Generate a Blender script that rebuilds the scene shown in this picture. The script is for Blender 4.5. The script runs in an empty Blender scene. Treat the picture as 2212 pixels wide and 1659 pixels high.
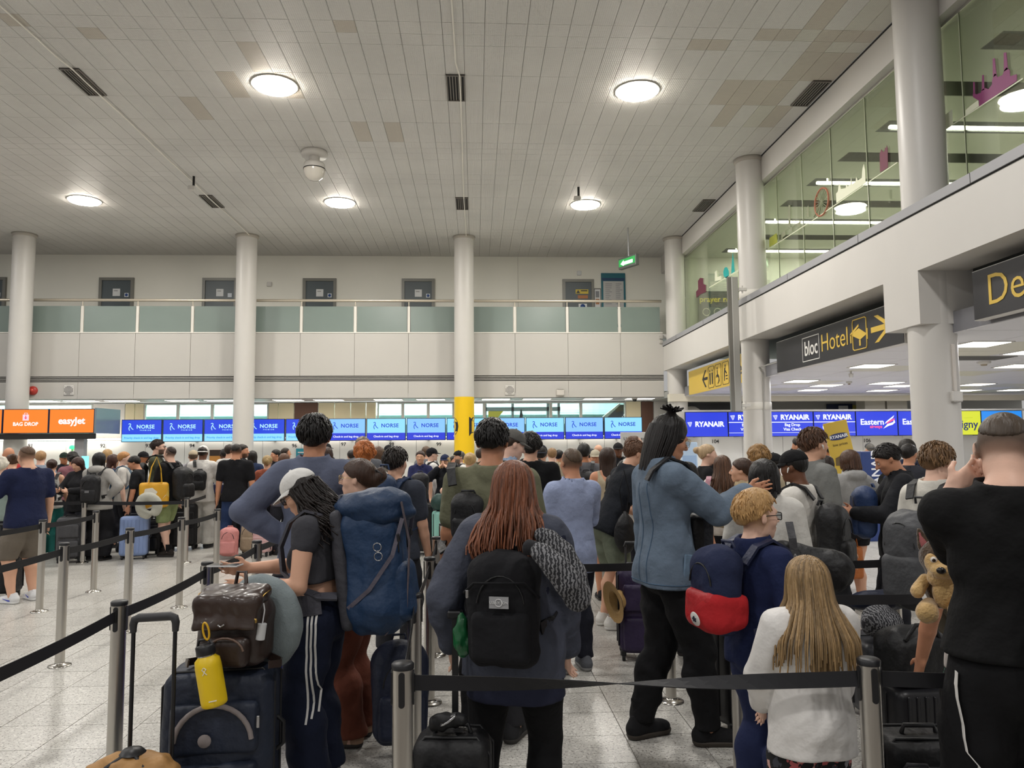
import time
import bpy, math, random
import numpy as np
from mathutils import Vector, Matrix, Euler

SC = bpy.context.scene
COL = SC.collection
rnd = random.Random(7)
ORD = ['first', 'second', 'third', 'fourth', 'fifth', 'sixth', 'seventh', 'eighth', 'ninth', 'tenth', 'eleventh', 'twelfth', 'thirteenth', 'fourteenth', 'fifteenth']
PI = math.pi
# ------------------------------------------------------------------ camera, world, exposure
FW, FH, FPX, CAM_H = 2212, 1659, 1650.0, 1.70
YAW = math.atan(80.5 / FPX); PITCH = math.atan(132.5 / FPX); ROLL = 0.007
_f = Vector((math.sin(YAW) * math.cos(PITCH), math.cos(YAW) * math.cos(PITCH), math.sin(PITCH)))
_r = Vector((math.cos(YAW), -math.sin(YAW), 0)); _u = _r.cross(_f)
_r, _u = _r * math.cos(ROLL) - _u * math.sin(ROLL), _u * math.cos(ROLL) + _r * math.sin(ROLL)
camd = bpy.data.cameras.new('camera'); cam = bpy.data.objects.new('camera', camd); COL.objects.link(cam)
camd.sensor_fit = 'HORIZONTAL'; camd.sensor_width = 36.0; camd.lens = 36.0 * FPX / FW
camd.clip_start = 0.05; camd.clip_end = 200
m = Matrix((_r, _u, -_f)).transposed().to_4x4(); m.translation = (0, 0, CAM_H); cam.matrix_world = m
SC.camera = cam
world = bpy.data.worlds.new('world'); SC.world = world; world.use_nodes = True
world.node_tree.nodes['Background'].inputs[0].default_value = (1.0, 0.985, 0.965, 1)
world.node_tree.nodes['Background'].inputs[1].default_value = 0.40
SC.view_settings.view_transform = 'Standard'; SC.view_settings.look = 'None'
SC.view_settings.exposure = 0.0; SC.view_settings.gamma = 1.0; SC.view_settings.use_curve_mapping = False
SC.cycles.max_bounces = 7; SC.cycles.diffuse_bounces = 4; SC.cycles.glossy_bounces = 3
SC.cycles.transmission_bounces = 4; SC.cycles.transparent_max_bounces = 8
SC.cycles.caustics_reflective = False; SC.cycles.caustics_refractive = False
SC.cycles.sample_clamp_indirect = 4.0
BAY = 6.92; COLX = [-14.18, -7.26, -0.34, 6.55]; COLY = [24.37, 17.45, 10.56]; CEIL = 8.45
LAMP_X = [-17.54, -10.62, -3.72, 3.12]; LAMP_Y = [-6.8, 0.12, 7.04, 13.98, 20.9]
def lamp_disk(x, y, z, r, power, name='hall_light'):
    l = bpy.data.lights.new(name, 'AREA'); l.shape = 'DISK'; l.size = r * 2; l.energy = power; l.color = (1.0, 0.978, 0.95)
    o = bpy.data.objects.new(name, l); o.location = (x, y, z); COL.objects.link(o)
for _x in LAMP_X:
    for _y in LAMP_Y:
        lamp_disk(_x, _y, CEIL - 0.14, 0.38, 172)

def ray(px, py):
    return _f + _r * ((px - FW / 2) / FPX) - _u * ((py - FH / 2) / FPX)
def at_y(px, py, Y):
    v = ray(px, py); t = Y / v.y; return Vector((v.x * t, Y, CAM_H + v.z * t))
def at_x(px, py, X):
    v = ray(px, py); t = X / v.x; return Vector((X, v.y * t, CAM_H + v.z * t))
def at_z(px, py, Z):
    v = ray(px, py); t = (Z - CAM_H) / v.z; return Vector((v.x * t, v.y * t, Z))

# ------------------------------------------------------------------ materials
def lin(c):
    if isinstance(c, str):
        c = [int(c[i:i + 2], 16) / 255 for i in (0, 2, 4)]
    return tuple((x / 12.92 if x <= .04045 else ((x + .055) / 1.055) ** 2.4) for x in c) + (1,)
_M = {}
def mat(name, color, rough=.6, metal=0., spec=.5, emit=0., noise=0., nscale=30., bump=0., bscale=80., stretch=(1, 1, 1), alpha=1., trans=0., coat=0., sheen=0.):
    key = (name, str(color), rough, metal, emit, noise, nscale, bump, bscale, stretch, trans)
    if key in _M: return _M[key]
    m = bpy.data.materials.new(name); m.use_nodes = True; nt = m.node_tree; b = nt.nodes['Principled BSDF']
    c = lin(color)
    b.inputs['Base Color'].default_value = c; b.inputs['Roughness'].default_value = rough
    b.inputs['Metallic'].default_value = metal; b.inputs['Specular IOR Level'].default_value = spec
    if sheen: b.inputs['Sheen Weight'].default_value = sheen; b.inputs['Sheen Roughness'].default_value = .5
    if coat: b.inputs['Coat Weight'].default_value = coat; b.inputs['Coat Roughness'].default_value = .1
    if trans: b.inputs['Transmission Weight'].default_value = trans
    if emit:
        b.inputs['Emission Color'].default_value = c; b.inputs['Emission Strength'].default_value = emit
        if emit >= 1: b.inputs['Base Color'].default_value = (.02, .02, .02, 1)
    if noise or bump:
        tc = nt.nodes.new('ShaderNodeTexCoord'); mp = nt.nodes.new('ShaderNodeMapping'); mp.inputs['Scale'].default_value = stretch
        nt.links.new(tc.outputs['Object'], mp.inputs['Vector'])
    if noise:
        n = nt.nodes.new('ShaderNodeTexNoise'); n.inputs['Scale'].default_value = nscale; n.inputs['Detail'].default_value = 4
        nt.links.new(mp.outputs[0], n.inputs['Vector'])
        mx = nt.nodes.new('ShaderNodeMix'); mx.data_type = 'RGBA'
        mx.inputs['A'].default_value = tuple(x * (1 - noise) for x in c[:3]) + (1,)
        mx.inputs['B'].default_value = tuple(min(1, x * (1 + noise)) for x in c[:3]) + (1,)
        nt.links.new(n.outputs['Fac'], mx.inputs['Factor']); nt.links.new(mx.outputs['Result'], b.inputs['Base Color'])
    if bump:
        n2 = nt.nodes.new('ShaderNodeTexNoise'); n2.inputs['Scale'].default_value = bscale; n2.inputs['Detail'].default_value = 3
        nt.links.new(mp.outputs[0], n2.inputs['Vector'])
        bp = nt.nodes.new('ShaderNodeBump'); bp.inputs['Strength'].default_value = bump; bp.inputs['Distance'].default_value = .02 if 'cloth' in name else .01
        nt.links.new(n2.outputs['Fac'], bp.inputs['Height']); nt.links.new(bp.outputs[0], b.inputs['Normal'])
    _M[key] = m
    return m
def cloth(c, kind='cotton'):
    if kind == 'knit': return mat('knit_cloth', c, .9, noise=.12, nscale=60, bump=.25, bscale=160, spec=.2, sheen=.15)
    if kind == 'denim': return mat('denim_cloth', c, .85, noise=.25, nscale=11, bump=.6, bscale=15, spec=.25)
    if kind == 'nylon': return mat('nylon_cloth', c, .55, noise=.16, nscale=9, bump=.7, bscale=13, spec=.4)
    if kind == 'linen': return mat('linen_cloth', c, .8, noise=.14, nscale=14, bump=.9, bscale=13, spec=.25)
    return mat('cotton_cloth', c, .88, noise=.16, nscale=9, bump=.6, bscale=14, spec=.25)
def skin(c): return mat('skin', c, .5, noise=.07, nscale=18, bump=.06, bscale=120, spec=.4)
def hairm(c): 
    key = ('hairm', c)
    if key in _M: return _M[key]
    m = mat('hair_strands', c, .42, noise=.45, nscale=55, bump=.7, bscale=75, stretch=(1, 1, .14), spec=.35)
    nt = m.node_tree; b = nt.nodes['Principled BSDF']; L = b.inputs['Base Color'].links[0].from_socket
    at = nt.nodes.new('ShaderNodeAttribute'); at.attribute_name = 'lock'
    mx = nt.nodes.new('ShaderNodeMix'); mx.data_type = 'RGBA'; mx.blend_type = 'MULTIPLY'; mx.inputs['Factor'].default_value = 1
    ma = nt.nodes.new('ShaderNodeMath'); ma.operation = 'MULTIPLY_ADD'; ma.inputs[1].default_value = .95; ma.inputs[2].default_value = .55
    nt.links.new(at.outputs['Fac'], ma.inputs[0]); nt.links.new(L, mx.inputs['A']); nt.links.new(ma.outputs[0], mx.inputs['B'])
    nt.links.new(mx.outputs['Result'], b.inputs['Base Color']); _M[key] = m
    return m

# ------------------------------------------------------------------ objects
def obj(name, me, material=None, parent=None, loc=None, rot=None, scale=None):
    o = bpy.data.objects.new(name, me); COL.objects.link(o)
    if parent is not None: o.parent = parent
    if loc is not None: o.location = loc
    if rot is not None: o.rotation_euler = rot
    if scale is not None: o.scale = scale if hasattr(scale, '__len__') else (scale,) * 3
    if material is not None and me is not None:
        if len(me.materials) == 0: me.materials.append(material)
        elif me.materials[0] is not material:
            o.material_slots[0].link = 'OBJECT'; o.material_slots[0].material = material
    return o
def tag(o, label, cat, group=None):
    o['label'] = label; o['category'] = cat
    if group: o['group'] = group
    return o
def thing(name, label, cat, loc=(0, 0, 0), rotz=0, group=None):
    o = bpy.data.objects.new(name, None); COL.objects.link(o); o.location = loc; o.rotation_euler = (0, 0, rotz)
    o.empty_display_size = .1
    return tag(o, label, cat, group)
def struct(name, me, material):
    o = obj(name, me, material); o['kind'] = 'structure'; return o

# ------------------------------------------------------------------ mesh builder
class MB:
    def __init__(s): s.v = []; s.f = []; s.sm = []
    def add(s, vs, fs, smooth=False):
        b = len(s.v); s.v += [tuple(v) for v in vs]; s.f += [tuple(i + b for i in f) for f in fs]; s.sm += [smooth] * len(fs); return s
    def box(s, x0, y0, z0, x1, y1, z1, bev=0):
        if bev:
            e = bev
            ring = lambda z, i: [(x0 + i + e, y0 + i, z), (x1 - i - e, y0 + i, z), (x1 - i, y0 + i + e, z), (x1 - i, y1 - i - e, z), (x1 - i - e, y1 - i, z), (x0 + i + e, y1 - i, z), (x0 + i, y1 - i - e, z), (x0 + i, y0 + i + e, z)]
            vs = ring(z0, e * .5) + ring(z0 + e, 0) + ring(z1 - e, 0) + ring(z1, e * .5)
            fs = [tuple(range(7, -1, -1)), tuple(range(24, 32))]
            for k in range(3):
                for i in range(8): fs.append((k * 8 + i, k * 8 + (i + 1) % 8, k * 8 + 8 + (i + 1) % 8, k * 8 + 8 + i))
            return s.add(vs, fs)
        vs = [(x0, y0, z0), (x1, y0, z0), (x1, y1, z0), (x0, y1, z0), (x0, y0, z1), (x1, y0, z1), (x1, y1, z1), (x0, y1, z1)]
        return s.add(vs, [(3, 2, 1, 0), (4, 5, 6, 7), (0, 1, 5, 4), (1, 2, 6, 5), (2, 3, 7, 6), (3, 0, 4, 7)])
    def cyl(s, a, b, ra, rb=None, n=16, caps=True, smooth=True):
        rb = ra if rb is None else rb; a = Vector(a); b = Vector(b); d = (b - a).normalized()
        x = d.orthogonal().normalized(); y = d.cross(x)
        vs = [p + (x * math.cos(2 * PI * i / n) + y * math.sin(2 * PI * i / n)) * r for p, r in ((a, ra), (b, rb)) for i in range(n)]
        s.add(vs, [(i, (i + 1) % n, n + (i + 1) % n, n + i) for i in range(n)], smooth)
        if caps: s.add(vs, [tuple(range(n - 1, -1, -1)), tuple(range(n, 2 * n))])
        return s
    def tube(s, pts, r, n=8, closed=False, caps=True, flat=1.0):
        pts = [Vector(p) for p in pts]; N = len(pts); rs = r if hasattr(r, '__len__') else [r] * N
        vs = []; prev = None
        for i, p in enumerate(pts):
            t = (pts[(i + 1) % N] - pts[i - 1]) if (closed or 0 < i < N - 1) else (pts[1] - pts[0] if i == 0 else pts[-1] - pts[-2])
            t.normalize()
            x = t.orthogonal().normalized() if prev is None else (prev - t * prev.dot(t)).normalized()
            prev = x; y = t.cross(x)
            vs += [p + (x * math.cos(2 * PI * k / n) + y * math.sin(2 * PI * k / n) * flat) * rs[i] for k in range(n)]
        fs = []
        for i in range(N if closed else N - 1):
            j = (i + 1) % N
            fs += [(i * n + k, i * n + (k + 1) % n, j * n + (k + 1) % n, j * n + k) for k in range(n)]
        s.add(vs, fs, True)
        if caps and not closed: s.add(vs, [tuple(range(n - 1, -1, -1)), tuple(range((N - 1) * n, N * n))])
        return s
    def lathe(s, prof, c=(0, 0, 0), n=24, smooth=True):
        vs = [(c[0] + r * math.cos(2 * PI * k / n), c[1] + r * math.sin(2 * PI * k / n), c[2] + z) for r, z in prof for k in range(n)]
        fs = [(i * n + k, i * n + (k + 1) % n, (i + 1) * n + (k + 1) % n, (i + 1) * n + k) for i in range(len(prof) - 1) for k in range(n)]
        return s.add(vs, fs, smooth)
    def prism(s, poly, y0, y1, axes='xz'):
        n = len(poly)
        if axes == 'xz': vs = [(p[0], y0, p[1]) for p in poly] + [(p[0], y1, p[1]) for p in poly]
        elif axes == 'xy': vs = [(p[0], p[1], y0) for p in poly] + [(p[0], p[1], y1) for p in poly]
        else: vs = [(y0, p[0], p[1]) for p in poly] + [(y1, p[0], p[1]) for p in poly]
        return s.add(vs, [tuple(range(n)), tuple(range(2 * n - 1, n - 1, -1))] + [(i, i + n, (i + 1) % n + n, (i + 1) % n) for i in range(n)])
    def ribbon(s, pts, ups, w, th=.002):
        """flat strap along pts with its width along ups"""
        n = len(pts); P = [Vector(p) for p in pts]; vs = []
        for i in range(n):
            t = (P[min(i + 1, n - 1)] - P[max(i - 1, 0)]).normalized(); u = Vector(ups[i]); u = (u - t * u.dot(t)).normalized(); nn = t.cross(u) * th
            vs += [P[i] + u * w / 2 + nn, P[i] - u * w / 2 + nn, P[i] - u * w / 2 - nn, P[i] + u * w / 2 - nn]
        fs = [(0, 1, 2, 3), tuple(4 * (n - 1) + k for k in (3, 2, 1, 0))]
        for i in range(n - 1):
            fs += [(4 * i + k, 4 * (i + 1) + k, 4 * (i + 1) + (k + 1) % 4, 4 * i + (k + 1) % 4) for k in range(4)]
        return s.add(vs, fs, False)
    def mesh(s, name='mesh'):
        me = bpy.data.meshes.new(name); me.from_pydata(s.v, [], s.f)
        me.polygons.foreach_set('use_smooth', s.sm); me.update(); return me
    def obj(s, name, material, parent=None, **k):
        me = s.mesh(name); return obj(name, me, material, parent, **k)
def boxm(*a, **k): return MB().box(*a, **k)

_TX = {}
def text_mesh(t, size=1., depth=.004, bold=0., align='CENTER', shear=0., spacing=1.):
    key = (t, size, depth, bold, align, shear, spacing)
    if key in _TX: return _TX[key]
    c = bpy.data.curves.new('text', 'FONT'); c.body = t; c.size = size; c.extrude = depth; c.offset = bold * size
    c.align_x = align; c.align_y = 'CENTER'; c.shear = shear; c.space_character = spacing; c.resolution_u = 3
    o = bpy.data.objects.new('text', c); me0 = o.to_mesh()
    me = me0.copy(); me.materials.clear()
    o.to_mesh_clear(); bpy.data.objects.remove(o); bpy.data.curves.remove(c)
    _TX[key] = me
    return me
def text(name, t, size, material, parent, loc, rot=(PI / 2, 0, 0), **k):
    me = text_mesh(t, size, **k).copy(); me.materials.append(material)
    return obj(name, me, None, parent, loc=loc, rot=rot)

# ------------------------------------------------------------------ distance fields -> one continuous mesh
def rotm(e): return np.array(Euler(e).to_matrix(), dtype=np.float32)
class Field:
    def __init__(s, lo, hi, h):
        s.h = h; s.lo = np.array(lo, np.float32) - 2 * h; n = np.ceil((np.array(hi) + 2 * h - s.lo) / h).astype(int) + 1
        s.n = n; s.D = np.full(tuple(n), 9., np.float32); s.ax = [s.lo[i] + h * np.arange(n[i], dtype=np.float32) for i in range(3)]
    def sub(s, lo, hi, k):
        sl = []
        for i in range(3):
            a = int(max(0, math.floor((lo[i] - k - 2.5 * s.h - s.lo[i]) / s.h))); b = int(min(s.n[i], math.ceil((hi[i] + k + 2.5 * s.h - s.lo[i]) / s.h) + 1))
            if b <= a: return None, None
            sl.append(slice(a, b))
        X = s.ax[0][sl[0]][:, None, None]; Y = s.ax[1][sl[1]][None, :, None]; Z = s.ax[2][sl[2]][None, None, :]
        return tuple(sl), (X, Y, Z)
    def mix(s, sl, d, k, cut):
        a = s.D[sl]
        if cut:
            if k > 0:
                h = np.clip(.5 - .5 * (a + d) / k, 0, 1); s.D[sl] = a * (1 - h) - d * h + k * h * (1 - h)
            else: s.D[sl] = np.maximum(a, -d)
        else:
            if k > 0:
                h = np.clip(.5 + .5 * (a - d) / k, 0, 1); s.D[sl] = a * (1 - h) + d * h - k * h * (1 - h)
            else: s.D[sl] = np.minimum(a, d)
    def cap(s, a, b, ra, rb=None, k=.02, cut=False, sq=None):
        """cone capsule; sq=(axis vector, factor) flattens it across that axis"""
        rb = ra if rb is None else rb; a = np.array(a, np.float32); b = np.array(b, np.float32); R = max(ra, rb)
        sl, G = s.sub(np.minimum(a, b) - R, np.maximum(a, b) + R, k)
        if sl is None: return s
        d = b - a; L2 = float(d @ d) + 1e-9
        px, py, pz = G[0] - a[0], G[1] - a[1], G[2] - a[2]
        t = np.clip((px * d[0] + py * d[1] + pz * d[2]) / L2, 0, 1)
        qx, qy, qz = px - t * d[0], py - t * d[1], pz - t * d[2]
        q2 = qx * qx + qy * qy + qz * qz
        if sq is not None:
            w = np.array(sq[0], np.float32); w = w / np.linalg.norm(w); c = qx * w[0] + qy * w[1] + qz * w[2]; q2 = q2 + c * c * (1 / sq[1] ** 2 - 1)
        s.mix(sl, np.sqrt(q2) - (ra + (rb - ra) * t), k, cut); return s
    def ell(s, c, r, rot=None, k=.02, cut=False):
        c = np.array(c, np.float32); R = max(r) if rot is not None else None
        rr = np.array(r, np.float32)
        lo = c - (R if R else rr); hi = c + (R if R else rr)
        sl, G = s.sub(lo, hi, k)
        if sl is None: return s
        x, y, z = G[0] - c[0], G[1] - c[1], G[2] - c[2]
        if rot is not None:
            M = rot if isinstance(rot, np.ndarray) else rotm(rot)
            x, y, z = M[0, 0] * x + M[1, 0] * y + M[2, 0] * z, M[0, 1] * x + M[1, 1] * y + M[2, 1] * z, M[0, 2] * x + M[1, 2] * y + M[2, 2] * z
        k0 = np.sqrt((x / r[0]) ** 2 + (y / r[1]) ** 2 + (z / r[2]) ** 2) + 1e-6
        k1 = np.sqrt((x / r[0] ** 2) ** 2 + (y / r[1] ** 2) ** 2 + (z / r[2] ** 2) ** 2) + 1e-6
        s.mix(sl, k0 * (k0 - 1) / k1, k, cut); return s
    def box(s, c, half, r=.01, rot=None, k=.0, cut=False):
        c = np.array(c, np.float32); R = float(np.linalg.norm(half)) if rot is not None else np.array(half)
        sl, G = s.sub(c - R, c + R, k)
        if sl is None: return s
        x, y, z = G[0] - c[0], G[1] - c[1], G[2] - c[2]
        if rot is not None:
            M = rot if isinstance(rot, np.ndarray) else rotm(rot)
            x, y, z = M[0, 0] * x + M[1, 0] * y + M[2, 0] * z, M[0, 1] * x + M[1, 1] * y + M[2, 1] * z, M[0, 2] * x + M[1, 2] * y + M[2, 2] * z
        qx, qy, qz = np.abs(x) - half[0] + r, np.abs(y) - half[1] + r, np.abs(z) - half[2] + r
        d = np.sqrt(np.maximum(qx, 0) ** 2 + np.maximum(qy, 0) ** 2 + np.maximum(qz, 0) ** 2) + np.minimum(np.maximum(qx, np.maximum(qy, qz)), 0) - r
        s.mix(sl, d, k, cut); return s
    def plane(s, p, n):
        """keep the side where (x-p).n <= 0"""
        n = np.array(n, np.float32); n = n / np.linalg.norm(n)
        d = (s.ax[0][:, None, None] - p[0]) * n[0] + (s.ax[1][None, :, None] - p[1]) * n[1] + (s.ax[2][None, None, :] - p[2]) * n[2]
        s.D = np.maximum(s.D, d); return s
    def wrinkle(s, amp, freq=1., seed=0, vert=.5, out=0.):
        r = random.Random(seed); X, Y, Z = s.ax[0][:, None, None], s.ax[1][None, :, None], s.ax[2][None, None, :]; w = 0
        for i in range(4):
            f = freq * (28 + 17 * i); a, b, c = r.uniform(-1, 1) * f, r.uniform(-1, 1) * f, r.uniform(-1, 1) * f * vert
            p1, p2 = r.uniform(0, 6), r.uniform(0, 6)
            w = w + np.sin(X * a + Y * b + Z * c + p1 + 1.4 * np.sin(X * b * .6 + Y * c * .6 - Z * a * .5 + p2)) / (1 + i * .6)
        s.D = s.D + amp * .6 * (w.astype(np.float32) - out); return s
    def mesh(s, name='mesh', smooth=1):
        D = s.D; S = D < 0; nx, ny, nz = D.shape
        cs = np.zeros((nx - 1, ny - 1, nz - 1), np.int8)
        for i in (0, 1):
            for j in (0, 1):
                for k in (0, 1): cs += S[i:nx - 1 + i, j:ny - 1 + j, k:nz - 1 + k]
        act = np.argwhere((cs > 0) & (cs < 8)); N = len(act)
        me = bpy.data.meshes.new(name)
        if N == 0: return me
        off = np.array([(i, j, k) for i in (0, 1) for j in (0, 1) for k in (0, 1)])
        V = np.stack([D[act[:, 0] + o[0], act[:, 1] + o[1], act[:, 2] + o[2]] for o in off], 1)
        pos = np.zeros((N, 3), np.float32); cnt = np.zeros((N, 1), np.float32)
        for a in range(8):
            for ax in range(3):
                if off[a][ax] == 0:
                    b = a + (4, 2, 1)[ax]; va, vb = V[:, a], V[:, b]; mk = (va < 0) != (vb < 0)
                    t = np.where(mk, va / np.where(mk, va - vb, 1), 0)
                    p = np.tile(off[a].astype(np.float32), (N, 1)); p[:, ax] += t
                    pos += p * mk[:, None]; cnt += mk[:, None]
        pos = s.lo + s.h * (act + pos / cnt)
        idx = np.full(cs.shape, -1, np.int32); idx[act[:, 0], act[:, 1], act[:, 2]] = np.arange(N)
        Q = []
        for ax in range(3):
            o1, o2 = [(1, 2), (2, 0), (0, 1)][ax]
            a = np.take(S, range(D.shape[ax] - 1), ax); b = np.take(S, range(1, D.shape[ax]), ax)
            e = np.argwhere(a != b); e = e[(e[:, o1] > 0) & (e[:, o2] > 0) & (e[:, o1] < D.shape[o1] - 1) & (e[:, o2] < D.shape[o2] - 1)]
            if len(e) == 0: continue
            fl = a[e[:, 0], e[:, 1], e[:, 2]]
            def g(d1, d2):
                q = e.copy(); q[:, o1] += d1; q[:, o2] += d2; return idx[q[:, 0], q[:, 1], q[:, 2]]
            q = np.stack([g(-1, -1), g(0, -1), g(0, 0), g(-1, 0)], 1); q[~fl] = q[~fl][:, ::-1]; Q.append(q)
        Q = np.concatenate(Q); Q = Q[(Q >= 0).all(1)]
        for _ in range(smooth):
            acc = np.zeros_like(pos); c2 = np.zeros(N, np.float32)
            for i in range(4):
                np.add.at(acc, Q[:, i], pos[Q[:, (i + 1) % 4]]); np.add.at(c2, Q[:, i], 1)
                np.add.at(acc, Q[:, i], pos[Q[:, i - 1]]); np.add.at(c2, Q[:, i], 1)
            av = acc / np.maximum(c2, 1)[:, None]; pos = pos * .5 + av * .5
        F = len(Q); me.vertices.add(N); me.vertices.foreach_set('co', pos.astype(np.float32).ravel())
        me.loops.add(4 * F); me.loops.foreach_set('vertex_index', Q.astype(np.int32).ravel())
        me.polygons.add(F); me.polygons.foreach_set('loop_start', np.arange(0, 4 * F, 4, dtype=np.int32))
        me.polygons.foreach_set('use_smooth', np.ones(F, bool)); me.update(calc_edges=True)
        return me
# ================================================================== THE HALL
WHITE = mat('white_paint', 'c6c3be', .55, noise=.03, nscale=2.0, spec=.4)
WHITE2 = mat('white_column_paint', 'c5c2bd', .42, noise=.02, nscale=3, spec=.5)
GREYP = mat('grey_trim', '8f8f92', .45); DARK = mat('dark_gap', '1d1c1b', .8); STEEL = mat('brushed_steel', 'c6c2bb', .33, metal=1, noise=.1, nscale=40, stretch=(1, 1, .02))
BLACKP = mat('black_plastic', '17171a', .42); ALU = mat('pale_metal', 'b9b6ae', .35, metal=.6)
EMW = lambda s=8.: mat('lamp_glow', 'fff6e8', emit=s)
def terrazzo():
    m = mat('terrazzo', 'cbc5bb', .3, spec=.45); nt = m.node_tree; b = nt.nodes['Principled BSDF']
    g = nt.nodes.new('ShaderNodeNewGeometry'); base = None
    prev = None
    for sc, th, colr in ((38, .60, 'd6d3cc'), (62, .635, '8d8882'), (85, .66, '5a5550')):
        n = nt.nodes.new('ShaderNodeTexNoise'); n.inputs['Scale'].default_value = sc; n.inputs['Detail'].default_value = 1; nt.links.new(g.outputs['Position'], n.inputs['Vector'])
        r = nt.nodes.new('ShaderNodeMath'); r.operation = 'GREATER_THAN'; r.inputs[1].default_value = th; nt.links.new(n.outputs['Fac'], r.inputs[0])
        mx = nt.nodes.new('ShaderNodeMix'); mx.data_type = 'RGBA'; mx.inputs['B'].default_value = lin(colr); nt.links.new(r.outputs[0], mx.inputs['Factor'])
        if prev is None: mx.inputs['A'].default_value = lin('c3c0b9')
        else: nt.links.new(prev, mx.inputs['A'])
        prev = mx.outputs['Result']
    oi = nt.nodes.new('ShaderNodeObjectInfo'); mm = nt.nodes.new('ShaderNodeMath'); mm.operation = 'MULTIPLY_ADD'; mm.inputs[1].default_value = .1; mm.inputs[2].default_value = .92
    nt.links.new(oi.outputs['Random'], mm.inputs[0])
    mx = nt.nodes.new('ShaderNodeMix'); mx.data_type = 'RGBA'; mx.blend_type = 'MULTIPLY'; mx.inputs['Factor'].default_value = 1
    nt.links.new(prev, mx.inputs['A']); nt.links.new(mm.outputs[0], mx.inputs['B']); nt.links.new(mx.outputs['Result'], b.inputs['Base Color'])
    return m
TERR = terrazzo()
def in_view(p, mx=60):
    d = Vector(p) - Vector((0, 0, CAM_H)); z = d.dot(_f)
    if z < .5: return False
    x = FW / 2 + FPX * d.dot(_r) / z; y = FH / 2 - FPX * d.dot(_u) / z
    return -mx < x < FW + mx and -mx < y < FH + mx
def tiled(parent, name, xs, ys, z0, z1, gap, mats, limit=300, tint=None):
    cells = []
    for i in range(len(xs) - 1):
        for j in range(len(ys) - 1):
            c = ((xs[i] + xs[i + 1]) / 2, (ys[j] + ys[j + 1]) / 2, (z0 + z1) / 2)
            cells.append((c, xs[i + 1] - xs[i] - gap, ys[j + 1] - ys[j] - gap))
    cells = [c for c in cells]
    vis = sorted([c for c in cells if in_view(c[0])], key=lambda c: (Vector(c[0]) - Vector((0, 0, CAM_H))).length)
    near = vis[:limit]; ids = set(id(c) for c in near); cache = {}
    for c, w, d in near:
        k = (round(w, 3), round(d, 3))
        if k not in cache: cache[k] = boxm(-w / 2, -d / 2, -(z1 - z0) / 2, w / 2, d / 2, (z1 - z0) / 2).mesh(name)
        mt = mats[0] if tint is None else mats[tint(c)]
        obj(name, cache[k], mt, parent, loc=(c[0], c[1], c[2] + rnd.uniform(-.0006, .0006)))
    rest = MB()
    for c in cells:
        if id(c) in ids: continue
        (cx, cy, cz), w, d = c; rest.box(cx - w / 2, cy - d / 2, z0, cx + w / 2, cy + d / 2, z1)
    o = rest.obj(name, mats[0], parent); o['kind'] = 'stuff'
GROUT = mat('grout', '756f68', .8)
fl = boxm(-26, -12, -.2, 20, 31, -.006).mesh('floor'); floor = struct('floor', fl, GROUT)
tiled(floor, 'floor_tile', [.87 + .42 * k for k in range(-42, 32)], [4.212 + .388 * k for k in range(-6, 56)], -.03, 0, .005, [TERR])
# ---- ceiling with metal tiles
def ceil_mat(c):
    m = mat('ceiling_tile_metal', c, .58, spec=.5); nt = m.node_tree; b = nt.nodes['Principled BSDF']
    g = nt.nodes.new('ShaderNodeNewGeometry'); sp = nt.nodes.new('ShaderNodeSeparateXYZ'); nt.links.new(g.outputs['Position'], sp.inputs[0]); hs = []
    for k in 'XY':
        a = nt.nodes.new('ShaderNodeMath'); a.operation = 'MULTIPLY'; a.inputs[1].default_value = 2 * PI / .0346; nt.links.new(sp.outputs[k], a.inputs[0])
        s_ = nt.nodes.new('ShaderNodeMath'); s_.operation = 'SINE'; nt.links.new(a.outputs[0], s_.inputs[0]); hs.append(s_)
    mxx = nt.nodes.new('ShaderNodeMath'); mxx.operation = 'MAXIMUM'; nt.links.new(hs[0].outputs[0], mxx.inputs[0]); nt.links.new(hs[1].outputs[0], mxx.inputs[1])
    bp = nt.nodes.new('ShaderNodeBump'); bp.inputs['Strength'].default_value = .55; bp.inputs['Distance'].default_value = .004; nt.links.new(mxx.outputs[0], bp.inputs['Height']); nt.links.new(bp.outputs[0], b.inputs['Normal'])
    n = nt.nodes.new('ShaderNodeTexNoise'); n.inputs['Scale'].default_value = .8; n.inputs['Detail'].default_value = 5; nt.links.new(g.outputs['Position'], n.inputs['Vector'])
    mx = nt.nodes.new('ShaderNodeMix'); mx.data_type = 'RGBA'; cc = lin(c); mx.inputs['A'].default_value = tuple(x * .86 for x in cc[:3]) + (1,); mx.inputs['B'].default_value = tuple(x * 1.1 for x in cc[:3]) + (1,)
    nt.links.new(n.outputs['Fac'], mx.inputs['Factor']); nt.links.new(mx.outputs['Result'], b.inputs['Base Color'])
    return m
CM = [ceil_mat('cccac6'), ceil_mat('bbb4a9'), ceil_mat('c6c4bb')]
ce = boxm(-26, -12, CEIL + .035, 6.72, 27.1, CEIL + .3).mesh('ceiling'); ceiling = struct('ceiling', ce, mat('ceiling_void', '57544f', .9))
xs = [-.34 - .173 + .346 * k for k in range(-60, 21)] + [6.72]
ys = []
for b0 in (COLY[2] - BAY, COLY[2], COLY[1], COLY[0]):
    ys += [b0 - .19, b0 + .19, b0 + 1.19, b0 + 1.55, b0 + 1.90, b0 + 2.94, b0 + 3.98, b0 + 5.02, b0 + 6.06, b0 + 6.4]
ys = sorted(y for y in ys if y < 27.0) + [27.0]
tiled(ceiling, 'ceiling_tile', xs, ys, CEIL, CEIL + .03, .007, CM, tint=lambda c: (1 if rnd.random() < .5 else 2) if c[0] > 4.6 and rnd.random() < .55 else (0 if rnd.random() > .04 else 1))
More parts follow.
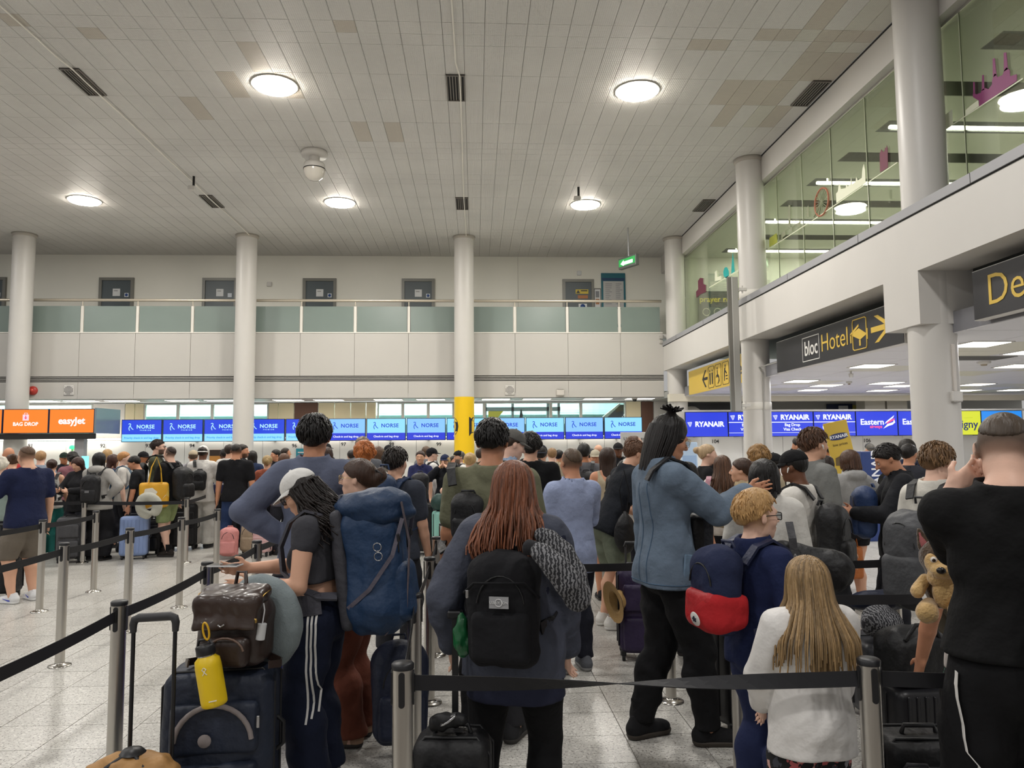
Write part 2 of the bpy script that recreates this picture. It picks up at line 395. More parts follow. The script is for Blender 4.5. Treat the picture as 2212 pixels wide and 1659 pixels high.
# ---- round ceiling lights
RIM = mat('light_rim', 'd8d4cb', .4)
lr_rim = MB().lathe([(.40, .0), (.425, -.003), (.43, -.014), (.42, -.022), (.40, -.018)], n=36).mesh('rim')
lr_dif = MB().lathe([(.405, -.02), (.37, -.055), (.26, -.08), (.12, -.09), (.0001, -.091)], n=36).mesh('diffuser')
names = {(1, 3): 'upper left', (2, 3): 'upper right'}
for (i, j), lab in {(2, 3): 'round glowing ceiling light in the nearer row, between the two cable runs', (3, 3): 'round glowing ceiling light in the nearer row beside the mezzanine glass', (1, 4): 'round glowing ceiling light in the farther row, nearest the leftmost column',
        (2, 4): 'round glowing ceiling light in the farther row beyond the white ceiling dome', (3, 4): 'round glowing ceiling light in the farther row with a small hanging sensor before it'}.items():
    t = thing('ceiling_light', lab, 'ceiling light', (LAMP_X[i], LAMP_Y[j], CEIL), 0, 'round hall ceiling lights')
    obj('rim', lr_rim, RIM, t); obj('diffuser', lr_dif, EMW(88.), t)
# ---- ceiling vents
vf = MB(); w, l = .175, .52
for a in ((-w, -l, w, -l + .03), (-w, l - .03, w, l), (-w, -l, -w + .025, l), (w - .025, -l, w, l)): vf.box(a[0], a[1], -.02, a[2], a[3], .0)
vfm = vf.mesh('frame'); vsm = boxm(-.007, -.49, -.012, .007, .49, .03).mesh('slat'); vbm = boxm(-w, -l, -.004, w, l, .004).mesh('backing')
VG = mat('vent_frame_paint', '6d6862', .6); VD = mat('vent_dark', '151413', .8); VS = mat('vent_slat_paint', '8a857d', .6)
for x, nm in ((-7.2, 'left cable run'), (-.34, 'middle cable run'), (6.50, 'mezzanine edge')):
    for y, q in ((13.98, 'nearer'), (20.9, 'farther')):
        t = thing('ceiling_vent', f'dark slatted ceiling vent at the {nm}, the {q} one', 'vent', (x, y, CEIL - .012), 0, 'slatted ceiling vents')
        obj('frame', vfm, VG, t); obj('backing', vbm, VD, t, loc=(0, 0, .006))
        for k in range(5): obj('slat', vsm, VS, t, loc=(-.105 + .0525 * k, 0, 0))
for x, nm in ((-7.12, 'from the ceiling front to the second column'), (-.27, 'from the ceiling front to the yellow-banded column')):
    pts = [(x + .012 * math.sin(y * .55) - (.06 if y < 13.4 else 0), y, CEIL - .045 - .012 * math.sin(y * 1.9)) for y in np.linspace(6, 24.1, 40)]
    o = MB().tube(pts, .014, 6).obj('ceiling_cable', mat('white_cable', 'e3dfd6', .5)); tag(o, f'thin white cable run along the ceiling {nm}', 'cable')
# ---- white dome speaker/camera hanging from the ceiling
t = thing('dome_camera', 'white dome camera hanging from the ceiling tiles between the light rows', 'camera', (-3.66, 17.25, CEIL))
MB().lathe([(.0, 0), (.29, 0), (.30, -.06), (.28, -.12), (.0001, -.12)], n=32).obj('mounting_disc', WHITE2, t)
MB().lathe([(.12, -.1), (.12, -.26), (.22, -.27), (.245, -.33), (.245, -.40)], n=28).obj('neck', WHITE2, t)
MB().lathe([(.247, -.40), (.247, -.42)], n=28).obj('seal_ring', DARK, t)
MB().lathe([(.24, -.42), (.235, -.50), (.19, -.60), (.11, -.665), (.0001, -.685)], n=28).obj('dome', mat('dome_shell', 'cfcac0', .15, coat=.6), t)
for px, py, Y, lab in ((418, 408, 20.2, 'small white sensor on a dark rod by the left cable run'), (1250, 430, 20.35, 'small white sensor on a dark rod just before the round light')):
    p = at_z(px, py, CEIL - .32)
    t = thing('ceiling_sensor', lab, 'sensor', (p.x, p.y, CEIL))
    MB().cyl((0, 0, 0), (0, 0, -.26), .03, n=8).obj('rod', DARK, t); MB().box(-.13, -.06, -.36, .05, .06, -.25, bev=.02).obj('sensor_head', WHITE2, t)
rec = MB().lathe([(.0001, -.012), (.05, -.012), (.07, 0)], n=12).mesh('spot_cup')
for n_, (px, py) in enumerate(((102, 518), (255, 522), (675, 540), (745, 517), (832, 512), (1120, 545), (1177, 533), (1320, 545))):
    p = at_z(px, py, CEIL); o = obj('ceiling_spot', rec, WHITE2, loc=(p.x, p.y, CEIL - .001)); tag(o, f'tiny pale fitting in the ceiling tiles above the balcony, {ORD[n_]} from the left', 'ceiling fitting', 'tiny fittings above the balcony')
# ---- columns
RC = .315
def column(x, y, z0, z1, yellow=False):
    o = struct('column', MB().lathe([(RC, z0), (RC, z1)], c=(x, y, 0), n=40).mesh('column'), WHITE2)
    MB().lathe([(RC, z1 - .10), (RC + .02, z1 - .09), (RC + .05, z1 - .005), (RC, z1)], c=(x, y, 0), n=40).obj('collar', mat('collar_paint', 'a8a299', .6), o)
    return o
for x in COLX:
    c = column(x, COLY[0], 0, CEIL)
    if x == COLX[2]:
        MB().lathe([(RC + .004, 0), (RC + .004, 3.24)], c=(x, COLY[0], 0), n=40).obj('yellow_band', mat('yellow_paint', 'e6bd0e', .45, spec=.4), c)
        for a0 in (math.radians(29), math.radians(-35 - 78)):
            me = text_mesh('D', .80, depth=.004, bold=.03).copy(); xs_ = [v.co.x for v in me.vertices]; x0 = min(xs_); wd = max(xs_) - x0
            for v in me.vertices:
                a = a0 + (v.co.x - x0) / wd * math.radians(78); r = RC + .008 + v.co.z; zz = v.co.y
                v.co = (x + r * math.sin(a), COLY[0] - r * math.cos(a), 2.27 + zz)
            obj('painted_letter', me, mat('black_letter_paint', '151515', .5), c)
column(COLX[3], COLY[1], 0, CEIL); column(COLX[3], COLY[2], 0, CEIL)
# ---- far wall: balcony fascia
FY = 24.72; XL, XR = -24.0, 6.2
wf = struct('wall_far', boxm(XL, FY + .02, 3.25, XR, FY + .22, 5.36).mesh('wall_far'), mat('panel_gap', '8d8880', .8))
posts_px = [177, 299, 418, 536, 655, 771, 887, 1002, 1113, 1226, 1338]
PX = [at_y(p, 690, FY + .1).x for p in posts_px]; step = (PX[-1] - PX[0]) / 10; PX = [PX[0] + step * k for k in range(-3, 11)]
pan_x = [XL] + PX + [XR]
PANEL = mat('wall_panel_paint', 'b7b4ae', .5, noise=.02, nscale=1.5)
for i in range(len(pan_x) - 1):
    a, b = pan_x[i] + .006, pan_x[i + 1] - .006
    boxm(a, FY, 3.97, b, FY + .03, 5.355).obj('wall_panel', PANEL, wf); boxm(a, FY, 3.25, b, FY + .03, 3.79).obj('wall_panel', PANEL, wf)
for k in range(3):
    boxm(XL, FY, 3.82 + .05 * k, XR, FY + .03, 3.84 + .05 * k).obj('groove_slat', PANEL, wf)
boxm(XL, FY + .016, 3.79, XR, FY + .019, 3.97).obj('groove_back', DARK, wf)
boxm(XL, FY - .02, 5.355, XR, FY + .25, 5.385).obj('coping', mat('coping_paint', 'e2ded6', .5), wf)
bal = struct('balcony_floor', boxm(XL, FY + .2, 5.2, 6.9, 27, 5.35).mesh('balcony_floor'), WHITE)
wb = struct('wall_back', boxm(XL, 26.95, 5.35, 6.9, 27.15, CEIL + .02).mesh('wall_back'), mat('back_wall_paint', 'e2e0d6', .6, noise=.03, nscale=1.2))
for px in (1119,): p = at_y(px, 600, 26.94); boxm(p.x - .004, 26.944, 5.35, p.x + .004, 26.95, CEIL).obj('wall_joint', mat('joint', '8d897f', .8), wb)
# balustrade
t = thing('balustrade', 'balcony balustrade of frosted grey-green glass panels under a pale handrail', 'balustrade', (0, FY + .12, 5.385))
RAIL = mat('rail_metal', 'bdb4a4', .35, metal=.5); FROST = mat('frosted_glass', '78857f', .25, noise=.05, nscale=1.5, spec=.5)
MB().tube([(XL, 0, 1.055), (XR, 0, 1.055)], .045, 12).obj('handrail', RAIL, t)
pm = MB().box(-.045, -.03, 0, .045, .03, .86, bev=.01).mesh('post'); pm2 = MB().cyl((0, 0, .86), (0, 0, 1.04), .018, n=8).mesh('post_pin')
for x in PX:
    o = obj('post', pm, mat('rail_post_paint', 'd9d5cc', .45), t, loc=(x, 0, 0)); obj('post_pin', pm2, RAIL, o)
for i in range(len(pan_x) - 1):
    a, b = pan_x[i] + .06, pan_x[i + 1] - .06
    boxm(a, -.008, .02, b, .008, .86).obj('glass_panel', FROST, t)
# doors on the balcony
DG = mat('door_grey', '4d565a', .45); DF = mat('door_frame_grey', '77766f', .4); PAPER = mat('paper', 'd5d6d6', .7); SBLUE = mat('sign_blue', '2b4a86', .5)
for n_, (px0, px1) in enumerate(((-62, 14), (215, 290), (438, 513), (655, 727), (868, 939), (1215, 1283))):
    x0, x1 = at_y(px0, 630, 26.95).x, at_y(px1, 630, 26.95).x; zt = 7.63
    d = struct(f'door_{n_ + 1}', boxm(x0 + .1, 26.91, 5.36, x1 - .1, 26.935, zt - .1).mesh('door'), DG)
    MB().box(x0, 26.87, 5.36, x0 + .1, 26.95, zt).box(x1 - .1, 26.87, 5.36, x1, 26.95, zt).box(x0 + .1, 26.87, zt - .1, x1 - .1, 26.95, zt).obj('door_frame', DF, d)
    xm = (x0 + x1) / 2
    if n_ < 5:
        boxm(xm - .12, 26.9, 6.98, xm + .13, 26.908, 7.24).obj('paper_notice', PAPER, d); boxm(xm - .08, 26.897, 7.15, xm + .05, 26.9, 7.18).obj('notice_heading', mat('notice_grey', '8f9090', .7), d)
        boxm(xm + .28, 26.9, 6.95, xm + .42, 26.908, 7.09).obj('square_notice', mat('pale_notice', 'c7cdd4', .6), d)
        if n_ != 2: MB().lathe([(.0001, .002), (.05, .002), (.05, 0)], n=16).obj('blue_disc', SBLUE, d, loc=(xm + .35, 26.9, 7.02), rot=(PI / 2, 0, 0))
    else:
        YEL = mat('sign_yellow', 'c9b23a', .5)
        boxm(xm - .1, 26.895, 7.1, xm + .36, 26.905, 7.26).obj('warning_plate', YEL, d); MB().prism([(xm - .08, 7.12), (xm + .06, 7.12), (xm - .01, 7.24)], 26.888, 26.894).obj('warning_triangle', BLACKP, d)
        boxm(xm + .09, 26.888, 7.19, xm + .32, 26.894, 7.23).obj('warning_text', BLACKP, d)
        boxm(xm - .02, 26.895, 6.93, xm + .34, 26.905, 7.05).obj('orange_plate', mat('sign_orange', 'a96a3a', .5), d)
        boxm(xm + .0, 26.895, 6.62, xm + .3, 26.905, 6.74).obj('white_plate', PAPER, d); MB().lathe([(.0001, .002), (.09, .002), (.09, 0)], n=18).obj('blue_disc', SBLUE, d, loc=(xm + .15, 26.893, 6.64), rot=(PI / 2, 0, 0))
# notice board and poster on the back wall
x0, x1 = at_y(1299, 620, 26.9).x, at_y(1351, 620, 26.9).x
t = thing('notice_board', 'tall teal notice board with a white sheet on the balcony wall', 'notice board', (x0, 26.93, 0))
boxm(0, -.03, 5.9, x1 - x0, 0.01, 7.86).obj('board', mat('teal_board', '17626f', .5), t); boxm(.07, -.04, 6.0, x1 - x0 - .07, -.03, 7.56).obj('sheet', mat('sheet_paper', 'b9b8b6', .7), t)
boxm(.02, -.035, 7.58, x1 - x0 - .02, -.03, 7.68).obj('heading_band', mat('navy_band', '1b3d60', .5), t)
for r_ in range(11):
    for c_ in range(2):
        boxm(.14 + c_ * .38, -.044, 7.45 - r_ * .072, .14 + c_ * .38 + .12 + .14 * rnd.random(), -.04, 7.47 - r_ * .072).obj('print_line', mat('print_grey', '84868a', .8), t)
boxm(.14, -.044, 6.55, .7, -.04, 6.60).obj('print_bar', mat('print_dark', '33363c', .8), t)
x2, x3 = at_y(1283, 630, 26.9).x, at_y(1298, 630, 26.9).x
t = thing('framed_poster', 'narrow framed poster between the yellow-sign door and the teal board', 'poster', (x2, 26.93, 0))
boxm(0, -.02, 6.3, x3 - x2, .01, 7.30).obj('frame', BLACKP, t); boxm(.03, -.025, 6.33, x3 - x2 - .02, -.02, 7.27).obj('print', PAPER, t); boxm(.06, -.03, 6.72, x3 - x2 - .06, -.025, 6.92).obj('orange_block', mat('print_orange', 'b07a55', .7), t); boxm(.06, -.03, 6.97, x3 - x2 - .06, -.025, 7.2).obj('grey_block', mat('print_grey', '84868a', .8), t)
for px, py, lab, nm, cl in ((582, 614, 'small white wall box above the balustrade, by the second column', 'wall_box', WHITE2), (1251, 590, 'tiny pale wall plate over the door with yellow signs', 'wall_plate', PAPER)):
    p = at_y(px, py, 26.93); tag(boxm(p.x - .08, 26.89, p.z - .08, p.x + .08, 26.955, p.z + .08, bev=.015).obj(nm, cl), lab, 'wall fitting')
# exit sign
p = at_y(1358, 566, 23.2)
t = thing('exit_sign', 'green lit exit sign box hanging from the ceiling by the mezzanine', 'exit sign', (p.x, p.y, p.z), math.radians(-62))
MB().box(-.42, -.07, -.17, .42, .07, .17, bev=.012).obj('casing', mat('sign_casing', '4c4f4c', .45), t); boxm(-.39, -.076, -.10, .39, -.068, .12).obj('green_face', mat('exit_green', '1fa548', emit=1.2), t)
MB().prism([(-.3, -.02), (-.15, .08), (-.15, .03), (.28, .03), (.28, -.07), (-.15, -.07), (-.15, -.1)], -.082, -.077).obj('arrow_mark', mat('exit_white', 'e8ffe9', emit=2.2), t)
MB().cyl((0, 0, .17), (0, 0, CEIL - p.z), .02, n=8).obj('hanging_rod', GREYP, t)
# fascia fittings
p = at_y(72, 844, FY)
t = thing('fire_alarm', 'round red fire alarm sounder on the fascia by the leftmost column', 'alarm', (p.x, FY, p.z)); RED = mat('alarm_red', 'a8332b', .35)
MB().lathe([(.0001, .10), (.09, .1), (.11, .08), (.135, .07), (.14, 0)], n=24).obj('sounder', RED, t, rot=(PI / 2, 0, 0)); MB().lathe([(.0001, .13), (.05, .12), (.06, .1)], n=16).obj('beacon', mat('beacon_red', 'c4483d', .2), t, rot=(PI / 2, 0, 0))
for px, lab in ((149, 'square perforated speaker grille on the fascia near the red alarm'), (1101, 'square perforated speaker grille on the fascia right of the yellow column')):
    p = at_y(px, 843, FY); t = thing('speaker_grille', lab, 'speaker', (p.x, FY, p.z), 0)
    MB().box(-.16, -.03, -.16, .16, .01, .16, bev=.02).obj('cover', WHITE2, t)
    h = MB()
    for i in range(-3, 4):
        for j in range(-3, 4):
            if i * i + j * j < 13: h.cyl((i * .04, -.029, j * .04), (i * .04, -.034, j * .04), .014, n=6)
    o = h.obj('hole_pattern', DARK, t); o['kind'] = 'stuff'
p = at_y(1210, 848, FY); t = thing('bracket_box', 'pale metal bracket box fixed under the fascia grooves', 'wall fitting', (p.x, FY, p.z))
MB().box(-.13, -.12, -.1, .13, .01, .10, bev=.02).obj('casing', mat('bracket_paint', 'c3beb6', .5), t); boxm(-.11, -.13, .1, .11, .01, .115).obj('lid', ALU, t)
for px, py, nm in ((1428, 729, 'upper'), (1428, 739, 'lower')):
    p = at_y(px, py, FY); tag(MB().box(p.x - .06, FY - .05, p.z - .05, p.x + .06, FY + .01, p.z + .05, bev=.012).obj('wall_box', mat('grey_fitting', 'a6a39c', .5)), f'small grey wall box beside the mezzanine ledge, the {nm} of two', 'wall fitting')
# ---- under the balcony
so = struct('ceiling_under_balcony', boxm(XL, FY + .01, 3.25, 6.2, 26.45, 3.4).mesh('soffit'), mat('soffit_panel', 'b8b6ba', .5))
for k in range(-3, 12):
    pass
for n_, px in enumerate((-20, 80, 171, 262, 395, 480, 628, 715, 843, 933, 1070, 1155, 1281, 1367)):
    p = at_z(px, 865, 3.25); t = thing('soffit_light', f'flat white light panel in the soffit over the check-in screens, {ORD[n_]} from the left', 'ceiling light', (p.x, 25.55, 3.25), 0, 'light panels in the soffit under the balcony')
    boxm(-.5, -.3, -.014, .5, .3, .01).obj('frame', WHITE2, t); boxm(-.46, -.26, -.018, .46, .26, -.013).obj('panel', EMW(5.), t)
p = at_z(1373, 862, 3.2); t = thing('dome_camera', 'small dark dome camera under the balcony soffit at its right end', 'camera', (p.x, 25.2, 3.25)); MB().lathe([(.1, 0), (.1, -.04), (.08, -.05)], n=16).obj('base', WHITE2, t); MB().lathe([(.08, -.05), (.06, -.1), (.0001, -.12)], n=16).obj('dome', BLACKP, t)
# rear wall above screens, with windows to the baggage hall
CREAM = mat('cream_panel', 'c9bf9f', .6, noise=.03, nscale=3); BRN = mat('brown_door', '54382a', .6); MUL = mat('mullion', 'b3b3ac', .5)
RY = 26.5
wr = struct('wall_rear', boxm(XL, RY + .15, 0, 6.3, RY + .25, 2.0).mesh('wall_rear'), WHITE)
struct('wall_rear_head', boxm(XL, RY, 3.2, 6.3, RY + .2, 3.26).mesh('wall_rear_head'), WHITE)
segs = [(-200, 200, 'win'), (200, 270, 'white'), (270, 291, 'cream'), (291, 311, 'cream'), (311, 384, 'win'), (384, 458, 'win'), (458, 580, 'win'), (580, 601, 'cream'), (601, 635, 'cream'), (635, 687, 'brown'), (687, 722, 'cream'), (722, 757, 'cream'), (757, 790, 'cream'), (790, 812, 'cream'), (815, 870, 'win'), (870, 925, 'win'), (925, 980, 'win'), (980, 1046, 'win'), (1046, 1190, 'win'), (1190, 1255, 'win'), (1255, 1352, 'win'), (1352, 1385, 'cream'), (1385, 1412, 'brown'), (1412, 1440, 'white')]
GLASS = mat('clear_glass', 'eaf4f2', .05, trans=1., spec=.4)
wi = 0
WINGL = bpy.data.materials.new('window_glass'); WINGL.use_nodes = True; _n = WINGL.node_tree; _n.nodes.remove(_n.nodes['Principled BSDF']); _t = _n.nodes.new('ShaderNodeBsdfTransparent'); _t.inputs[0].default_value = lin('e9f6f4'); _g = _n.nodes.new('ShaderNodeBsdfGlossy'); _g.inputs['Roughness'].default_value = .03; _x = _n.nodes.new('ShaderNodeMixShader'); _x.inputs[0].default_value = .06
_n.links.new(_t.outputs[0], _x.inputs[1]); _n.links.new(_g.outputs[0], _x.inputs[2]); _n.links.new(_x.outputs[0], _n.nodes['Material Output'].inputs[0])
for a, b, k in segs:
    x0, x1 = at_y(a, 890, RY).x, at_y(b, 890, RY).x
    if k == 'win':
        wi += 1; w_ = struct(f'window_{wi}', MB().box(x0, RY, 1.95, x0 + .05, RY + .08, 3.22).box(x1 - .05, RY, 1.95, x1, RY + .08, 3.22).box(x0 + .05, RY, 3.15, x1 - .05, RY + .08, 3.22).mesh('window'), MUL)
        boxm(x0 + .05, RY + .03, 1.95, x1 - .05, RY + .04, 3.15).obj('window_pane', WINGL, w_)
    else:
        o = struct('wall_rear_panel', boxm(x0 + .012, RY, 1.9, x1 - .012, RY + .12, 3.22).mesh('panel'), {'cream': CREAM, 'brown': BRN, 'white': WHITE}[k])
# baggage hall beyond
BH = mat('baggage_hall_wall', 'c6dedd', .7); struct('wall_baggage_hall', boxm(XL, 31, 0, 6.3, 31.2, 6).mesh('wall'), BH)
struct('ceiling_baggage_hall', boxm(XL, RY + .3, 5.0, 6.3, 31.2, 5.2).mesh('ceil'), mat('bag_ceiling', 'dfe9e8', .7))
for z_, s_ in ((3.0, .12), (2.55, .25), (3.7, .2)):
    tag(boxm(XL, 30.6, z_, 6.2, 30.8, z_ + s_).obj('duct', mat('duct_paint', 'b5cdcd', .5)), {3.0: 'middle pale duct crossing the baggage hall behind the windows', 2.55: 'lowest pale duct crossing the baggage hall behind the windows', 3.7: 'topmost pale duct crossing the baggage hall behind the windows'}[z_], 'duct')
for k in range(11):
    x = -22 + 2.6 * k
    l = bpy.data.lights.new('baggage_hall_light', 'AREA'); l.shape = 'RECTANGLE'; l.size = 2; l.size_y = .4; l.energy = 330; l.color = (.9, 1, .98); lo = bpy.data.objects.new('baggage_hall_light', l); lo.location = (x, 28.8, 4.9); COL.objects.link(lo)
    t = thing('hanging_lamp', f'lamp on a thin rod behind the far windows, {ORD[k]} from the left', 'lamp', (x + .8, 28.5, 5.0), 0, 'rod lamps in the baggage hall')
    MB().cyl((0, 0, 0), (0, 0, -1.35), .012, n=6).obj('rod', GREYP, t); MB().cyl((0, 0, -1.35), (0, 0, -1.5), .03, .12, n=10).obj('shade', WHITE2, t)
# yellow gantry, stair and cage seen through the windows
p0, p1 = at_y(925, 880, 28), at_y(957, 905, 28)
t = thing('gantry_frame', 'steel gantry with a yellow corner plate in the baggage hall behind the yellow column', 'gantry', (at_y(1046, 890, 28).x, 28, 0)); 
for dx in (0, 1.0, 2.3, 2.7): boxm(dx, 0, 0, dx + .09, .09, 3.4).obj('upright', GREYP, t)
boxm(0, .0, 2.95, 2.8, .08, 3.1).obj('beam', GREYP, t); MB().prism([(.15, 2.3), (.7, 2.95), (.15, 2.95)], -.02, .0).obj('corner_plate', mat('gantry_yellow', 'd9b62a', .5), t)
t2 = MB()
for k in range(14): t2.box(.2 + k * .19, .12, 1.9, .206 + k * .19, .126, 2.95)
for k in range(7): t2.box(.2, .12, 1.95 + k * .15, 2.7, .126, 1.956 + k * .15)
o = t2.obj('mesh_screen', GREYP, t); o['kind'] = 'stuff'
MB().tube([(1.35, -.02, 3.0), (1.36, -.03, 2.8), (1.33, -.02, 2.62), (1.35, -.02, 2.5)], [.02, .06, .06, .03], 8).obj('hoist_hook', DARK, t)
p = at_y(1296, 890, 27.6); q = at_y(1352, 890, 27.6)
t = thing('staircase', 'dark navy staircase side with a pale edge behind the rightmost far window', 'staircase', (p.x, 27.6, 0))
MB().prism([(0, 0), (0, 2.45), (.75, 3.15), (q.x - p.x, 3.15), (q.x - p.x, 0)], 0, .15).obj('stair_side', mat('navy_paint', '1c2438', .5), t); MB().prism([(-.22, 2.4), (.0, 2.45), (.75, 3.15), (.72, 3.2), (-.2, 2.47)], -.03, .16).obj('stair_edge', WHITE, t)
# ---- white back wall of the desks with numbers
WD = mat('desk_back_white', 'e2e2e0', .4); CY = 26.3
wd = struct('wall_checkin_far', boxm(XL, CY + .02, 0, 6.2, CY + .1, 1.95).mesh('wall'), mat('desk_gap', '8c8c8a', .7))
k = 0; x = XL
while x < 6.1:
    boxm(x + .006, CY, 0, min(6.2, x + 1.294) - .006, CY + .03, 1.94).obj('back_panel', WD, wd); x += 1.294
for n_, px in ((91, 66), (92, 222), (93, 320), (94, 415), (96, 636), (97, 742), (98, 846), (99, 948), (100, 1060), (101, 1258)):
    p = at_y(px, 963 - (px > 700) * 3, CY); o = text('desk_number', str(n_), .17, BLACKP, wd, (p.x, CY - .004, p.z), depth=.002, bold=.012)
tag(boxm(XL, CY - .35, 1.97, at_y(262, 950, CY).x, CY - .02, 2.03).obj('strip_light', EMW(7.)), 'long white strip light under the orange screens', 'strip light')
tag(boxm(at_y(300, 950, 25.4).x, CY - .25, 1.99, 5.9, CY - .08, 2.02).obj('strip_light', EMW(4.)), 'long white strip light hidden behind the row of blue screens', 'strip light')
# ---- check-in screens
def norse_mark(s=1.):
    mb = MB()
    P = [(-.062, .075), (-.045, .092), (-.02, .088), (-.012, .065), (-.025, .04), (-.005, .0), (.02, -.035), (.055, -.062)]
    Q = [(-.025, .04), (-.05, .0), (-.055, -.04), (-.035, -.085)]
    for R_ in (P, Q):
        mb.tube([(x * s, -.004, z * s) for x, z in R_], .0095 * s, 6)
    return mb.mesh('norse_mark')
NM = norse_mark(1.25)
BEZ = mat('screen_bezel', '10193f', .4); CB = mat('screen_blue', '0a3fe0', emit=1.0); CBD = mat('screen_deep_blue', '0a2fd6', emit=1.0); CLB = mat('screen_pale_blue', '8fdcfb', emit=1.05); CLB2 = mat('screen_sky_blue', '86c4ff', emit=1.05)
TW = mat('screen_white', 'f4fbff', emit=1.2); TLB = mat('screen_ice', 'b8f1ff', emit=1.1); TNV = mat('screen_navy', '0b2a9e', emit=.99); TOB = mat('screen_ocean', '1373c9', emit=.99)
def screen(name, label, x, Y, z0, w, h, group):
    t = thing(name, label, 'screen', (x + w / 2, Y, z0 + h / 2), 0, group)
    boxm(-w / 2, 0, -h / 2, w / 2, .09, h / 2, bev=.008).obj('bezel', BEZ, t)
    if Y in (25.0, 23.1): boxm(-.04, .09, -h / 2 + .0, .04, {25.0: 1.51, 23.1: 1.405}[Y], -h / 2 + .09).obj('mounting_arm', GREYP, t)
    return t
NX0, NX1 = -11.29, 5.53; NP = (NX1 - NX0) / 13; NZ0, NZ1 = 1.885, 2.605; NH = NZ1 - NZ0
ordn = ['first', 'second', 'third', 'fourth', 'fifth', 'sixth', 'seventh', 'eighth']
for k in range(13):
    x = NX0 + k * NP; prem = k < 5
    lab = f'dark blue NORSE PREMIUM check-in screen, {ordn[k]} from the orange screens' if prem else f'pale blue NORSE bag drop screen, {ordn[12 - k]} counting from the right end of its row'
    t = screen('check_in_screen', lab, x + .012, 25.0, NZ0, NP - .024, NH, 'row of NORSE check-in screens'); W2, H2 = NP / 2 - .035, NH / 2 - .018
    zb = -H2 + H2 * 2 * .335
    boxm(-W2, -.004, zb, W2, .01, H2).obj('picture', CB if prem else (CLB if k % 2 == 0 else CLB2), t); boxm(-W2, -.004, -H2, W2, .01, zb).obj('banner', CLB if prem else CBD, t)
    obj('logo_mark', NM, TLB if prem else TNV, t, loc=(-.33, -.004, .115))
    text('airline_name', 'NORSE', .17, TLB if prem else TNV, t, (.12, -.008, .125 if prem else .12), depth=.002, bold=.022, spacing=1.08)
    if prem: text('class_name', 'PREMIUM', .048, TLB, t, (.12, -.008, .015), depth=.002, bold=.02, spacing=2.0)
    text('banner_text', 'Priority check-in and bag drop' if prem else 'Check-in and bag drop', .088, TOB if prem else TW, t, (0, -.008, (zb - H2) / 2), depth=.002, bold=.01)
ORG = mat('screen_orange', 'ff8412', emit=1.0)
EX0, EX1 = -12.83, -11.50; EW = EX1 - EX0
for k, lab in ((0, 'orange check-in screen reading easyJet'), (1, 'orange check-in screen reading BAG DROP, partly behind the leftmost column'), (2, 'orange check-in screen at the far left edge, mostly behind the column')):
    t = screen('check_in_screen', lab, EX0 - k * (EW + .02), 23.7, 2.155, EW, .74, 'orange check-in screens'); boxm(-EW / 2 + .02, -.004, -.35, EW / 2 - .02, .01, .35).obj('picture', ORG, t)
    if k == 0: text('airline_name', 'easyJet', .28, TW, t, (0, -.008, .0), depth=.002, bold=.028)
    else:
        text('service_name', 'BAG DROP', .15, TW, t, (.0, -.008, -.09), depth=.002, bold=.02)
        MB().box(-.09, -.006, .02, .09, -.003, .2).obj('bag_symbol', mat('screen_pinkish', 'ffd7e6', emit=1.), t); MB().box(-.05, -.006, .2, -.035, -.003, .25).box(.035, -.006, .2, .05, -.003, .25).box(-.035, -.006, .238, .035, -.003, .25).obj('bag_handle_symbol', mat('screen_pinkish', 'ffd7e6', emit=1.), t)
        MB().prism([(-.012, .17), (.012, .17), (.012, .11), (.045, .11), (0, .06), (-.045, .11), (-.012, .11)], -.011, -.007).obj('arrow_symbol', mat('screen_red', 'ee4466', emit=1.), t)
t = thing('screen_box_side', 'tall glossy grey side of the orange screen box reflecting blue', 'screen housing', (0, 0, 0)); MB().prism([(EX1, 23.7), (EX1 + .06, 23.7), (NX0 - .02, 24.97), (NX0 - 1.0, 24.97), (EX1 + .0, 23.82)], 2.15, 2.92, axes='xy').obj('housing', mat('gloss_grey', '6f7d86', .18), t)
tag(boxm(XL, 23.72, 1.98, EX1, 23.84, 2.148).obj('screen_support_beam', DARK), 'dark beam running under the orange screens', 'beam')
p = at_y(173, 960, 23.9); tag(boxm(p.x - .14, 23.845, 0, p.x + .14, 24.05, 2.148).obj('support_post', GREYP), 'square grey post holding up the orange screens', 'post')
# Ryanair side
RX, RW, RYY, RZ0, RZ1 = 6.42, 1.335, 23.1, 1.915, 2.68
RB = mat('screen_ryan_blue', '0f35e0', emit=1.0); RYE = mat('screen_lime', 'd9e021', emit=1.0); RSK = mat('screen_cyan', '1b8df0', emit=1.0); PK = mat('screen_pink', 'ff4f93', emit=1.)
def harp():
    mb = MB(); mb.prism([(-.075, .06), (.06, .075), (.075, .05), (.03, -.07), (.0, -.08), (-.03, -.02)], -.006, -.003); return mb.mesh('harp_mark')
HARP = harp(); HL = MB()
for k in range(3): HL.tube([(-.02 + .022 * k, -.008, .045), (.0 + .018 * k, -.008, -.03 + .01 * k)], .004, 5)
HLM = HL.mesh('strings')
spec = ['ryan', 'bag', 'bag', 'flexi', 'east', 'east', 'lime', 'sky']
rl = ['plain blue RYANAIR screen at the left end of its row', 'blue RYANAIR bag drop screen cut by the column with the grey conduit', 'blue RYANAIR Bag Drop Visa Check screen shown whole', 'blue RYANAIR Flexi Plus screen with a white cross symbol', 'blue Eastern airways screen shown whole', 'blue Eastern airways screen mostly behind the big right column', 'lime yellow airline screen right of the big column', 'sky blue screen at the right edge behind the black-shirted man']
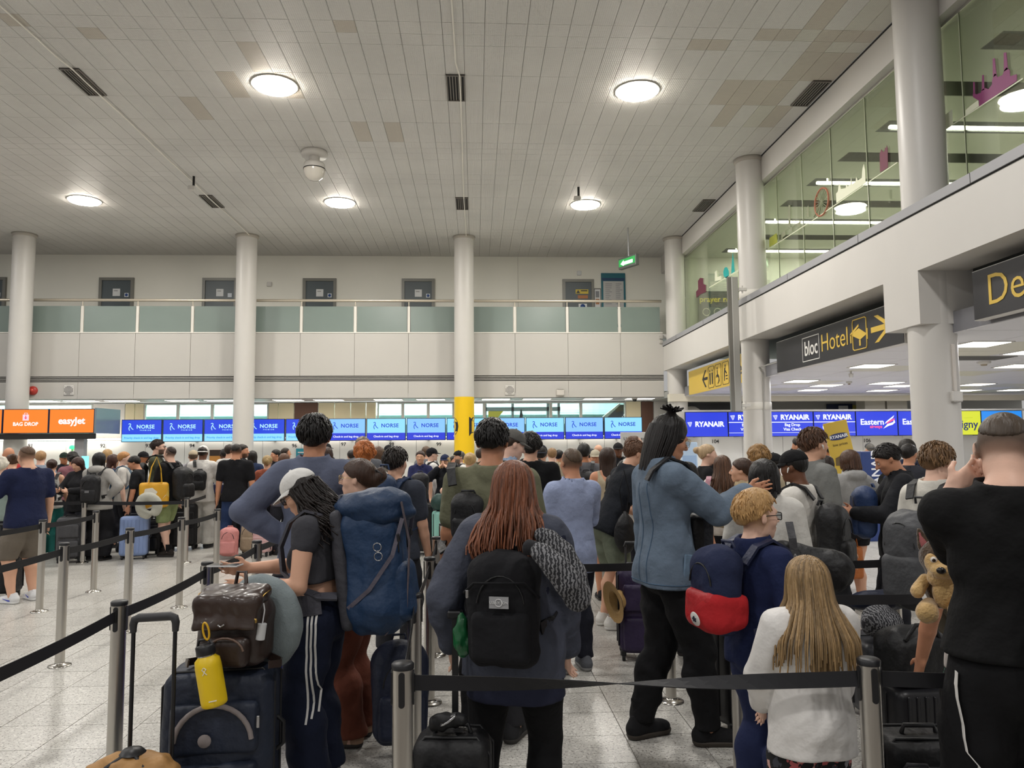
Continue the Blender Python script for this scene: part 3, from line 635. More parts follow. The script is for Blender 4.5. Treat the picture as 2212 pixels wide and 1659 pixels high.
for k, sp_ in enumerate(spec):
    x = RX + k * RW; h = RZ1 - RZ0; t = screen('check_in_screen', rl[k], x + .006, RYY, RZ0, RW - .012, h, 'row of check-in screens under the mezzanine'); W2, H2 = RW / 2 - .02, h / 2 - .015
    boxm(-W2, -.004, -H2, W2, .01, H2).obj('picture', RYE if sp_ == 'lime' else RSK if sp_ == 'sky' else RB, t)
    if sp_ in ('ryan', 'bag', 'flexi'):
        z = 0 if sp_ == 'ryan' else .2
        text('airline_name', 'RYANAIR', .215, TW, t, (.085, -.008, z), depth=.002, bold=.035); o = obj('harp_mark', HARP, mat('screen_pale', 'cfd6ff', emit=1.), t, loc=(-.53, -.004, z + .005)); obj('harp_strings', HLM, RB, o)
        if sp_ != 'ryan':
            boxm(-W2, -.008, .045, W2, -.004, .066).obj('rule', TW, t); boxm(-W2, -.008, -.27, W2, -.004, -.26).obj('rule', TW, t)
        if sp_ == 'bag': text('service_name', 'Bag Drop', .125, TW, t, (0, -.008, -.03), depth=.002, bold=.016); text('service_name', 'Visa Check', .125, TW, t, (0, -.008, -.165), depth=.002, bold=.016)
        if sp_ == 'flexi':
            text('service_name', 'Flexi Plus', .125, TW, t, (.17, -.008, -.1), depth=.002, bold=.016)
            MB().tube([(-.28 + .095 * math.cos(a), -.006, -.1 + .095 * math.sin(a)) for a in np.linspace(0, 6.283, 20, endpoint=False)], .012, 5, closed=True).box(-.33, -.01, -.112, -.23, -.006, -.088).box(-.292, -.01, -.15, -.268, -.006, -.05).obj('cross_symbol', TW, t)
    elif sp_ == 'east':
        text('airline_name', 'Eastern', .25, TW, t, (-.15, -.008, .04), depth=.002, bold=.02); text('airline_word', 'airways', .13, PK, t, (-.03, -.008, -.1), depth=.002, bold=.03)
        MB().prism([(.2, -.16), (.33, -.02), (.52, .04), (.55, .14), (.58, .03), (.5, -.04), (.36, -.08)], -.008, -.004).prism([(.24, -.02), (.36, .06), (.52, .17), (.56, .25), (.42, .15), (.3, .06)], -.008, -.004).obj('wing_symbol', TW, t); MB().prism([(.3, -.02), (.42, .04), (.55, .1), (.57, .16), (.42, .1), (.32, .03)], -.011, -.008).obj('wing_stripe', PK, t)
    elif sp_ == 'lime': text('airline_name', 'Aurigny', .34, mat('screen_dark', '14204a', emit=.99), t, (.02, -.008, -.05), depth=.002, bold=.015); text('airline_word', 'GUERNSEY', .06, mat('screen_olive', '9aa02a', emit=.99), t, (.25, -.008, .16), depth=.002)
    else: MB().tube([(-.4 + .2 * math.cos(a), -.006, -.2 + .2 * math.sin(a)) for a in np.linspace(-.5, 2.5, 16)], .014, 5).obj('arc_mark', TW, t)
tag(boxm(RX - .02, RYY + .02, RZ1 + .005, 17.5, RYY + .4, RZ1 + .06).obj('screen_top_rail', WHITE2), 'white rail along the top of the blue RYANAIR screens', 'rail')
we = struct('wall_checkin_right', boxm(6.0, 24.5, 0, 18, 24.6, 1.97).mesh('wall'), mat('desk_gap', '8c8c8a', .7))
x = 6.0
while x < 17.8: boxm(x + .006, 24.48, 0, x + 1.335 - .006, 24.51, 1.96).obj('back_panel', WD, we); x += 1.335
for n_, px, py in ((104, 1545, 954), (106, 1873, 952)):
    p = at_y(px, py, 24.47); text('desk_number', str(n_), .17, BLACKP, we, (p.x, 24.474, p.z), depth=.002, bold=.012)
tag(boxm(6.3, 23.6, 1.99, 17.5, 23.75, 2.02).obj('strip_light', EMW(4.)), 'long white strip light behind the blue RYANAIR screens', 'strip light')
# ================================================================== MEZZANINE ON THE RIGHT
FX = 6.2; BZ0, BZ1 = 4.10, 4.90
prof = [(-4, BZ0), (3.35, BZ0), (3.35, 3.35), (4.25, 3.35), (4.25, BZ0), (10.25, BZ0), (10.25, 3.35), (11.16, 3.35), (11.16, BZ0), (24.72, BZ0), (24.72, BZ1), (-4, BZ1)]
mbm = MB()
for a, b, z in ((-4, 3.35, BZ0), (3.35, 4.25, 3.35), (4.25, 10.25, BZ0), (10.25, 11.16, 3.35), (11.16, 24.72, BZ0)): mbm.box(FX, a, z, 7.0 if z < 4 else 6.92, b, BZ1)
wrt = struct('wall_right', mbm.mesh('wall_right'), WHITE)
TRM = struct('trim_1', MB().box(FX - .025, -4, BZ1 + .02, FX + .7, 24.72, BZ1 + .15).mesh('trim'), GREYP)
boxm(FX - .004, -4, BZ1, FX + .3, 24.72, BZ1 + .02).obj('shadow_gap', DARK, TRM)
for y in (6.3, 9.0, 11.8, 14.6, 17.4, 20.2, 23.0): boxm(FX - .028, y, BZ1 + .02, FX, y + .006, BZ1 + .15).obj('trim_joint', DARK, TRM)
struct('wall_right_upper', MB().box(6.75, -4, 7.86, 7.1, 27, CEIL + .03).mesh('upper_beam'), WHITE)
struct('trim_2', MB().box(6.735, -4, CEIL - .02, 6.75, 24.7, CEIL + .0).mesh('trim'), DARK)
GX = 6.93
# glazing: one pane between every two joints
jx = sorted(set([at_x(px, py, GX).y for px, py in ((1676, 376), (1729, 328), (1792, 274), (1866, 206))]))
ps = (jx[-1] - jx[0]) / 3
GY = [jx[0] + ps * k for k in range(-9, 6)]; GY = [y for y in GY if -3 < y < 24.5] + [24.55]
glz = struct('window_90', MB().box(GX - .02, -3, 5.0, GX + .03, 24.6, 5.06).box(GX - .02, -3, 7.82, GX + .03, 24.6, 7.87).mesh('window_rail'), ALU)
def tint_glass():
    m = bpy.data.materials.new('tinted_glass'); m.use_nodes = True; nt = m.node_tree; out = nt.nodes['Material Output']; nt.nodes.remove(nt.nodes['Principled BSDF'])
    tr = nt.nodes.new('ShaderNodeBsdfTransparent'); tr.inputs[0].default_value = lin('ecf0e6'); gl = nt.nodes.new('ShaderNodeBsdfGlossy'); gl.inputs['Roughness'].default_value = .02; gl.inputs[0].default_value = (1, 1, .98, 1)
    fr = nt.nodes.new('ShaderNodeFresnel'); fr.inputs[0].default_value = 1.5; mx = nt.nodes.new('ShaderNodeMixShader'); ma = nt.nodes.new('ShaderNodeMath'); ma.operation = 'MULTIPLY_ADD'; ma.inputs[1].default_value = .5; ma.inputs[2].default_value = .0
    nt.links.new(fr.outputs[0], ma.inputs[0]); nt.links.new(ma.outputs[0], mx.inputs[0]); nt.links.new(tr.outputs[0], mx.inputs[1]); nt.links.new(gl.outputs[0], mx.inputs[2]); nt.links.new(mx.outputs[0], out.inputs[0])
    return m
TG = tint_glass(); JT = mat('glass_joint', 'c9cdb4', .3)
for i in range(len(GY) - 1):
    boxm(GX, GY[i] + .006, 5.06, GX + .012, GY[i + 1] - .006, 7.82).obj('window_pane', TG, glz)
    boxm(GX - .003, GY[i] - .006, 5.06, GX + .015, GY[i] + .006, 7.82).obj('glass_joint', JT, glz)
# upper room
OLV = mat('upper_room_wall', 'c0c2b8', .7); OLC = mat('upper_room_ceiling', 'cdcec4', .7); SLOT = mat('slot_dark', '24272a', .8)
struct('floor_upper', boxm(7.0, -4, 4.75, 16, 27, 4.9).mesh('floor'), OLV)
struct('wall_upper_back', boxm(15, -4, 4.9, 15.2, 26, 8).mesh('wall'), OLV); struct('wall_upper_end', boxm(7.0, 24.75, 4.9, 15, 24.95, 8).mesh('wall'), OLV)
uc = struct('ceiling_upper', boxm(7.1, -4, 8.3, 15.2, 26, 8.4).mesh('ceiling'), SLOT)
slots = [10.98 + 1.6 * k for k in range(-9, 9)]; prev = -4.
for i, y in enumerate(slots):
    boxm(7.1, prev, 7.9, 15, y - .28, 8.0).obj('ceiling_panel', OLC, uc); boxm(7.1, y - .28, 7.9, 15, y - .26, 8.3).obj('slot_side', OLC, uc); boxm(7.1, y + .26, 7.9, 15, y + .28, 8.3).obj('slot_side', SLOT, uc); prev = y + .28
boxm(7.1, prev, 7.9, 15, 26, 8.0).obj('ceiling_panel', OLC, uc); boxm(7.1, -4, 7.895, 8.0, 26, 7.96).obj('edge_panel', OLC, uc)
lk = 0
for i, y in enumerate(slots):
    if i % 2 == (slots.index(min(slots, key=lambda v: abs(v - 14.18))) % 2) and y > 12:
        lk += 1
        tag(MB().box(8.15, y - .035, 7.86, 13.5, y + .035, 7.91).box(8.4, y - .01, 7.9, 8.42, y + .01, 8.2985).box(12.6, y - .01, 7.9, 12.62, y + .01, 8.2985).obj('linear_light', EMW(22.)), f'long white linear light in a ceiling slot behind the mezzanine glass, {["nearest", "second nearest", "third nearest", "fourth nearest", "fifth nearest", "farthest"][min(5, lk - 1)]} of them', 'linear light', 'linear lights behind the mezzanine glass')
        l = bpy.data.lights.new('linear_light_glow', 'AREA'); l.shape = 'RECTANGLE'; l.size = 5.5; l.size_y = .1; l.energy = 115; l.color = (1, .985, .94); lo = bpy.data.objects.new('linear_light_glow', l); lo.location = (10.9, y, 7.84); COL.objects.link(lo)
# sign on the end wall of the upper room
x0 = 7.35; t = thing('room_sign', 'dark grey sign reading prayer room on the upper room end wall', 'sign', (8.15, 24.7, 6.15))
boxm(-.75, -.05, -.55, .75, .04, .6, bev=.01).obj('board', mat('sign_dark_olive', '3c3f36', .5), t); text('sign_text', 'prayer room', .27, mat('sign_yellow_paint', 'e0d23a', .5), t, (-.02, -.056, .32), depth=.002, bold=.01)
for k in range(3): MB().tube([(-.5 + .38 * k + .12 * math.cos(a), -.056, -.1 + .12 * math.sin(a)) for a in np.linspace(0, 6.283, 18, endpoint=False)], .012, 5, closed=True).obj('ring_symbol', mat('sign_cream', 'd8d6bb', .5), t)
tag(boxm(10.2, 24.6, 5.5, 11.3, 24.74, 6.6).obj('dark_panel', mat('panel_dark', '38392f', .5)), 'dark square panel on the upper room end wall, right of the prayer room sign', 'panel')
# skyline decals on the glass
PUR = mat('decal_magenta', '823a68', .6); MAR = mat('decal_maroon', '6b3144', .6); WHT = mat('decal_white', 'd9dcc4', .6); TEAL = mat('decal_teal', '1d9c97', .6); GRN = mat('decal_grey_green', '7f8467', .6); ORA = mat('decal_orange', 'a5654d', .6); YGR = mat('decal_yellow_green', 'a8ad4a', .6)
DX = GX - .008
def decal(name, label, polys, m, mats=None):
    """outline given as pixels of the photograph, laid out on the plane of the glass"""
    mb = MB()
    for pl in polys:
        P = [at_x(a, b, DX) for a, b in pl]; mb.prism([(p.y, p.z) for p in P], DX - .003, DX + .002, axes='yz')
    return tag(mb.obj(name, m), label, 'glass decal')
def q(ox, oy, s, pts): return [(ox + a / s, oy + b / s) for a, b in pts]
z1 = lambda pts: q(1900, 0, 3.949, pts)
decal('skyline_decal', 'magenta power station silhouette with tall chimneys on the mezzanine glass', [z1([(850, 910), (850, 860), (800, 830), (795, 800), (805, 795), (830, 805), (865, 790), (870, 770), (900, 750), (930, 760), (960, 720), (962, 680), (985, 625), (1000, 640), (1005, 660), (1050, 640), (1065, 600), (1085, 575), (1112, 600), (1115, 650), (1172, 632), (1172, 690)]),
      z1([(800, 800), (800, 700), (812, 700), (815, 800)]), z1([(872, 775), (876, 640), (890, 640), (895, 765)]), z1([(968, 660), (966, 500), (984, 496), (998, 640)]), z1([(1062, 610), (1060, 450), (1082, 446), (1096, 590)])], PUR)
decal('skyline_decal', 'low white building outline beside the magenta power station decal', [z1([(734, 985), (734, 940), (785, 895), (842, 855), (848, 905)]), z1([(692, 1022), (692, 1012), (1222, 664), (1222, 676)])], WHT)
decal('skyline_decal', 'white columned hall decal just right of the big upper column', [z1([(545, 1120), (541, 1000), (560, 980), (620, 932), (626, 1065)]), z1([(626, 1065), (626, 1055), (692, 1015), (692, 1025)])], WHT)
z8 = lambda pts: q(1640, 200, 4.609, pts)
decal('skyline_decal', 'dark maroon square tower decal left of the big upper column', [z8([(1205, 795), (1200, 610), (1218, 565), (1232, 590), (1250, 585), (1252, 548), (1262, 555), (1272, 525), (1280, 560), (1282, 745)])], MAR)
decal('skyline_decal', 'pale outlined parliament with spires and a clock tower on the glass', [z8([(770, 1100), (765, 1005), (785, 985), (795, 890), (808, 930), (815, 960), (862, 950), (870, 905), (880, 935), (908, 920), (915, 840), (925, 915), (960, 885), (968, 838), (982, 875), (1022, 850), (1028, 760), (1042, 710), (1056, 770), (1060, 900)])], WHT)
wc = [at_x(1640 + 620 / 4.609, 200 + 1090 / 4.609, DX), at_x(1640 + 690 / 4.609, 200 + 1060 / 4.609, DX)]
c0 = wc[0]; ry = abs(at_x(1640 + 690 / 4.609, 200 + 1060 / 4.609, DX).y - c0.y); rz = abs(at_x(1640 + 625 / 4.609, 200 + 950 / 4.609, DX).z - c0.z)
t = thing('skyline_decal', 'big wheel decal with an orange rim and thin spokes on the glass', 'glass decal', (0, 0, 0))
MB().tube([(DX, c0.y + ry * math.cos(a), c0.z + rz * math.sin(a)) for a in np.linspace(0, 6.283, 30, endpoint=False)], .018, 5, closed=True).obj('rim', ORA, t)
sp = MB()
for a in np.linspace(0, 6.283, 18, endpoint=False): sp.tube([c0, (DX, c0.y + ry * math.cos(a), c0.z + rz * math.sin(a))], .007, 4)
for p_ in ((590, 1240), (545, 1240)): sp.tube([c0, at_x(1640 + p_[0] / 4.609, 200 + p_[1] / 4.609, DX)], .015, 4)
sp.obj('spokes', GRN, t)
decal('skyline_decal', 'slim dark obelisk decal left of the big wheel decal', [z8([(476, 1240), (480, 1150), (487, 1118), (494, 1150), (498, 1240)])], GRN)
decal('skyline_decal', 'grey arched viaduct line decal left of the big wheel decal', [z8([(220, 1470), (220, 1400), (400, 1290), (410, 1250), (412, 1330), (380, 1350), (378, 1310), (330, 1340), (330, 1380), (310, 1390), (308, 1350), (260, 1380), (262, 1420), (235, 1440), (235, 1465)]), z8([(292, 1340), (292, 1120), (310, 1120), (312, 1340)])], GRN)
decal('skyline_decal', 'yellow-green block decal on the glass beside the middle column', [z8([(102, 1540), (102, 1450), (172, 1400), (180, 1490)])], YGR)
decal('skyline_decal', 'thin pale base line running under the skyline decals', [z8([(80, 1570), (80, 1562), (560, 1250), (560, 1258)]), z8([(560, 1258), (560, 1250), (1375, 690), (1375, 700)])], WHT)
z6 = lambda pts: q(1480, 480, 3.457, pts)
decal('skyline_decal', 'teal spire decal on the glass left of the middle column', [z6([(345, 385), (348, 320), (356, 225), (366, 320), (370, 370)])], TEAL)
decal('skyline_decal', 'teal egg-shaped tower decal on the glass above the grey mast', [z6([(288, 400), (285, 370), (295, 340), (310, 335), (325, 360), (328, 400), (305, 420)])], TEAL)
decal('skyline_decal', 'maroon stepped tower decal above the prayer room sign', [z6([(85, 565), (82, 520), (98, 500), (96, 440), (112, 415), (135, 418), (135, 460), (155, 470), (155, 520), (110, 540)])], MAR)
decal('skyline_decal', 'small white outline decal between the teal and maroon decals', [z6([(222, 440), (222, 370), (236, 360), (240, 410), (268, 400), (268, 430)]), z6([(180, 490), (180, 484), (410, 348), (410, 354)])], WHT)
# ---- signs under the beam
def signboard(name, label, y0, y1, z0, z1, mcol, border=None):
    t = thing(name, label, 'sign', (6.5, (y0 + y1) / 2, (z0 + z1) / 2), 0); w = (y1 - y0) / 2; h = (z1 - z0) / 2
    boxm(0, -w, -h, .14, w, h).obj('casing', WHITE2, t); boxm(-.008, -w + .01, -h + .01, .004, w - .01, h - .01).obj('board', mcol, t)
    return t
SB = mat('sign_black', '232226', .45); SYL = mat('sign_gold', 'cfae45', .45); SW = mat('sign_white', 'd9d7d2', .5); RT = (PI / 2, 0, -PI / 2)
t = signboard('hanging_sign', 'long black hotel sign with yellow lettering under the mezzanine beam', 11.17, 16.06, 3.20, 3.87, SB); yc = (11.17 + 16.06) / 2; zc = 3.535
sy = lambda px, py=740: at_x(px, py, 6.5)
def sgn(tt, s, size, m, px0, px1, z, **k):
    a, b = sy(px0).y, sy(px1).y; me = text_mesh(s, size, depth=.002, **k); xs_ = [v.co.x for v in me.vertices]; wd = max(xs_) - min(xs_); zs_ = [v.co.y for v in me.vertices]
    o = text('sign_text', s, size, m, tt, (-.012, (a + b) / 2 - tt.location.y + (max(xs_) + min(xs_)) / 2 * (abs(a - b) / wd), z - tt.location.z), rot=RT, depth=.002, **k); o.scale = (abs(a - b) / wd, 1, 1)
sgn(t, 'bloc', .40, SW, 1739, 1767, 3.53, bold=.01)
a, b = sy(1734).y - yc, sy(1770).y - yc
f_ = MB()
for (ya, za, yb, zb) in ((a, -.235, b, -.225), (a, .225, b, .235)): f_.box(-.012, min(ya, yb), za - .005, -.008, max(ya, yb), zb)
for y in (a, b): f_.box(-.012, y - .006, -.235, -.008, y + .006, .235)
f_.obj('logo_frame', SW, t)
sgn(t, 'Hotel', .47, SYL, 1776, 1833, 3.545, bold=-.004)
y0, y1 = sy(1844).y - yc, sy(1874).y - yc; my = (y0 + y1) / 2; hy = abs(y0 - y1) / 2
rr = [(my + hy * (1 if c > 0 else -1) * min(1, abs(c) * 1.35), .26 * (1 if s > 0 else -1) * min(1, abs(s) * 1.35)) for c, s in [(math.cos(a), math.sin(a)) for a in np.linspace(.05, 6.33, 32, endpoint=False)]]
MB().tube([(-.01, y, z) for y, z in rr], .011, 5, closed=True).obj('bed_symbol_frame', SYL, t)
MB().prism([(my + .30, .02), (my + .02, .10), (my - .24, -.03), (my - .02, -.10)], -.013, -.009, axes='yz').prism([(my + .32, .02), (my + .28, .02), (my + .28, -.12), (my + .32, -.12)], -.013, -.009, axes='yz').prism([(my + .02, -.1), (my - .03, -.1), (my - .03, -.2), (my + .02, -.2)], -.013, -.009, axes='yz').prism([(my - .27, .06), (my - .23, .06), (my - .23, -.12), (my - .27, -.12)], -.013, -.009, axes='yz').prism([(my + .32, .04), (my + .02, .17), (my + .02, .13), (my + .30, .0)], -.013, -.009, axes='yz').obj('bed_symbol', SYL, t)
y0, y1 = sy(1884).y - yc, sy(1911).y - yc
MB().prism([(y0, .045), (y1 - .05, .045), (y1 - .05, -.045), (y0, -.045)], -.013, -.009, axes='yz').prism([(y1 + .15, .22), (y1 + .27, .22), (y1 - .12, 0), (y1 + .27, -.22), (y1 + .15, -.22), (y1 - .27, 0)], -.013, -.009, axes='yz').obj('arrow_symbol', SYL, t)
t = signboard('hanging_sign', 'black departures sign with large yellow lettering at the upper right', 4.3, 9.54, 3.27, 3.915, SB)
text('sign_text', 'Departures', .56, SYL, t, (-.012, 9.54 - .27 - t.location.y, .0), rot=RT, depth=.002, bold=-.004, align='LEFT')
t = signboard('hanging_sign', 'yellow toilets sign with an arrow and three pictograms behind the grey mast', 18.15, 22.85, 3.17, 3.895, SYL); yc = t.location.y; BK = mat('sign_ink', '201f1e', .5)
Y_ = lambda px: sy(px, 815).y - yc
a, b = Y_(1517), Y_(1528)
MB().prism([(a - .02, 0), (a - .30, .24), (a - .42, .24), (a - .17, .04), (b - .05, .04), (b - .05, -.04), (a - .17, -.04), (a - .42, -.24), (a - .30, -.24)], -.013, -.009, axes='yz').obj('arrow_symbol', BK, t)
for k, px in enumerate((1537, 1552, 1568.5)):
    y = Y_(px); f_ = [(y + .25 * (1 if c > 0 else -1) * min(1, abs(c) * 1.35), .29 * (1 if s > 0 else -1) * min(1, abs(s) * 1.35)) for c, s in [(math.cos(v), math.sin(v)) for v in np.linspace(.05, 6.33, 28, endpoint=False)]]
    MB().tube([(-.01, u, z) for u, z in f_], .008, 5, closed=True).obj('pictogram_frame', BK, t)
    pm = MB()
    disc = lambda cy, cz, r: pm.prism([(cy + r * math.cos(v), cz + r * math.sin(v)) for v in np.linspace(0, 6.283, 12, endpoint=False)], -.013, -.009, axes='yz')
    bar = lambda p: pm.prism([(y + u, z) for u, z in p], -.013, -.009, axes='yz')
    if k == 0:
        for s_ in (.1, -.1): disc(y + s_, .17, .035); bar([(s_ + .06, .12), (s_ - .06, .12), (s_ - .04, -.2), (s_ + .04, -.2)])
    elif k == 1:
        disc(y + .06, .19, .035); bar([(.09, .14), (.03, .14), (.02, .0), (-.08, -.02), (-.12, -.18), (-.08, -.18), (-.03, -.06), (.08, -.05)]); pm.tube([(-.01, y + .04 + .12 * math.cos(v), -.1 + .12 * math.sin(v)) for v in np.linspace(.4, 4.6, 14)], .014, 4)
    else:
        disc(y + .02, .19, .035); bar([(.1, .13), (.0, .15), (.06, -.02), (.07, -.2), (.12, -.2), (.13, .0)]); bar([(.02, .08), (-.1, .0), (-.08, -.03), (.04, .03)]); bar([(.0, -.06), (-.14, -.06), (-.14, -.09), (.0, -.09)]); bar([(-.02, -.14), (-.14, -.14), (-.14, -.17), (-.02, -.17)])
    pm.obj('pictogram', BK, t)
text('sign_text', 'Toilets', .44, BK, t, (-.012, Y_(1577) , -.0), rot=RT, depth=.002, bold=.008, align='LEFT')
# ---- low ceiling under the mezzanine with light panels
SCZ = 3.22
lowc = struct('ceiling_under_mezzanine', boxm(6.68, -4, SCZ + .012, 20, 24.0, SCZ + .3).mesh('ceiling'), mat('ceiling_joint', '7d7d82', .8))
CP = mat('low_ceiling_tile', 'cfced2', .5); CP2 = mat('low_ceiling_tile_warm', 'c8c5b6', .5)
xs = [6.68 + 1.2 * k for k in range(12)]; ys = [-4 + 1.167 * k for k in range(25)]
for i in range(11):
    for j in range(8, 24):
        obj('ceiling_tile', boxm(-.594, -.577, 0, .594, .577, .014).mesh('ceiling_tile') if (i, j) == (0, 8) else bpy.data.objects['ceiling_tile_low0'].data, CP if rnd.random() > .15 else CP2, lowc, loc=(xs[i] + .6, ys[j] + .58, SCZ)).name = 'ceiling_tile_low0' if (i, j) == (0, 8) else 'ceiling_tile'
bpy.data.objects['ceiling_tile_low0'].name = 'ceiling_tile'
boxm(6.68, -4, SCZ, 20, ys[8], SCZ + .014).obj('ceiling_tile_sheet', CP, lowc)
PANEL_PX = [(2115, 743), (1883, 790), (1730, 823), (1785, 832), (1725, 829), (1755, 842), (1915, 827), (1945, 833), (1905, 843), (2110, 830), (2085, 843), (2190, 842), (2200, 790), (2230, 760)]
PANEL_PX = sorted([q_ for q_ in PANEL_PX if q_[0] != 1725], key=lambda q_: q_[1])
for n_, (px, py) in enumerate(PANEL_PX):
    p = at_z(px, py, SCZ)
    t = thing('ceiling_panel_light', f'flat square light panel in the low ceiling under the mezzanine, {ORD[n_]} nearest', 'ceiling light', (p.x, p.y, SCZ), 0, 'square light panels under the mezzanine')
    boxm(-.34, -.34, -.012, .34, .34, .01).obj('frame', WHITE2, t); boxm(-.30, -.30, -.016, .30, .30, -.011).obj('panel', EMW(6.), t)
def low_light(x, y, e):
    l = bpy.data.lights.new('low_ceiling_light', 'AREA'); l.shape = 'SQUARE'; l.size = .58; l.energy = e; l.color = (.96, .97, 1); lo = bpy.data.objects.new('low_ceiling_light', l); lo.location = (x, y, SCZ - .022); COL.objects.link(lo)
for px, py in PANEL_PX: p = at_z(px, py, SCZ); low_light(p.x, p.y, 30)
for x, y in ((8.6, 3.), (11.8, 3.), (8.6, 8.), (11.8, 8.)):  # unseen panels with lamps, added to brighten the near end under the mezzanine
    boxm(x - .30, y - .30, SCZ - .016, x + .30, y + .30, SCZ + .01).obj('unseen_light_panel', EMW(6.), lowc); low_light(x, y, 42)
for px, py, lab, r in ((1834, 824, 'small round smoke detector in the low ceiling under the mezzanine', .07), (2125, 781, 'flat round ceiling fitting beyond the big right column', .12)):
    p = at_z(px, py, SCZ); t = thing('smoke_detector', lab, 'detector', (p.x, p.y, SCZ)); MB().lathe([(r, 0), (r, -.03), (r * .7, -.05), (.0001, -.055)], n=16).obj('body', WHITE2, t); MB().lathe([(r * .5, -.05), (r * .4, -.08), (.0001, -.085)], n=12).obj('sensor_tip', mat('warm_grey', '9b8f7d', .5), t)
p = at_z(2110, 773, SCZ); t = thing('ceiling_grille', 'dark flat air grille in the low ceiling right of the big column', 'vent', (p.x, p.y, SCZ - .004)); boxm(-.55, -.3, -.01, .55, .3, .004).obj('frame', mat('grille_frame', '8a8a88', .5), t)
for k in range(9): boxm(-.5, -.27 + .06 * k, -.016, .5, -.235 + .06 * k, -.009).obj('slat', mat('grille_slat', '55534f', .6), t)
p = at_z(1838, 802, SCZ); t = thing('ceiling_speaker', 'small white spotlight on a short arm under the black hotel sign', 'spotlight', (p.x, p.y, SCZ)); MB().cyl((0, 0, 0), (0, 0, -.06), .02, n=8).obj('arm', WHITE2, t); MB().cyl((0, 0, -.05), (0, 0, -.13), .05, .04, n=12).obj('lamp_head', WHITE2, t)
# header and back wall beyond the low ceiling
struct('wall_header', MB().box(6.2, 24.0, 3.06, 20, 24.3, 3.3).mesh('header'), mat('header_cream', 'd9d3c3', .5))
struct('wall_right_rear', boxm(6.2, 27.0, 0, 20, 27.2, 3.6).mesh('wall'), mat('rear_grey_wall', 'b4b3ad', .6)); struct('ceiling_rear_right', boxm(6.2, 24.3, 3.2, 20, 27, 3.4).mesh('ceiling'), mat('rear_ceiling', '9b9b98', .7))
for a, b, nm in ((1868, 1914, 'broad'), (1916, 1962, 'narrow')):
    p, q_ = at_y(a, 870, 25.5), at_y(b, 870, 25.5); struct('column', boxm(p.x, 25.5, 0, q_.x - .04, 26.1, 3.25).mesh('pier'), mat('pier_paint', 'cbc6b9', .5))
t = thing('rear_signboard', 'dark navy panel with pale patches on the rear wall above the RYANAIR screens', 'sign', (at_y(1814, 878, 26.9).x, 26.95, 2.9)); p = at_y(1777, 875, 26.9); w_ = (at_y(1832, 875, 26.9).x - p.x) / 2
boxm(-w_, -.05, -.2, w_, .0, .2).obj('board', mat('navy_board', '1c2546', .5), t); boxm(-.05, -.06, -.12, .3, -.05, .14).obj('pale_patch', PAPER, t); boxm(w_, -.06, -.2, w_ + .45, -.0, .16).obj('yellow_panel', mat('panel_mustard', 'b6ad50', .5), t)
t = thing('round_duct', 'row of pale round lamps over dark machinery behind the first RYANAIR screen', 'machinery', (at_y(1497, 875, 25).x, 25.2, 0)); boxm(-.4, .4, 0, 1.7, .6, 3.1).obj('dark_backing', mat('machine_dark', '4a4a4c', .6), t); MB().box(-.1, .1, 2.70, .1, .42, 2.74).lathe([(.32, 2.72), (.26, 2.86), (.12, 2.95), (.0001, 2.96)], n=16).obj('domed_cover', WHITE2, t); boxm(.5, -.1, 2.72, 1.6, .4, 2.79).obj('pale_tray', WHITE2, t)
# ---- grey mast by the middle column, its brackets, conduit and sockets
pa = at_y(1586, 600, 16.75); pb = at_y(1590, 880, 16.75)
t = thing('display_mast', 'tall grey metal mast clamped to the middle column beside the yellow sign', 'mast', (pa.x - .02, 16.75, 2.42))
boxm(-.06, -.05, 0, .09, .05, 3.03, bev=.01).obj('front_profile', mat('mast_metal', 'a3a29d', .4, metal=.4), t); boxm(-.14, -.03, 0, -.06, .05, 3.03).obj('side_profile', mat('mast_dark', '77756f', .4, metal=.4), t)
for z in (.1, 2.72): 
    MB().box(.09, -.02, z, .30, .05, z + .07, bev=.01).cyl((.2, .015, z - .05), (.2, .015, z + .12), .02, n=8).obj('bracket_arm', WHITE2, t)
    MB().lathe([(RC + .004, z - .04), (RC + .012, z - .03), (RC + .012, z + .12), (RC + .004, z + .13)], c=(COLX[3] - (pa.x - .02), COLY[1] - 16.75, 0), n=36).obj('clamp_band', mat('clamp_paint', 'd3d0c8', .45), t)
cx, cy = COLX[3] - RC * .75, COLY[1] - RC * .72
p = at_y(1676, 800, cy)
tag(MB().tube([(6.52, 16.0, 3.45), (COLX[3] - .05, COLY[1] - RC - .03, 3.44), (COLX[3] + .03, COLY[1] - RC - .02, 3.38), (COLX[3] + .03, COLY[1] - RC - .02, 1.0)], .014, 7).obj('conduit', mat('conduit_grey', '96948f', .5)), 'thin grey conduit running down the middle column from the hotel sign', 'conduit')
p = at_x(2052, 800, COLX[3]); bx, by = COLX[3] + RC * .30, COLY[2] - RC * .97
t = thing('conduit_with_box', 'white conduit ending in a small white box on the big right column', 'conduit', (bx, by, 0))
MB().box(-.022, -.03, 2.40, .022, .01, 3.06, bev=.006).obj('trunking', mat('trunking_paint', 'c9c3bc', .5), t); MB().box(-.075, -.07, 2.26, .075, .02, 2.40, bev=.012).obj('socket_box', WHITE2, t); boxm(-.06, -.06, 2.248, .06, .01, 2.262).obj('socket_face', mat('socket_grey', '8c8a86', .5), t)
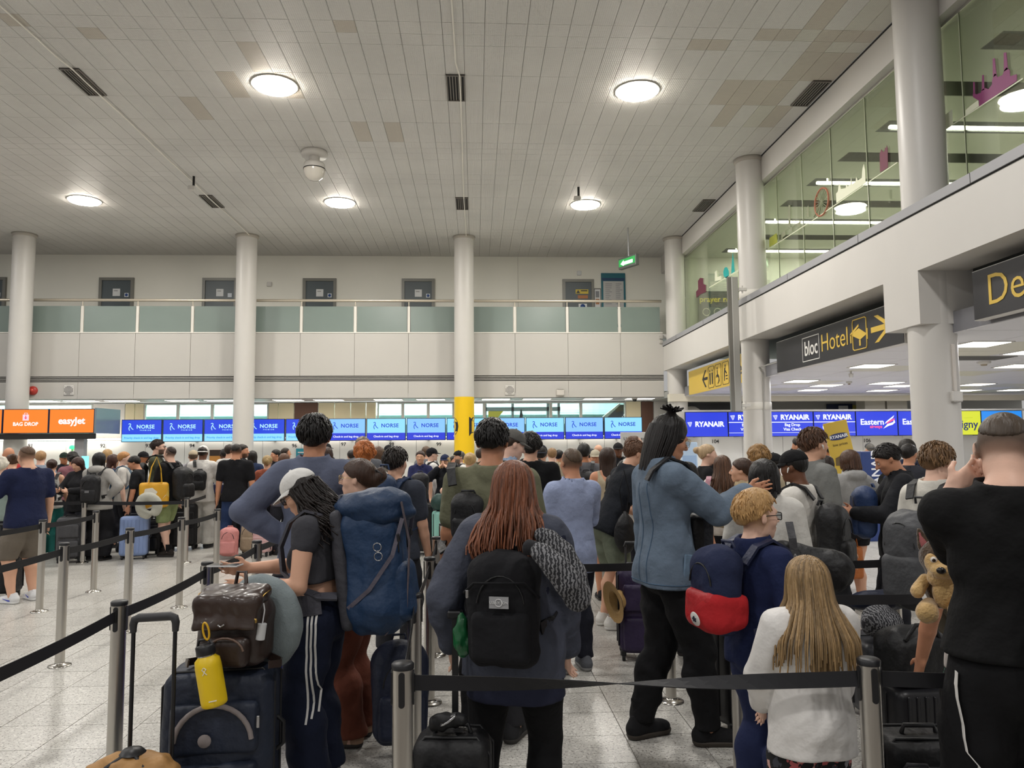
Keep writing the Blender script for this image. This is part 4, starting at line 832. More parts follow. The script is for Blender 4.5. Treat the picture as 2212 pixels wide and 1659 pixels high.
# ================================================================== PEOPLE
def V3(*a): return np.array(a, np.float64)
def rx(a): c, s = math.cos(a), math.sin(a); return np.array([[1, 0, 0], [0, c, -s], [0, s, c]])
def ry(a): c, s = math.cos(a), math.sin(a); return np.array([[c, 0, s], [0, 1, 0], [-s, 0, c]])
def rz(a): c, s = math.cos(a), math.sin(a); return np.array([[c, -s, 0], [s, c, 0], [0, 0, 1]])
def nrm(v): return v / (np.linalg.norm(v) + 1e-9)
def ik(a, b, l1, l2, hint):
    d = b - a; L = np.linalg.norm(d)
    if L > (l1 + l2) * .998: b = a + d / L * (l1 + l2) * .998; d = b - a; L = np.linalg.norm(d)
    x = (l1 * l1 - l2 * l2 + L * L) / (2 * L); y = math.sqrt(max(0, l1 * l1 - x * x)); e = d / L
    h = nrm(hint - e * (hint @ e)); return a + e * x + h * y, b
ARMS = {  # wrist (units of height, right side), elbow hint, thumb direction
    'down': ((.165, .025, .487), (.5, -1, 0), (0, 1, 0)), 'front': ((.12, .10, .50), (.6, -1, 0), (0, .6, .6)), 'phone': ((.055, .20, .665), (1, -.5, -.9), (-.6, 0, .8)), 'hip': ((.105, .0, .60), (1, -.35, .1), (-.3, 1, 0)),
    'fold': ((-.05, .125, .675), (1, -.1, -.7), (0, .3, 1)), 'strap': ((.085, .115, .745), (1, 0, -.9), (-1, 0, .4)), 'face': ((.05, .13, .86), (1, .2, -1), (-.4, -.6, .6)), 'back': ((.10, -.10, .56), (1, -.6, 0), (0, 1, 0)),
    'reach': ((.17, .27, .60), (.8, -.2, -1), (-.5, 0, 1)), 'pull': ((.18, -.06, .50), (.6, -1, 0), (0, 1, 0)), 'case': ((.14, .16, .545), (.8, -.8, -.4), (-.7, .5, .2))}
class Sk: pass
def skeleton(h, sex='m', w=1., lean=0, side=0, hy=0, hp=0, ht=0, L='down', R='down', legs='stand', hk=1., twist=0):
    k = Sk(); u = h; k.h = h; k.sex = sex; k.w = w; k.lean = lean
    T = rz(math.radians(twist)) @ ry(math.radians(side)) @ rx(-math.radians(lean)); k.T = T; pel = V3(0, 0, .53) * u; k.pel = pel
    k.t = lambda x, y, z: pel + T @ (V3(x, y, z) * u - pel)
    sh = (.100 if sex == 'm' else .087) * w if sex != 'c' else .092 * w; k.sh = sh
    k.S = {s: k.t(s * sh, -.008, .805) for s in (1, -1)}; k.N = k.t(0, -.016, .835)
    piv = k.t(0, -.008, .862 if sex != 'c' else .845); k.piv = piv
    k.Rh = T @ rz(math.radians(hy)) @ rx(-math.radians(hp)) @ ry(math.radians(ht)); k.hs = h / 1.75 * hk
    k.C = piv + k.Rh @ (V3(0, .012, .068 if sex != 'c' else .083) * u)
    k.A = {}
    for s, a in ((1, R), (-1, L)):
        raw = False
        if isinstance(a, str): wr, hint, th = ARMS[a]
        else: wr, hint, th = a[:3]; raw = len(a) > 3
        m = V3(s, 1, 1) if not raw else V3(1, 1, 1)
        wr = V3(*wr) * m; wp = (k.t(*wr) if not raw else V3(*wr) * u); hint = T @ (V3(*hint) * m); th = T @ (V3(*th) * m)
        el, wp = ik(k.S[s], wp, .172 * u, .152 * u, hint); k.A[s] = (k.S[s], el, wp, th, a if isinstance(a, str) else (a[4] if len(a) > 4 else 'custom'))
    k.G = {}
    spread = {'stand': ((.062, 0), (.062, 0)), 'wide': ((.10, .01), (.10, -.01)), 'step': ((.06, .10), (.06, -.07)), 'contra': ((.06, .03), (.10, -.02)), 'walk': ((.055, .16), (.05, -.14)), 'close': ((.04, 0), (.04, .01))}[legs]
    for s, (fx, fy) in zip((1, -1), spread):
        hip = V3(s * .052 * (1.08 if sex == 'f' else 1), 0, .515) * u; an = V3(s * fx * w ** .5, fy, .046) * u
        kn, an = ik(hip, an, .245 * u, .238 * u, V3(s * .12, 1, 0)); k.G[s] = (hip, kn, an)
    return k
def torso(F, k, i=0., loose=0., lo=.49):
    u, w, f = k.h, k.w, k.sex == 'f'; t = k.t; Y = k.T[:, 1]; X = k.T[:, 0]
    hip = (.092 if f else .086) * w; wa = (.066 if f else .076) * w; ch = (.080 if f else .092) * w
    E = lambda c, r, kk: F.ell(t(*c), [max(.01, x * u + i) for x in r], k.T.astype(np.float32), kk * u)
    E((0, -.002, .515), (hip, .066 * w, .062), .02); E((0, .004, .60), (wa + loose * .8, .055 * w + loose * .5, .085), .05)
    E((0, -.002, .715), (ch + loose * .2, .062 * w, .088), .03); E((0, -.02, .775), (ch * .95, .05, .055), .03)
    F.cap(t(-k.sh * .86, -.012, .805), t(k.sh * .86, -.012, .805), .032 * u + i * .8, k=.03 * u, sq=(Y, .95))
    for s in (1, -1): F.cap(t(0, -.020, .838), t(s * k.sh * .8, -.014, .815), .030 * u + i * .7, .026 * u + i * .8, k=.012 * u)
    if f: 
        for s in (1, -1): E((s * .036, .044, .715), (.033, .030, .033), .03)
    if loose and lo < .56:
        E((0, -.002, .515), (hip + .006, .075 * w, .08), .02)
        for s in (1, -1): F.cap(t(s * .046, 0, lo - .03), t(s * .036, 0, .60), (.0665 * w ** .7 + loose * .55) * u + i, .055 * w * u + i, k=.03 * u)
    if loose: F.cap(t(0, .0, min(.56, lo - .03)), t(0, 0, .70), hip * u * .97 + i * .8 + loose * u * .5, ch * u * .84 + i * .6, k=.02 * u, sq=(Y, .74))
def arm(F, k, s, i=0., a0=0., a1=1., fw=1., loose=0.):
    """a0..a1 along the arm, 0 shoulder, 1 elbow, 2 wrist"""
    u = k.h; S, E, W = k.A[s][:3]; ww = k.w ** .6 * fw
    def pt(a): return S + (E - S) * a if a <= 1 else E + (W - E) * (a - 1)
    def rad(a): return (.030 + (.0245 - .030) * a if a <= 1 else .0255 + (.0165 - .0255) * (a - 1)) * u * ww + i + loose * u * (.4 + .6 * min(1, a))
    F.cap(pt(a0), pt(min(a1, 1)), rad(a0) * 1.1, rad(min(a1, 1)), k=.016 * u)
    if a1 > 1: F.cap(E, pt(min(a1, 1.4)), rad(1.) * 1.0, rad(min(a1, 1.35)) * 1.03, k=.008 * u); 
    if a1 > 1.4: F.cap(pt(1.4), pt(a1), rad(1.4) * 1.03, rad(a1), k=.006 * u)
def hand(F, k, s):
    u = k.hs * 1.75; S, E, W, th, nm = k.A[s]; f = nrm(W - E)
    if nm in ('phone', 'case', 'reach'): f = nrm(f + V3(0, .25, .1))
    if nm == 'hold': f = nrm(f + V3(0, .0, .3))
    if nm in ('onhead', 'scratch'): f = nrm(V3(*k.hdir))
    lat = nrm(th - f * (th @ f)); n = np.cross(f, lat) * s   # palm normal
    if nm in ('down', 'pull', 'front'): curl = .42
    elif nm in ('phone', 'strap', 'case', 'hold', 'fold'): curl = .75
    elif nm == 'onhead': curl = .16
    elif nm == 'scratch': curl = .8
    else: curl = .35
    g = u / 1.75
    F.cap(W, W + f * .035 * g, .021 * g, .024 * g, k=.02 * g, sq=(n, .75))
    pc = W + f * .052 * g
    F.box(pc, (.041 * g, .046 * g, .0145 * g), .013 * g, np.stack([lat, f, n], 1).astype(np.float32), k=.014 * g)
    for q, (o, ln, r) in enumerate(((.030, .072, .0088), (.0105, .080, .0092), (-.0095, .075, .0088), (-.029, .060, .0078))):
        b = W + f * .092 * g + lat * o * g; sp = lat * (o * (2.2 if nm == 'onhead' else 1.1)); d1 = nrm(f + n * curl * .7 + sp); d2 = nrm(f + n * curl * 2.2 + sp)
        m1 = b + d1 * ln * .52 * g; F.cap(b - f * .012 * g, m1, r * g, r * .95 * g, k=.006 * g); F.cap(m1, m1 + d2 * ln * .5 * g, r * .95 * g, r * .75 * g, k=.004 * g)
    b = W + f * .028 * g + lat * .030 * g; d1 = nrm(lat * .8 + f * .75 + n * .35); m1 = b + d1 * .040 * g; d2 = nrm(f + lat * .15 + n * curl * .8)
    F.cap(b, m1, .0125 * g, .0105 * g, k=.012 * g); F.cap(m1, m1 + d2 * .032 * g, .0105 * g, .0085 * g, k=.005 * g)
def leg(F, k, s, i=0., g0=0., g1=2., fw=1., loose=0., flare=0.):
    u = k.h; H, K, A = k.G[s]; ww = k.w ** .6 * fw * (1.04 if k.sex == 'f' else 1)
    pt = lambda a: H + (K - H) * a if a <= 1 else K + (A - K) * (a - 1)
    R = lambda a: np.interp(a, [0, .5, 1, 1.3, 1.65, 2], [.054, .046, .0345, .035, .026, .0205]) * u * ww + (i if not loose else i * (.6 + .4 * min(1, a / .35))) + (loose * min(1, a / .35) + flare * max(0, a - .7)) * u
    st = [a for a in (0, .5, 1, 1.3, 1.65, 2) if g0 < a < g1]; st = [g0] + st + [g1]
    for a, b in zip(st[:-1], st[1:]):
        back = V3(0, -.012 * u, 0)
        pa, pb = pt(a), pt(b)
        if abs(a - 1.3) < .01: pa = pa + back
        if abs(b - 1.3) < .01: pb = pb + back
        F.cap(pa, pb, R(a), R(b), k=.008 * u)
def foot(F, k, s):
    A = k.G[s][2]; u = k.h; d = nrm(V3(s * .22, 1, 0)); z = V3(0, 0, 1)
    F.cap(A + z * .0, A - z * .018 * u, .017 * u, .017 * u, k=.01 * u); F.cap(A - d * .015 * u - z * .030 * u, A + d * .07 * u - z * .037 * u, .014 * u, .009 * u, k=.02 * u)
def head(F, k, feat=True):
    s, C, R = k.hs, k.C, k.Rh; P = lambda x, y, z: C + R @ (V3(x, y, z) * s); Rf = R.astype(np.float32); f = k.sex != 'm'
    E = lambda c, r, kk, cut=False, rot=None: F.ell(P(*c), [a * s for a in r], Rf if rot is None else (R @ np.array(Euler(rot).to_matrix())).astype(np.float32), kk * s, cut)
    Cp = lambda a, b, ra, rb, kk, cut=False: F.cap(P(*a), P(*b), ra * s, rb * s, kk * s, cut)
    ch = k.sex == 'c'
    F.cap(k.N - k.T @ V3(0, 0, .02 * k.h), P(0, -.022, -.055), (.036 if not f else .031) * k.h * k.w ** .4, (.055 if not f else .048) * s, k=.02 * k.h)
    E((0, -.014, .028), (.077, .097, .088), .01); E((0, .024, -.025), (.062, .066, .085), .03); E((0, .046, -.080), (.034 if f else .042, .040, .032), .03)
    for x in (1, -1):
        E((x * .042, .052, -.022), (.026, .03, .028), .02); E((x * .043, .0, -.066), (.016, .03, .028), .025)
        E((x * .080, -.012, -.006), (.010, .021, .032), .006, rot=(0, 0, x * .45)); 
    if feat:
        for x in (1, -1): E((x * .031, .094, .004), (.017, .016, .012), .012, True)
        Cp((-.04, .078, .024), (.04, .078, .024), .012, .012, .014); Cp((0, .092, .012), (0, .112, -.024), .008, .0135, .01)
        for x in (1, -1): Cp((x * .012, .098, -.03), (x * .010, .096, -.03), .0085, .0085, .008)
        Cp((-.019, .086, -.056), (.019, .086, -.056), .0085, .0085, .007); Cp((-.016, .086, -.068), (.016, .086, -.068), .0092, .0092, .007); Cp((-.026, .098, -.0618), (.026, .098, -.0618), .0028, .0028, .003, True)
        E((0, .072, -.098), (.018, .016, .014), .016)
_BM = {}
PLACED = []
def person_skin(tone, hc):
    key = ('pskin', tone, hc)
    if key in _M: return _M[key]
    m = mat('skin_' + tone + hc, SKIN.get(tone, tone), .5, noise=.07, nscale=18, bump=.05, bscale=120, spec=.35); nt = m.node_tree; b = nt.nodes['Principled BSDF']; L = b.inputs['Base Color'].links[0].from_socket
    m.name = 'skin'
    lipc = {'a': 'b06a60', 'e': 'c07d76', 'b': '9c5b50', 'c': '7d463b', 'd': '4c2b28', 'f': '94574c'}.get(tone, 'a5645a')
    for nm, cc in (('lip', lipc), ('brow', hc)):
        at = nt.nodes.new('ShaderNodeAttribute'); at.attribute_name = nm; mx = nt.nodes.new('ShaderNodeMix'); mx.data_type = 'RGBA'; mx.inputs['B'].default_value = lin(cc)
        nt.links.new(at.outputs['Fac'], mx.inputs['Factor']); nt.links.new(L, mx.inputs['A']); L = mx.outputs['Result']
    nt.links.new(L, b.inputs['Base Color']); _M[key] = m; return m
def body_mesh(k, vox, key, beard=0, feat=True, brow=True, stub=False):
    if key and key in _BM: return _BM[key]
    u = k.h; pts = [k.C, k.piv] + [p for s in (1, -1) for p in list(k.A[s][:3]) + list(k.G[s])]
    pts = np.array(pts); lo = pts.min(0) - .14 * u / 1.7; hi = pts.max(0) + .15 * u / 1.7
    for s in (1, -1): lo = np.minimum(lo, k.A[s][2] - .21); hi = np.maximum(hi, k.A[s][2] + .21)
    lo[2] = max(-.005, lo[2]); 
    F = Field(lo, hi, vox); torso(F, k)
    for s in (1, -1): arm(F, k, s, a1=2.); hand(F, k, s); leg(F, k, s); foot(F, k, s)
    head(F, k, feat); me = F.mesh('body', 1)
    n = len(me.vertices); c = np.zeros(n * 3, np.float32); me.vertices.foreach_get('co', c)
    x, y, z = ((c.reshape(-1, 3) - k.C) @ k.Rh / k.hs).T; sst = lambda v, e=.0045: np.clip(.5 - v / (2 * e), 0, 1)
    lip = sst(np.maximum(np.abs(x) - .021, np.abs(z + .0625) - .0085 + np.abs(x) * .12), .004) * (y > .075)
    br = sst(np.maximum(np.abs(np.abs(x) - .031) - .016, np.abs(z - .027 + (np.abs(x) - .03) ** 2 * 7) - .0036), .004) * (y > .055) * (1 if brow else 0)
    if beard: br = np.maximum(br, sst(np.maximum.reduce([-(y - .012 + .02 * (beard - 1)), z + .036, -z - .14, np.abs(x) - .085]), .006) * (1 - sst(np.maximum(np.abs(x) - .022, np.abs(z + .0625) - .011), .004)) * (.85 if beard == 1 else .35))
    if stub: br = np.maximum(br, .92 * np.clip((z + .07) / .07, 0, 1) * np.clip((.03 - y) / .03, 0, 1) * (np.abs(x) < .084) * (z < .2) * (z > -.2) * (np.abs(y) < .14))
    for nm, v in (('lip', lip), ('brow', br)): me.attributes.new(nm, 'FLOAT', 'POINT').data.foreach_set('value', v.astype(np.float32))
    if key: _BM[key] = me
    return me
TOPS = {  # inflation, hem, sleeve end, loose, sleeve loose
    'tee': (.008, .475, .70, .010, .008), 'polo': (.008, .48, .66, .008, .007), 'long': (.008, .475, 1.93, .008, .003), 'hoodie': (.015, .47, 1.92, .012, .007), 'jacket': (.015, .45, 1.93, .012, .006), 'shirt': (.009, .455, 1.92, .012, .006),
    'tank': (.007, .49, 0, .004, 0), 'crop': (.008, .625, .22, .0, .006), 'cap_sleeve': (.008, .50, .25, .006, .004), 'vest': (.016, .50, 0, .006, 0), 'over': (.013, .40, 1.94, .020, .011)}
def top_mesh(k, kind, vox, key, hem=None, wr=1., seed=0, slv=None):
    kk = (key, 'top', kind, hem)
    if key and kk in _BM: return _BM[kk]
    inf, hm, sl, lo_, sll = TOPS[kind]; hm = hem if hem else hm; u = k.h; sl = slv if slv else sl; i = inf * u / 1.7
    pts = np.array([k.A[s][j] for s in (1, -1) for j in range(3)] + [k.t(0, 0, hm), k.t(0, 0, .86), k.t(.12, .1, .55), k.t(-.12, -.1, .55)])
    F = Field(pts.min(0) - .1, pts.max(0) + .1, vox); torso(F, k, i, lo_, hm)
    for s in (1, -1):
        if sl: arm(F, k, s, i, 0, sl, loose=sll)
    if kind == 'hoodie': F.ell(k.t(0, -.055, .845), (.07 * u, .045 * u, .04 * u), k.T.astype(np.float32), .03); 
    if kind not in ('tank', 'cap_sleeve', 'crop'): F.cap(k.t(0, -.020, .82), k.t(0, -.012, .853), .055 * u, .0535 * u * k.w ** .3, k=.014)
    if kind in ('shirt', 'polo', 'jacket'): F.cap(k.t(0, -.018, .832), k.t(0, -.012, .85), .046 * u, .044 * u, k=.012)
    if wr: F.wrinkle(.0056 * wr * (1 if vox < .014 else .7), 1.1, seed, .6, 1.1)
    up = k.T[:, 2]; F.plane(k.t(0, 0, hm), -up)
    a, b = k.t(0, -.006, .845), k.t(0, .03, .95)
    F.cap(k.t(0, -.016, .84), k.t(0, .01, .95), (.0415 if k.sex == 'm' else .038) * u * k.w ** .3, .055 * u, k=.004, cut=True)
    if kind != 'hoodie': F.box(k.t(0, 0, .868 + .06 + (.008 if kind in ('shirt', 'polo', 'jacket') else 0)), (.075 * u, .09 * u, .06 * u), .005, (k.T @ rx(.18)).astype(np.float32), cut=True)
    if kind in ('tank', 'cap_sleeve', 'crop'): F.cap(k.t(0, .02, .845), k.t(0, .02, .95), .056 * u, .07 * u, k=.01, cut=True)
    if kind == 'tank':
        for s in (1, -1): F.ell(k.S[s] + k.T @ V3(s * .03 * u, 0, 0), (.045 * u, .08 * u, .075 * u), k.T.astype(np.float32), .01, cut=True)
        F.cap(k.t(0, -.05, .84), k.t(0, -.08, .80), .045 * u, .03 * u, k=.01, cut=True)
    me = F.mesh(kind, 1)
    if key: _BM[kk] = me
    return me
BOT = {  # inflation, end, loose, flare
    'trousers': (.008, 1.93, .006, .003), 'wide': (.010, 1.97, .014, .014), 'track': (.010, 1.97, .012, .010), 'leggings': (.009, 1.93, .0, 0), 'jeans': (.008, 1.95, .003, .002), 'shorts': (.010, .86, .011, .0), 'short_shorts': (.008, .46, .010, 0), 'bermuda': (.010, 1.04, .010, 0)}
def bot_mesh(k, kind, vox, key, waist=.595, wr=1., seed=0):
    kk = (key, 'bot', kind)
    if key and kk in _BM: return _BM[kk]
    u = k.h
    if kind == 'skirt':
        F = Field((-.2, -.2, .25 * u), (.2, .2, .64 * u), vox); F.cap((0, 0, .33 * u), (0, 0, .56 * u), .115 * u * k.w, .08 * u * k.w, k=.03, sq=((0, 1, 0), .8)); F.plane((0, 0, .36 * u), (0, 0, -1)); F.plane((0, 0, waist * u), (0, 0, 1)); F.wrinkle(.004, 1., seed, .1)
    else:
        inf, g1, lo_, fl_ = BOT[kind]; i = inf * u / 1.7; pts = np.array([p for s in (1, -1) for p in k.G[s]] + [k.pel])
        F = Field(pts.min(0) - V3(.16, .17, .03), pts.max(0) + V3(.16, .17, .2), vox); u_ = u
        torso_i = .008
        hip = (.092 if k.sex == 'f' else .086) * k.w
        F.ell(k.t(0, -.004, .515), [hip * u + torso_i, .068 * k.w * u + torso_i, .07 * u + i], k.T.astype(np.float32), .03); F.ell(k.t(0, .003, .585), [(.07 if k.sex == 'f' else .077) * k.w * u + torso_i, .056 * k.w * u + torso_i, .05 * u], k.T.astype(np.float32), .04)
        for s in (1, -1): leg(F, k, s, i, 0, g1, 1., lo_, fl_)
        if wr and kind != 'leggings': F.wrinkle(.0058 * wr * (1 if vox < .014 else .7), .9, seed, 1.1, 1.1)
        F.plane(k.t(0, 0, waist), k.T[:, 2])
        for s in (1, -1):
            H, K, A = k.G[s]; d = nrm(K - H) if g1 <= 1 else nrm(A - K); p = H + (K - H) * g1 if g1 <= 1 else K + (A - K) * (g1 - 1)
        F.plane((0, 0, p[2] - (.0 if g1 < 1.5 else .012 * u)), (0, 0, -1))
        if g1 > 1.5: F.plane((0, 0, .014), (0, 0, -1))
    me = F.mesh(kind, 1)
    if key: _BM[kk] = me
    return me
# ---- shoes (right shoe, heel at origin's back, toe +Y), for a 1.75 m person
def shoe_meshes(boot=False):
    F = Field((-.06, -.10, 0), (.06, .20, .14), .0065)
    F.cap((0, -.045, .055), (0, -.03, .10 if not boot else .13), .042, .038, k=.02); F.cap((0, -.045, .045), (.004, .11, .035), .041, .038, k=.03); F.cap((0, .0, .08), (.002, .11, .04), .035, .03, k=.03); F.ell((.004, .135, .04), (.044, .05, .033), None, .02)
    F.cap((0, -.03, .10), (0, -.01, .16), .03, .03, k=.008, cut=True); F.plane((0, 0, .022), (0, 0, -1)); up = F.mesh('upper', 1)
    F = Field((-.06, -.10, 0), (.06, .20, .05), .0065); F.cap((0, -.045, .03), (.004, .12, .03), .046, .046, k=.01); F.ell((.004, .135, .03), (.049, .056, .05), None, .01); F.plane((0, 0, .030), (0, 0, 1)); F.plane((0, 0, .001), (0, 0, -1)); so = F.mesh('sole', 1)
    return up, so
SHOE = shoe_meshes()
lac = MB()
for q_ in range(5): lac.tube([(-.022, .03 + .022 * q_, .083 - .008 * q_), (0, .034 + .022 * q_, .092 - .009 * q_), (.022, .03 + .022 * q_, .083 - .008 * q_)], .0032, 5)
LACE = lac.mesh('laces')
# ---- hair, in the head's own frame for scale 1
_HM = {}
def locks(mb, guides, r0, r1, n=5):
    for pts, lv in guides:
        b = len(mb.v); N = len(pts); mb.tube(pts, [r0 * (.55 + .45 * math.sin(PI * min(1, .15 + i / N * 1.2))) * (1 - i / N) ** .35 + r1 for i in range(N)], n, flat=.55); mb.lv += [lv] * (len(mb.v) - b)
def long_locks(N, length, seed, wave=.012, back=.06, part=.0, spread=.02, front=40, drape=.05, r0=.012, wf=18., cut=None, t0r=(.04, .5)):
    R_ = random.Random(seed); mb = MB(); mb.lv = []; G = []
    for i in range(N):
        az = math.radians(R_.uniform(front, 360 - front)) + PI / 2     # measured from the front, the face left free
        t0 = R_.uniform(*t0r); pts = []; L = length * R_.uniform(.76, 1.04); jit = R_.uniform(.98, 1.09); ph = R_.uniform(0, 6.28); wv = wave * R_.uniform(.5, 1.4); fr = wf * R_.uniform(.8, 1.2); M = 15
        ca, sa = math.cos(az), math.sin(az)
        arc = .16; tot = arc + L
        for j in range(M):
            q = j / (M - 1) * tot
            if q < arc:
                th = (t0 * (.5 if t0 < .6 else 1) + (1 - t0 * (.5 if t0 < .6 else 1)) * q / arc) * PI / 2 * 1.02
                rr = math.sin(th); z = math.cos(th); p = V3(.084 * rr * ca, -.014 + .104 * rr * sa, .026 + .096 * z) * 1.0; p = V3(p[0] * jit, (p[1] + .014) * jit - .014, p[2])
            else:
                d = q - arc; o = spread * d / .3 + drape * max(0, min(1, (d - .11) / .16)) * (1 if abs(ca) > .25 else .6)
                rr_ = 1.02 * jit; bx = .084 * ca * rr_; by = -.014 + .104 * sa * rr_ - back * min(1, d / .25) * (1 if sa < .2 else .35)
                p = V3(bx + ca * o, by + sa * o * .6, .026 - d); p = p + V3(ca * wv * math.sin(fr * d + ph) * min(1, d * 6), wv * .7 * math.cos(fr * d + ph) * min(1, d * 6), 0)
                if cut: p[2] = max(p[2], cut)
            pts.append(p)
        G.append((pts, R_.random()))
    locks(mb, G, r0, .0016); me = mb.mesh('hair'); at = me.attributes.new('lock', 'FLOAT', 'POINT'); at.data.foreach_set('value', np.array(mb.lv, np.float32)); return me
def merge(a, b):
    va = np.zeros(len(a.vertices) * 3, np.float32); a.vertices.foreach_get('co', va)
    v = [tuple(x) for x in va.reshape(-1, 3)]; f = [tuple(p.vertices) for p in a.polygons]; n = len(v)
    vb = np.zeros(len(b.vertices) * 3, np.float32); b.vertices.foreach_get('co', vb); v += [tuple(x) for x in vb.reshape(-1, 3)]; f += [tuple(i + n for i in p.vertices) for p in b.polygons]
    me = bpy.data.meshes.new('hair'); me.from_pydata(v, [], f); me.polygons.foreach_set('use_smooth', np.ones(len(f), bool)); me.update()
    lv = np.full(len(v), .45, np.float32)
    if 'lock' in b.attributes: w = np.zeros(len(b.vertices), np.float32); b.attributes['lock'].data.foreach_get('value', w); lv[n:] = w
    if 'lock' in a.attributes: w = np.zeros(len(a.vertices), np.float32); a.attributes['lock'].data.foreach_get('value', w); lv[:n] = w
    me.attributes.new('lock', 'FLOAT', 'POINT').data.foreach_set('value', lv); return me
def hair_mesh(style, vox=.009):
    key = (style, vox)
    if key in _HM: return _HM[key]
    st = style.split('+')[0]
    F = Field((-.2, -.32, -.62 if st in ('long', 'long_red', 'girl', 'curly_long', 'long_straight') else -.28), (.2, .17, .22), vox)
    th = {'buzz': .004, 'short': .013, 'crop': .013, 'thick': .019, 'taper': .014, 'curly': .026, 'afro': .05, 'bald': .0, 'bun': .012, 'pony': .012, 'bob': .018, 'long': .016, 'long_straight': .016, 'balding': .005, 'topknot': .016, 'boy': .017, 'clip': .016, 'fade': .0022, 'long_red': .009, 'girl': .008, 'curly_long': .004, 'quiff': .018, 'gray': .012, 'undercap': .006}.get(st, .013)
    F.ell((0, -.016, .030), (.077 + th, .098 + th, .089 + th), None, .01)
    if st in ('thick', 'topknot', 'quiff', 'boy', 'taper'): F.ell((0, -.005, .085), (.068, .085, .055), None, .03)
    if st == 'curly':
        for i in range(46):
            r_ = random.Random(i); a, b = r_.uniform(0, 6.28), r_.uniform(-.1, 1.45); d = V3(math.cos(a) * math.cos(b), math.sin(a) * math.cos(b), math.sin(b))
            F.ell((d[0] * .092, -.018 + d[1] * .11, .03 + d[2] * .105), (.026, .026, .026), None, .012)
    # face and nape cut away
    if st in ('long', 'bob', 'long_straight', 'long_red', 'girl', 'curly_long'):
        L = {'bob': .18, 'long': .34, 'long_straight': .46, 'long_red': .36, 'girl': .42, 'curly_long': .40}[st]
        F.cap((0, -.05, .0), (0, -.095, -L + .06), .078, .062 if st != 'girl' else .085, k=.05, sq=((0, 1, 0), .62))
        for s in (1, -1): F.cap((s * .068, -.01, .0), (s * .082, -.02 if st != 'curly_long' else .0, -min(L, .26) + .05), .030, .022, k=.03)
    if st in ('bun',): F.ell((0, -.135, .055), (.045, .042, .043), None, .012)
    if st == 'pony': F.cap((0, -.12, .05), (0, -.15, -.10), .03, .022, k=.02); F.ell((0, -.13, .05), (.035, .035, .032), None, .01)
    if st == 'clip': F.cap((0, -.11, -.01), (.0, -.165, .015), .05, .034, k=.03); F.ell((0, -.155, .03), (.034, .03, .05), None, .02)
    F.ell((0, .10, -.035), (.073, .085, .098) if st not in ('topknot', 'long', 'bob', 'long_straight', 'long_red', 'girl') else (.066, .085, .098), None, .012, cut=True)
    if st not in ('long', 'bob', 'long_straight', 'long_red', 'girl', 'curly_long', 'topknot'):
        zc = {'buzz': -.03, 'fade': .02, 'taper': -.03, 'boy': -.035}.get(st, -.055)
        F.plane((0, -.08, zc), (0, .75, -1))
        for s in (1, -1): F.ell((s * .085, .0, -.035), (.022, .042, .045), None, .008, cut=True)
    if st == 'balding': F.ell((0, .02, .13), (.06, .09, .075), None, .01, cut=True)
    if st == 'topknot': F.cap((0, -.045, -.0), (0, -.075, -.15), .078, .06, k=.04, sq=((0, 1, 0), .7)); F.ell((0, -.02, .135), (.028, .03, .03), None, .02); F.plane((0, -.08, -.19), (0, 0, -1))
    F.wrinkle({'buzz': .001, 'curly': .006, 'afro': .008, 'bald': 0, 'fade': .0008}.get(st, .0035), 1.6, 3, .35)
    me = F.mesh('hair', 1)
    if vox <= .0095 or st in ('long_red', 'girl', 'curly_long', 'topknot'):
        lk = None
        if st == 'long_red': lk = long_locks(300, .32, 5, wave=.024, back=.045, front=46, drape=.08, r0=.0115, wf=20)
        if st in ('long', 'bob', 'long_straight'): lk = long_locks(150, {'long': .26, 'bob': .11, 'long_straight': .38}[st], 21, wave=.006, back=.05, front=54, drape=.05, r0=.013, wf=12)
        if st == 'girl': lk = long_locks(230, .40, 8, wave=.005, back=.055, front=52, drape=.075, r0=.010, wf=9, spread=.03)
        if st == 'curly_long': lk = long_locks(170, .36, 11, wave=.020, back=.03, front=72, drape=.05, r0=.012, wf=42, t0r=(.92, 1.0))
        if st == 'topknot':
            R_ = random.Random(2); mb = MB(); mb.lv = []; G = []
            for i in range(46):
                a = R_.uniform(0, 6.28); l = R_.uniform(.05, .085); d = V3(math.cos(a) * .9, math.sin(a) * .9 - .25, R_.uniform(.35, 1.1)); d = nrm(d); p = V3(0, -.02, .145); G.append(([p, p + d * l * .5, p + d * l + V3(0, 0, -.012)], R_.random()))
            for i in range(90):
                a = math.radians(R_.uniform(75, 285)) + PI / 2; ca, sa = math.cos(a), math.sin(a); G.append(([V3(.088 * ca, -.014 + .108 * sa, .06), V3(.098 * ca, -.016 + .115 * sa, .0), V3(.092 * ca, -.03 + .10 * sa, -.09), V3(.082 * ca, -.04 + .085 * sa, -.19 - R_.uniform(-.02, .02))], R_.random()))
            locks(mb, G, .008, .0015); lk = mb.mesh('hair'); lk.attributes.new('lock', 'FLOAT', 'POINT').data.foreach_set('value', np.array(mb.lv, np.float32))
        if lk is not None: me = merge(me, lk)
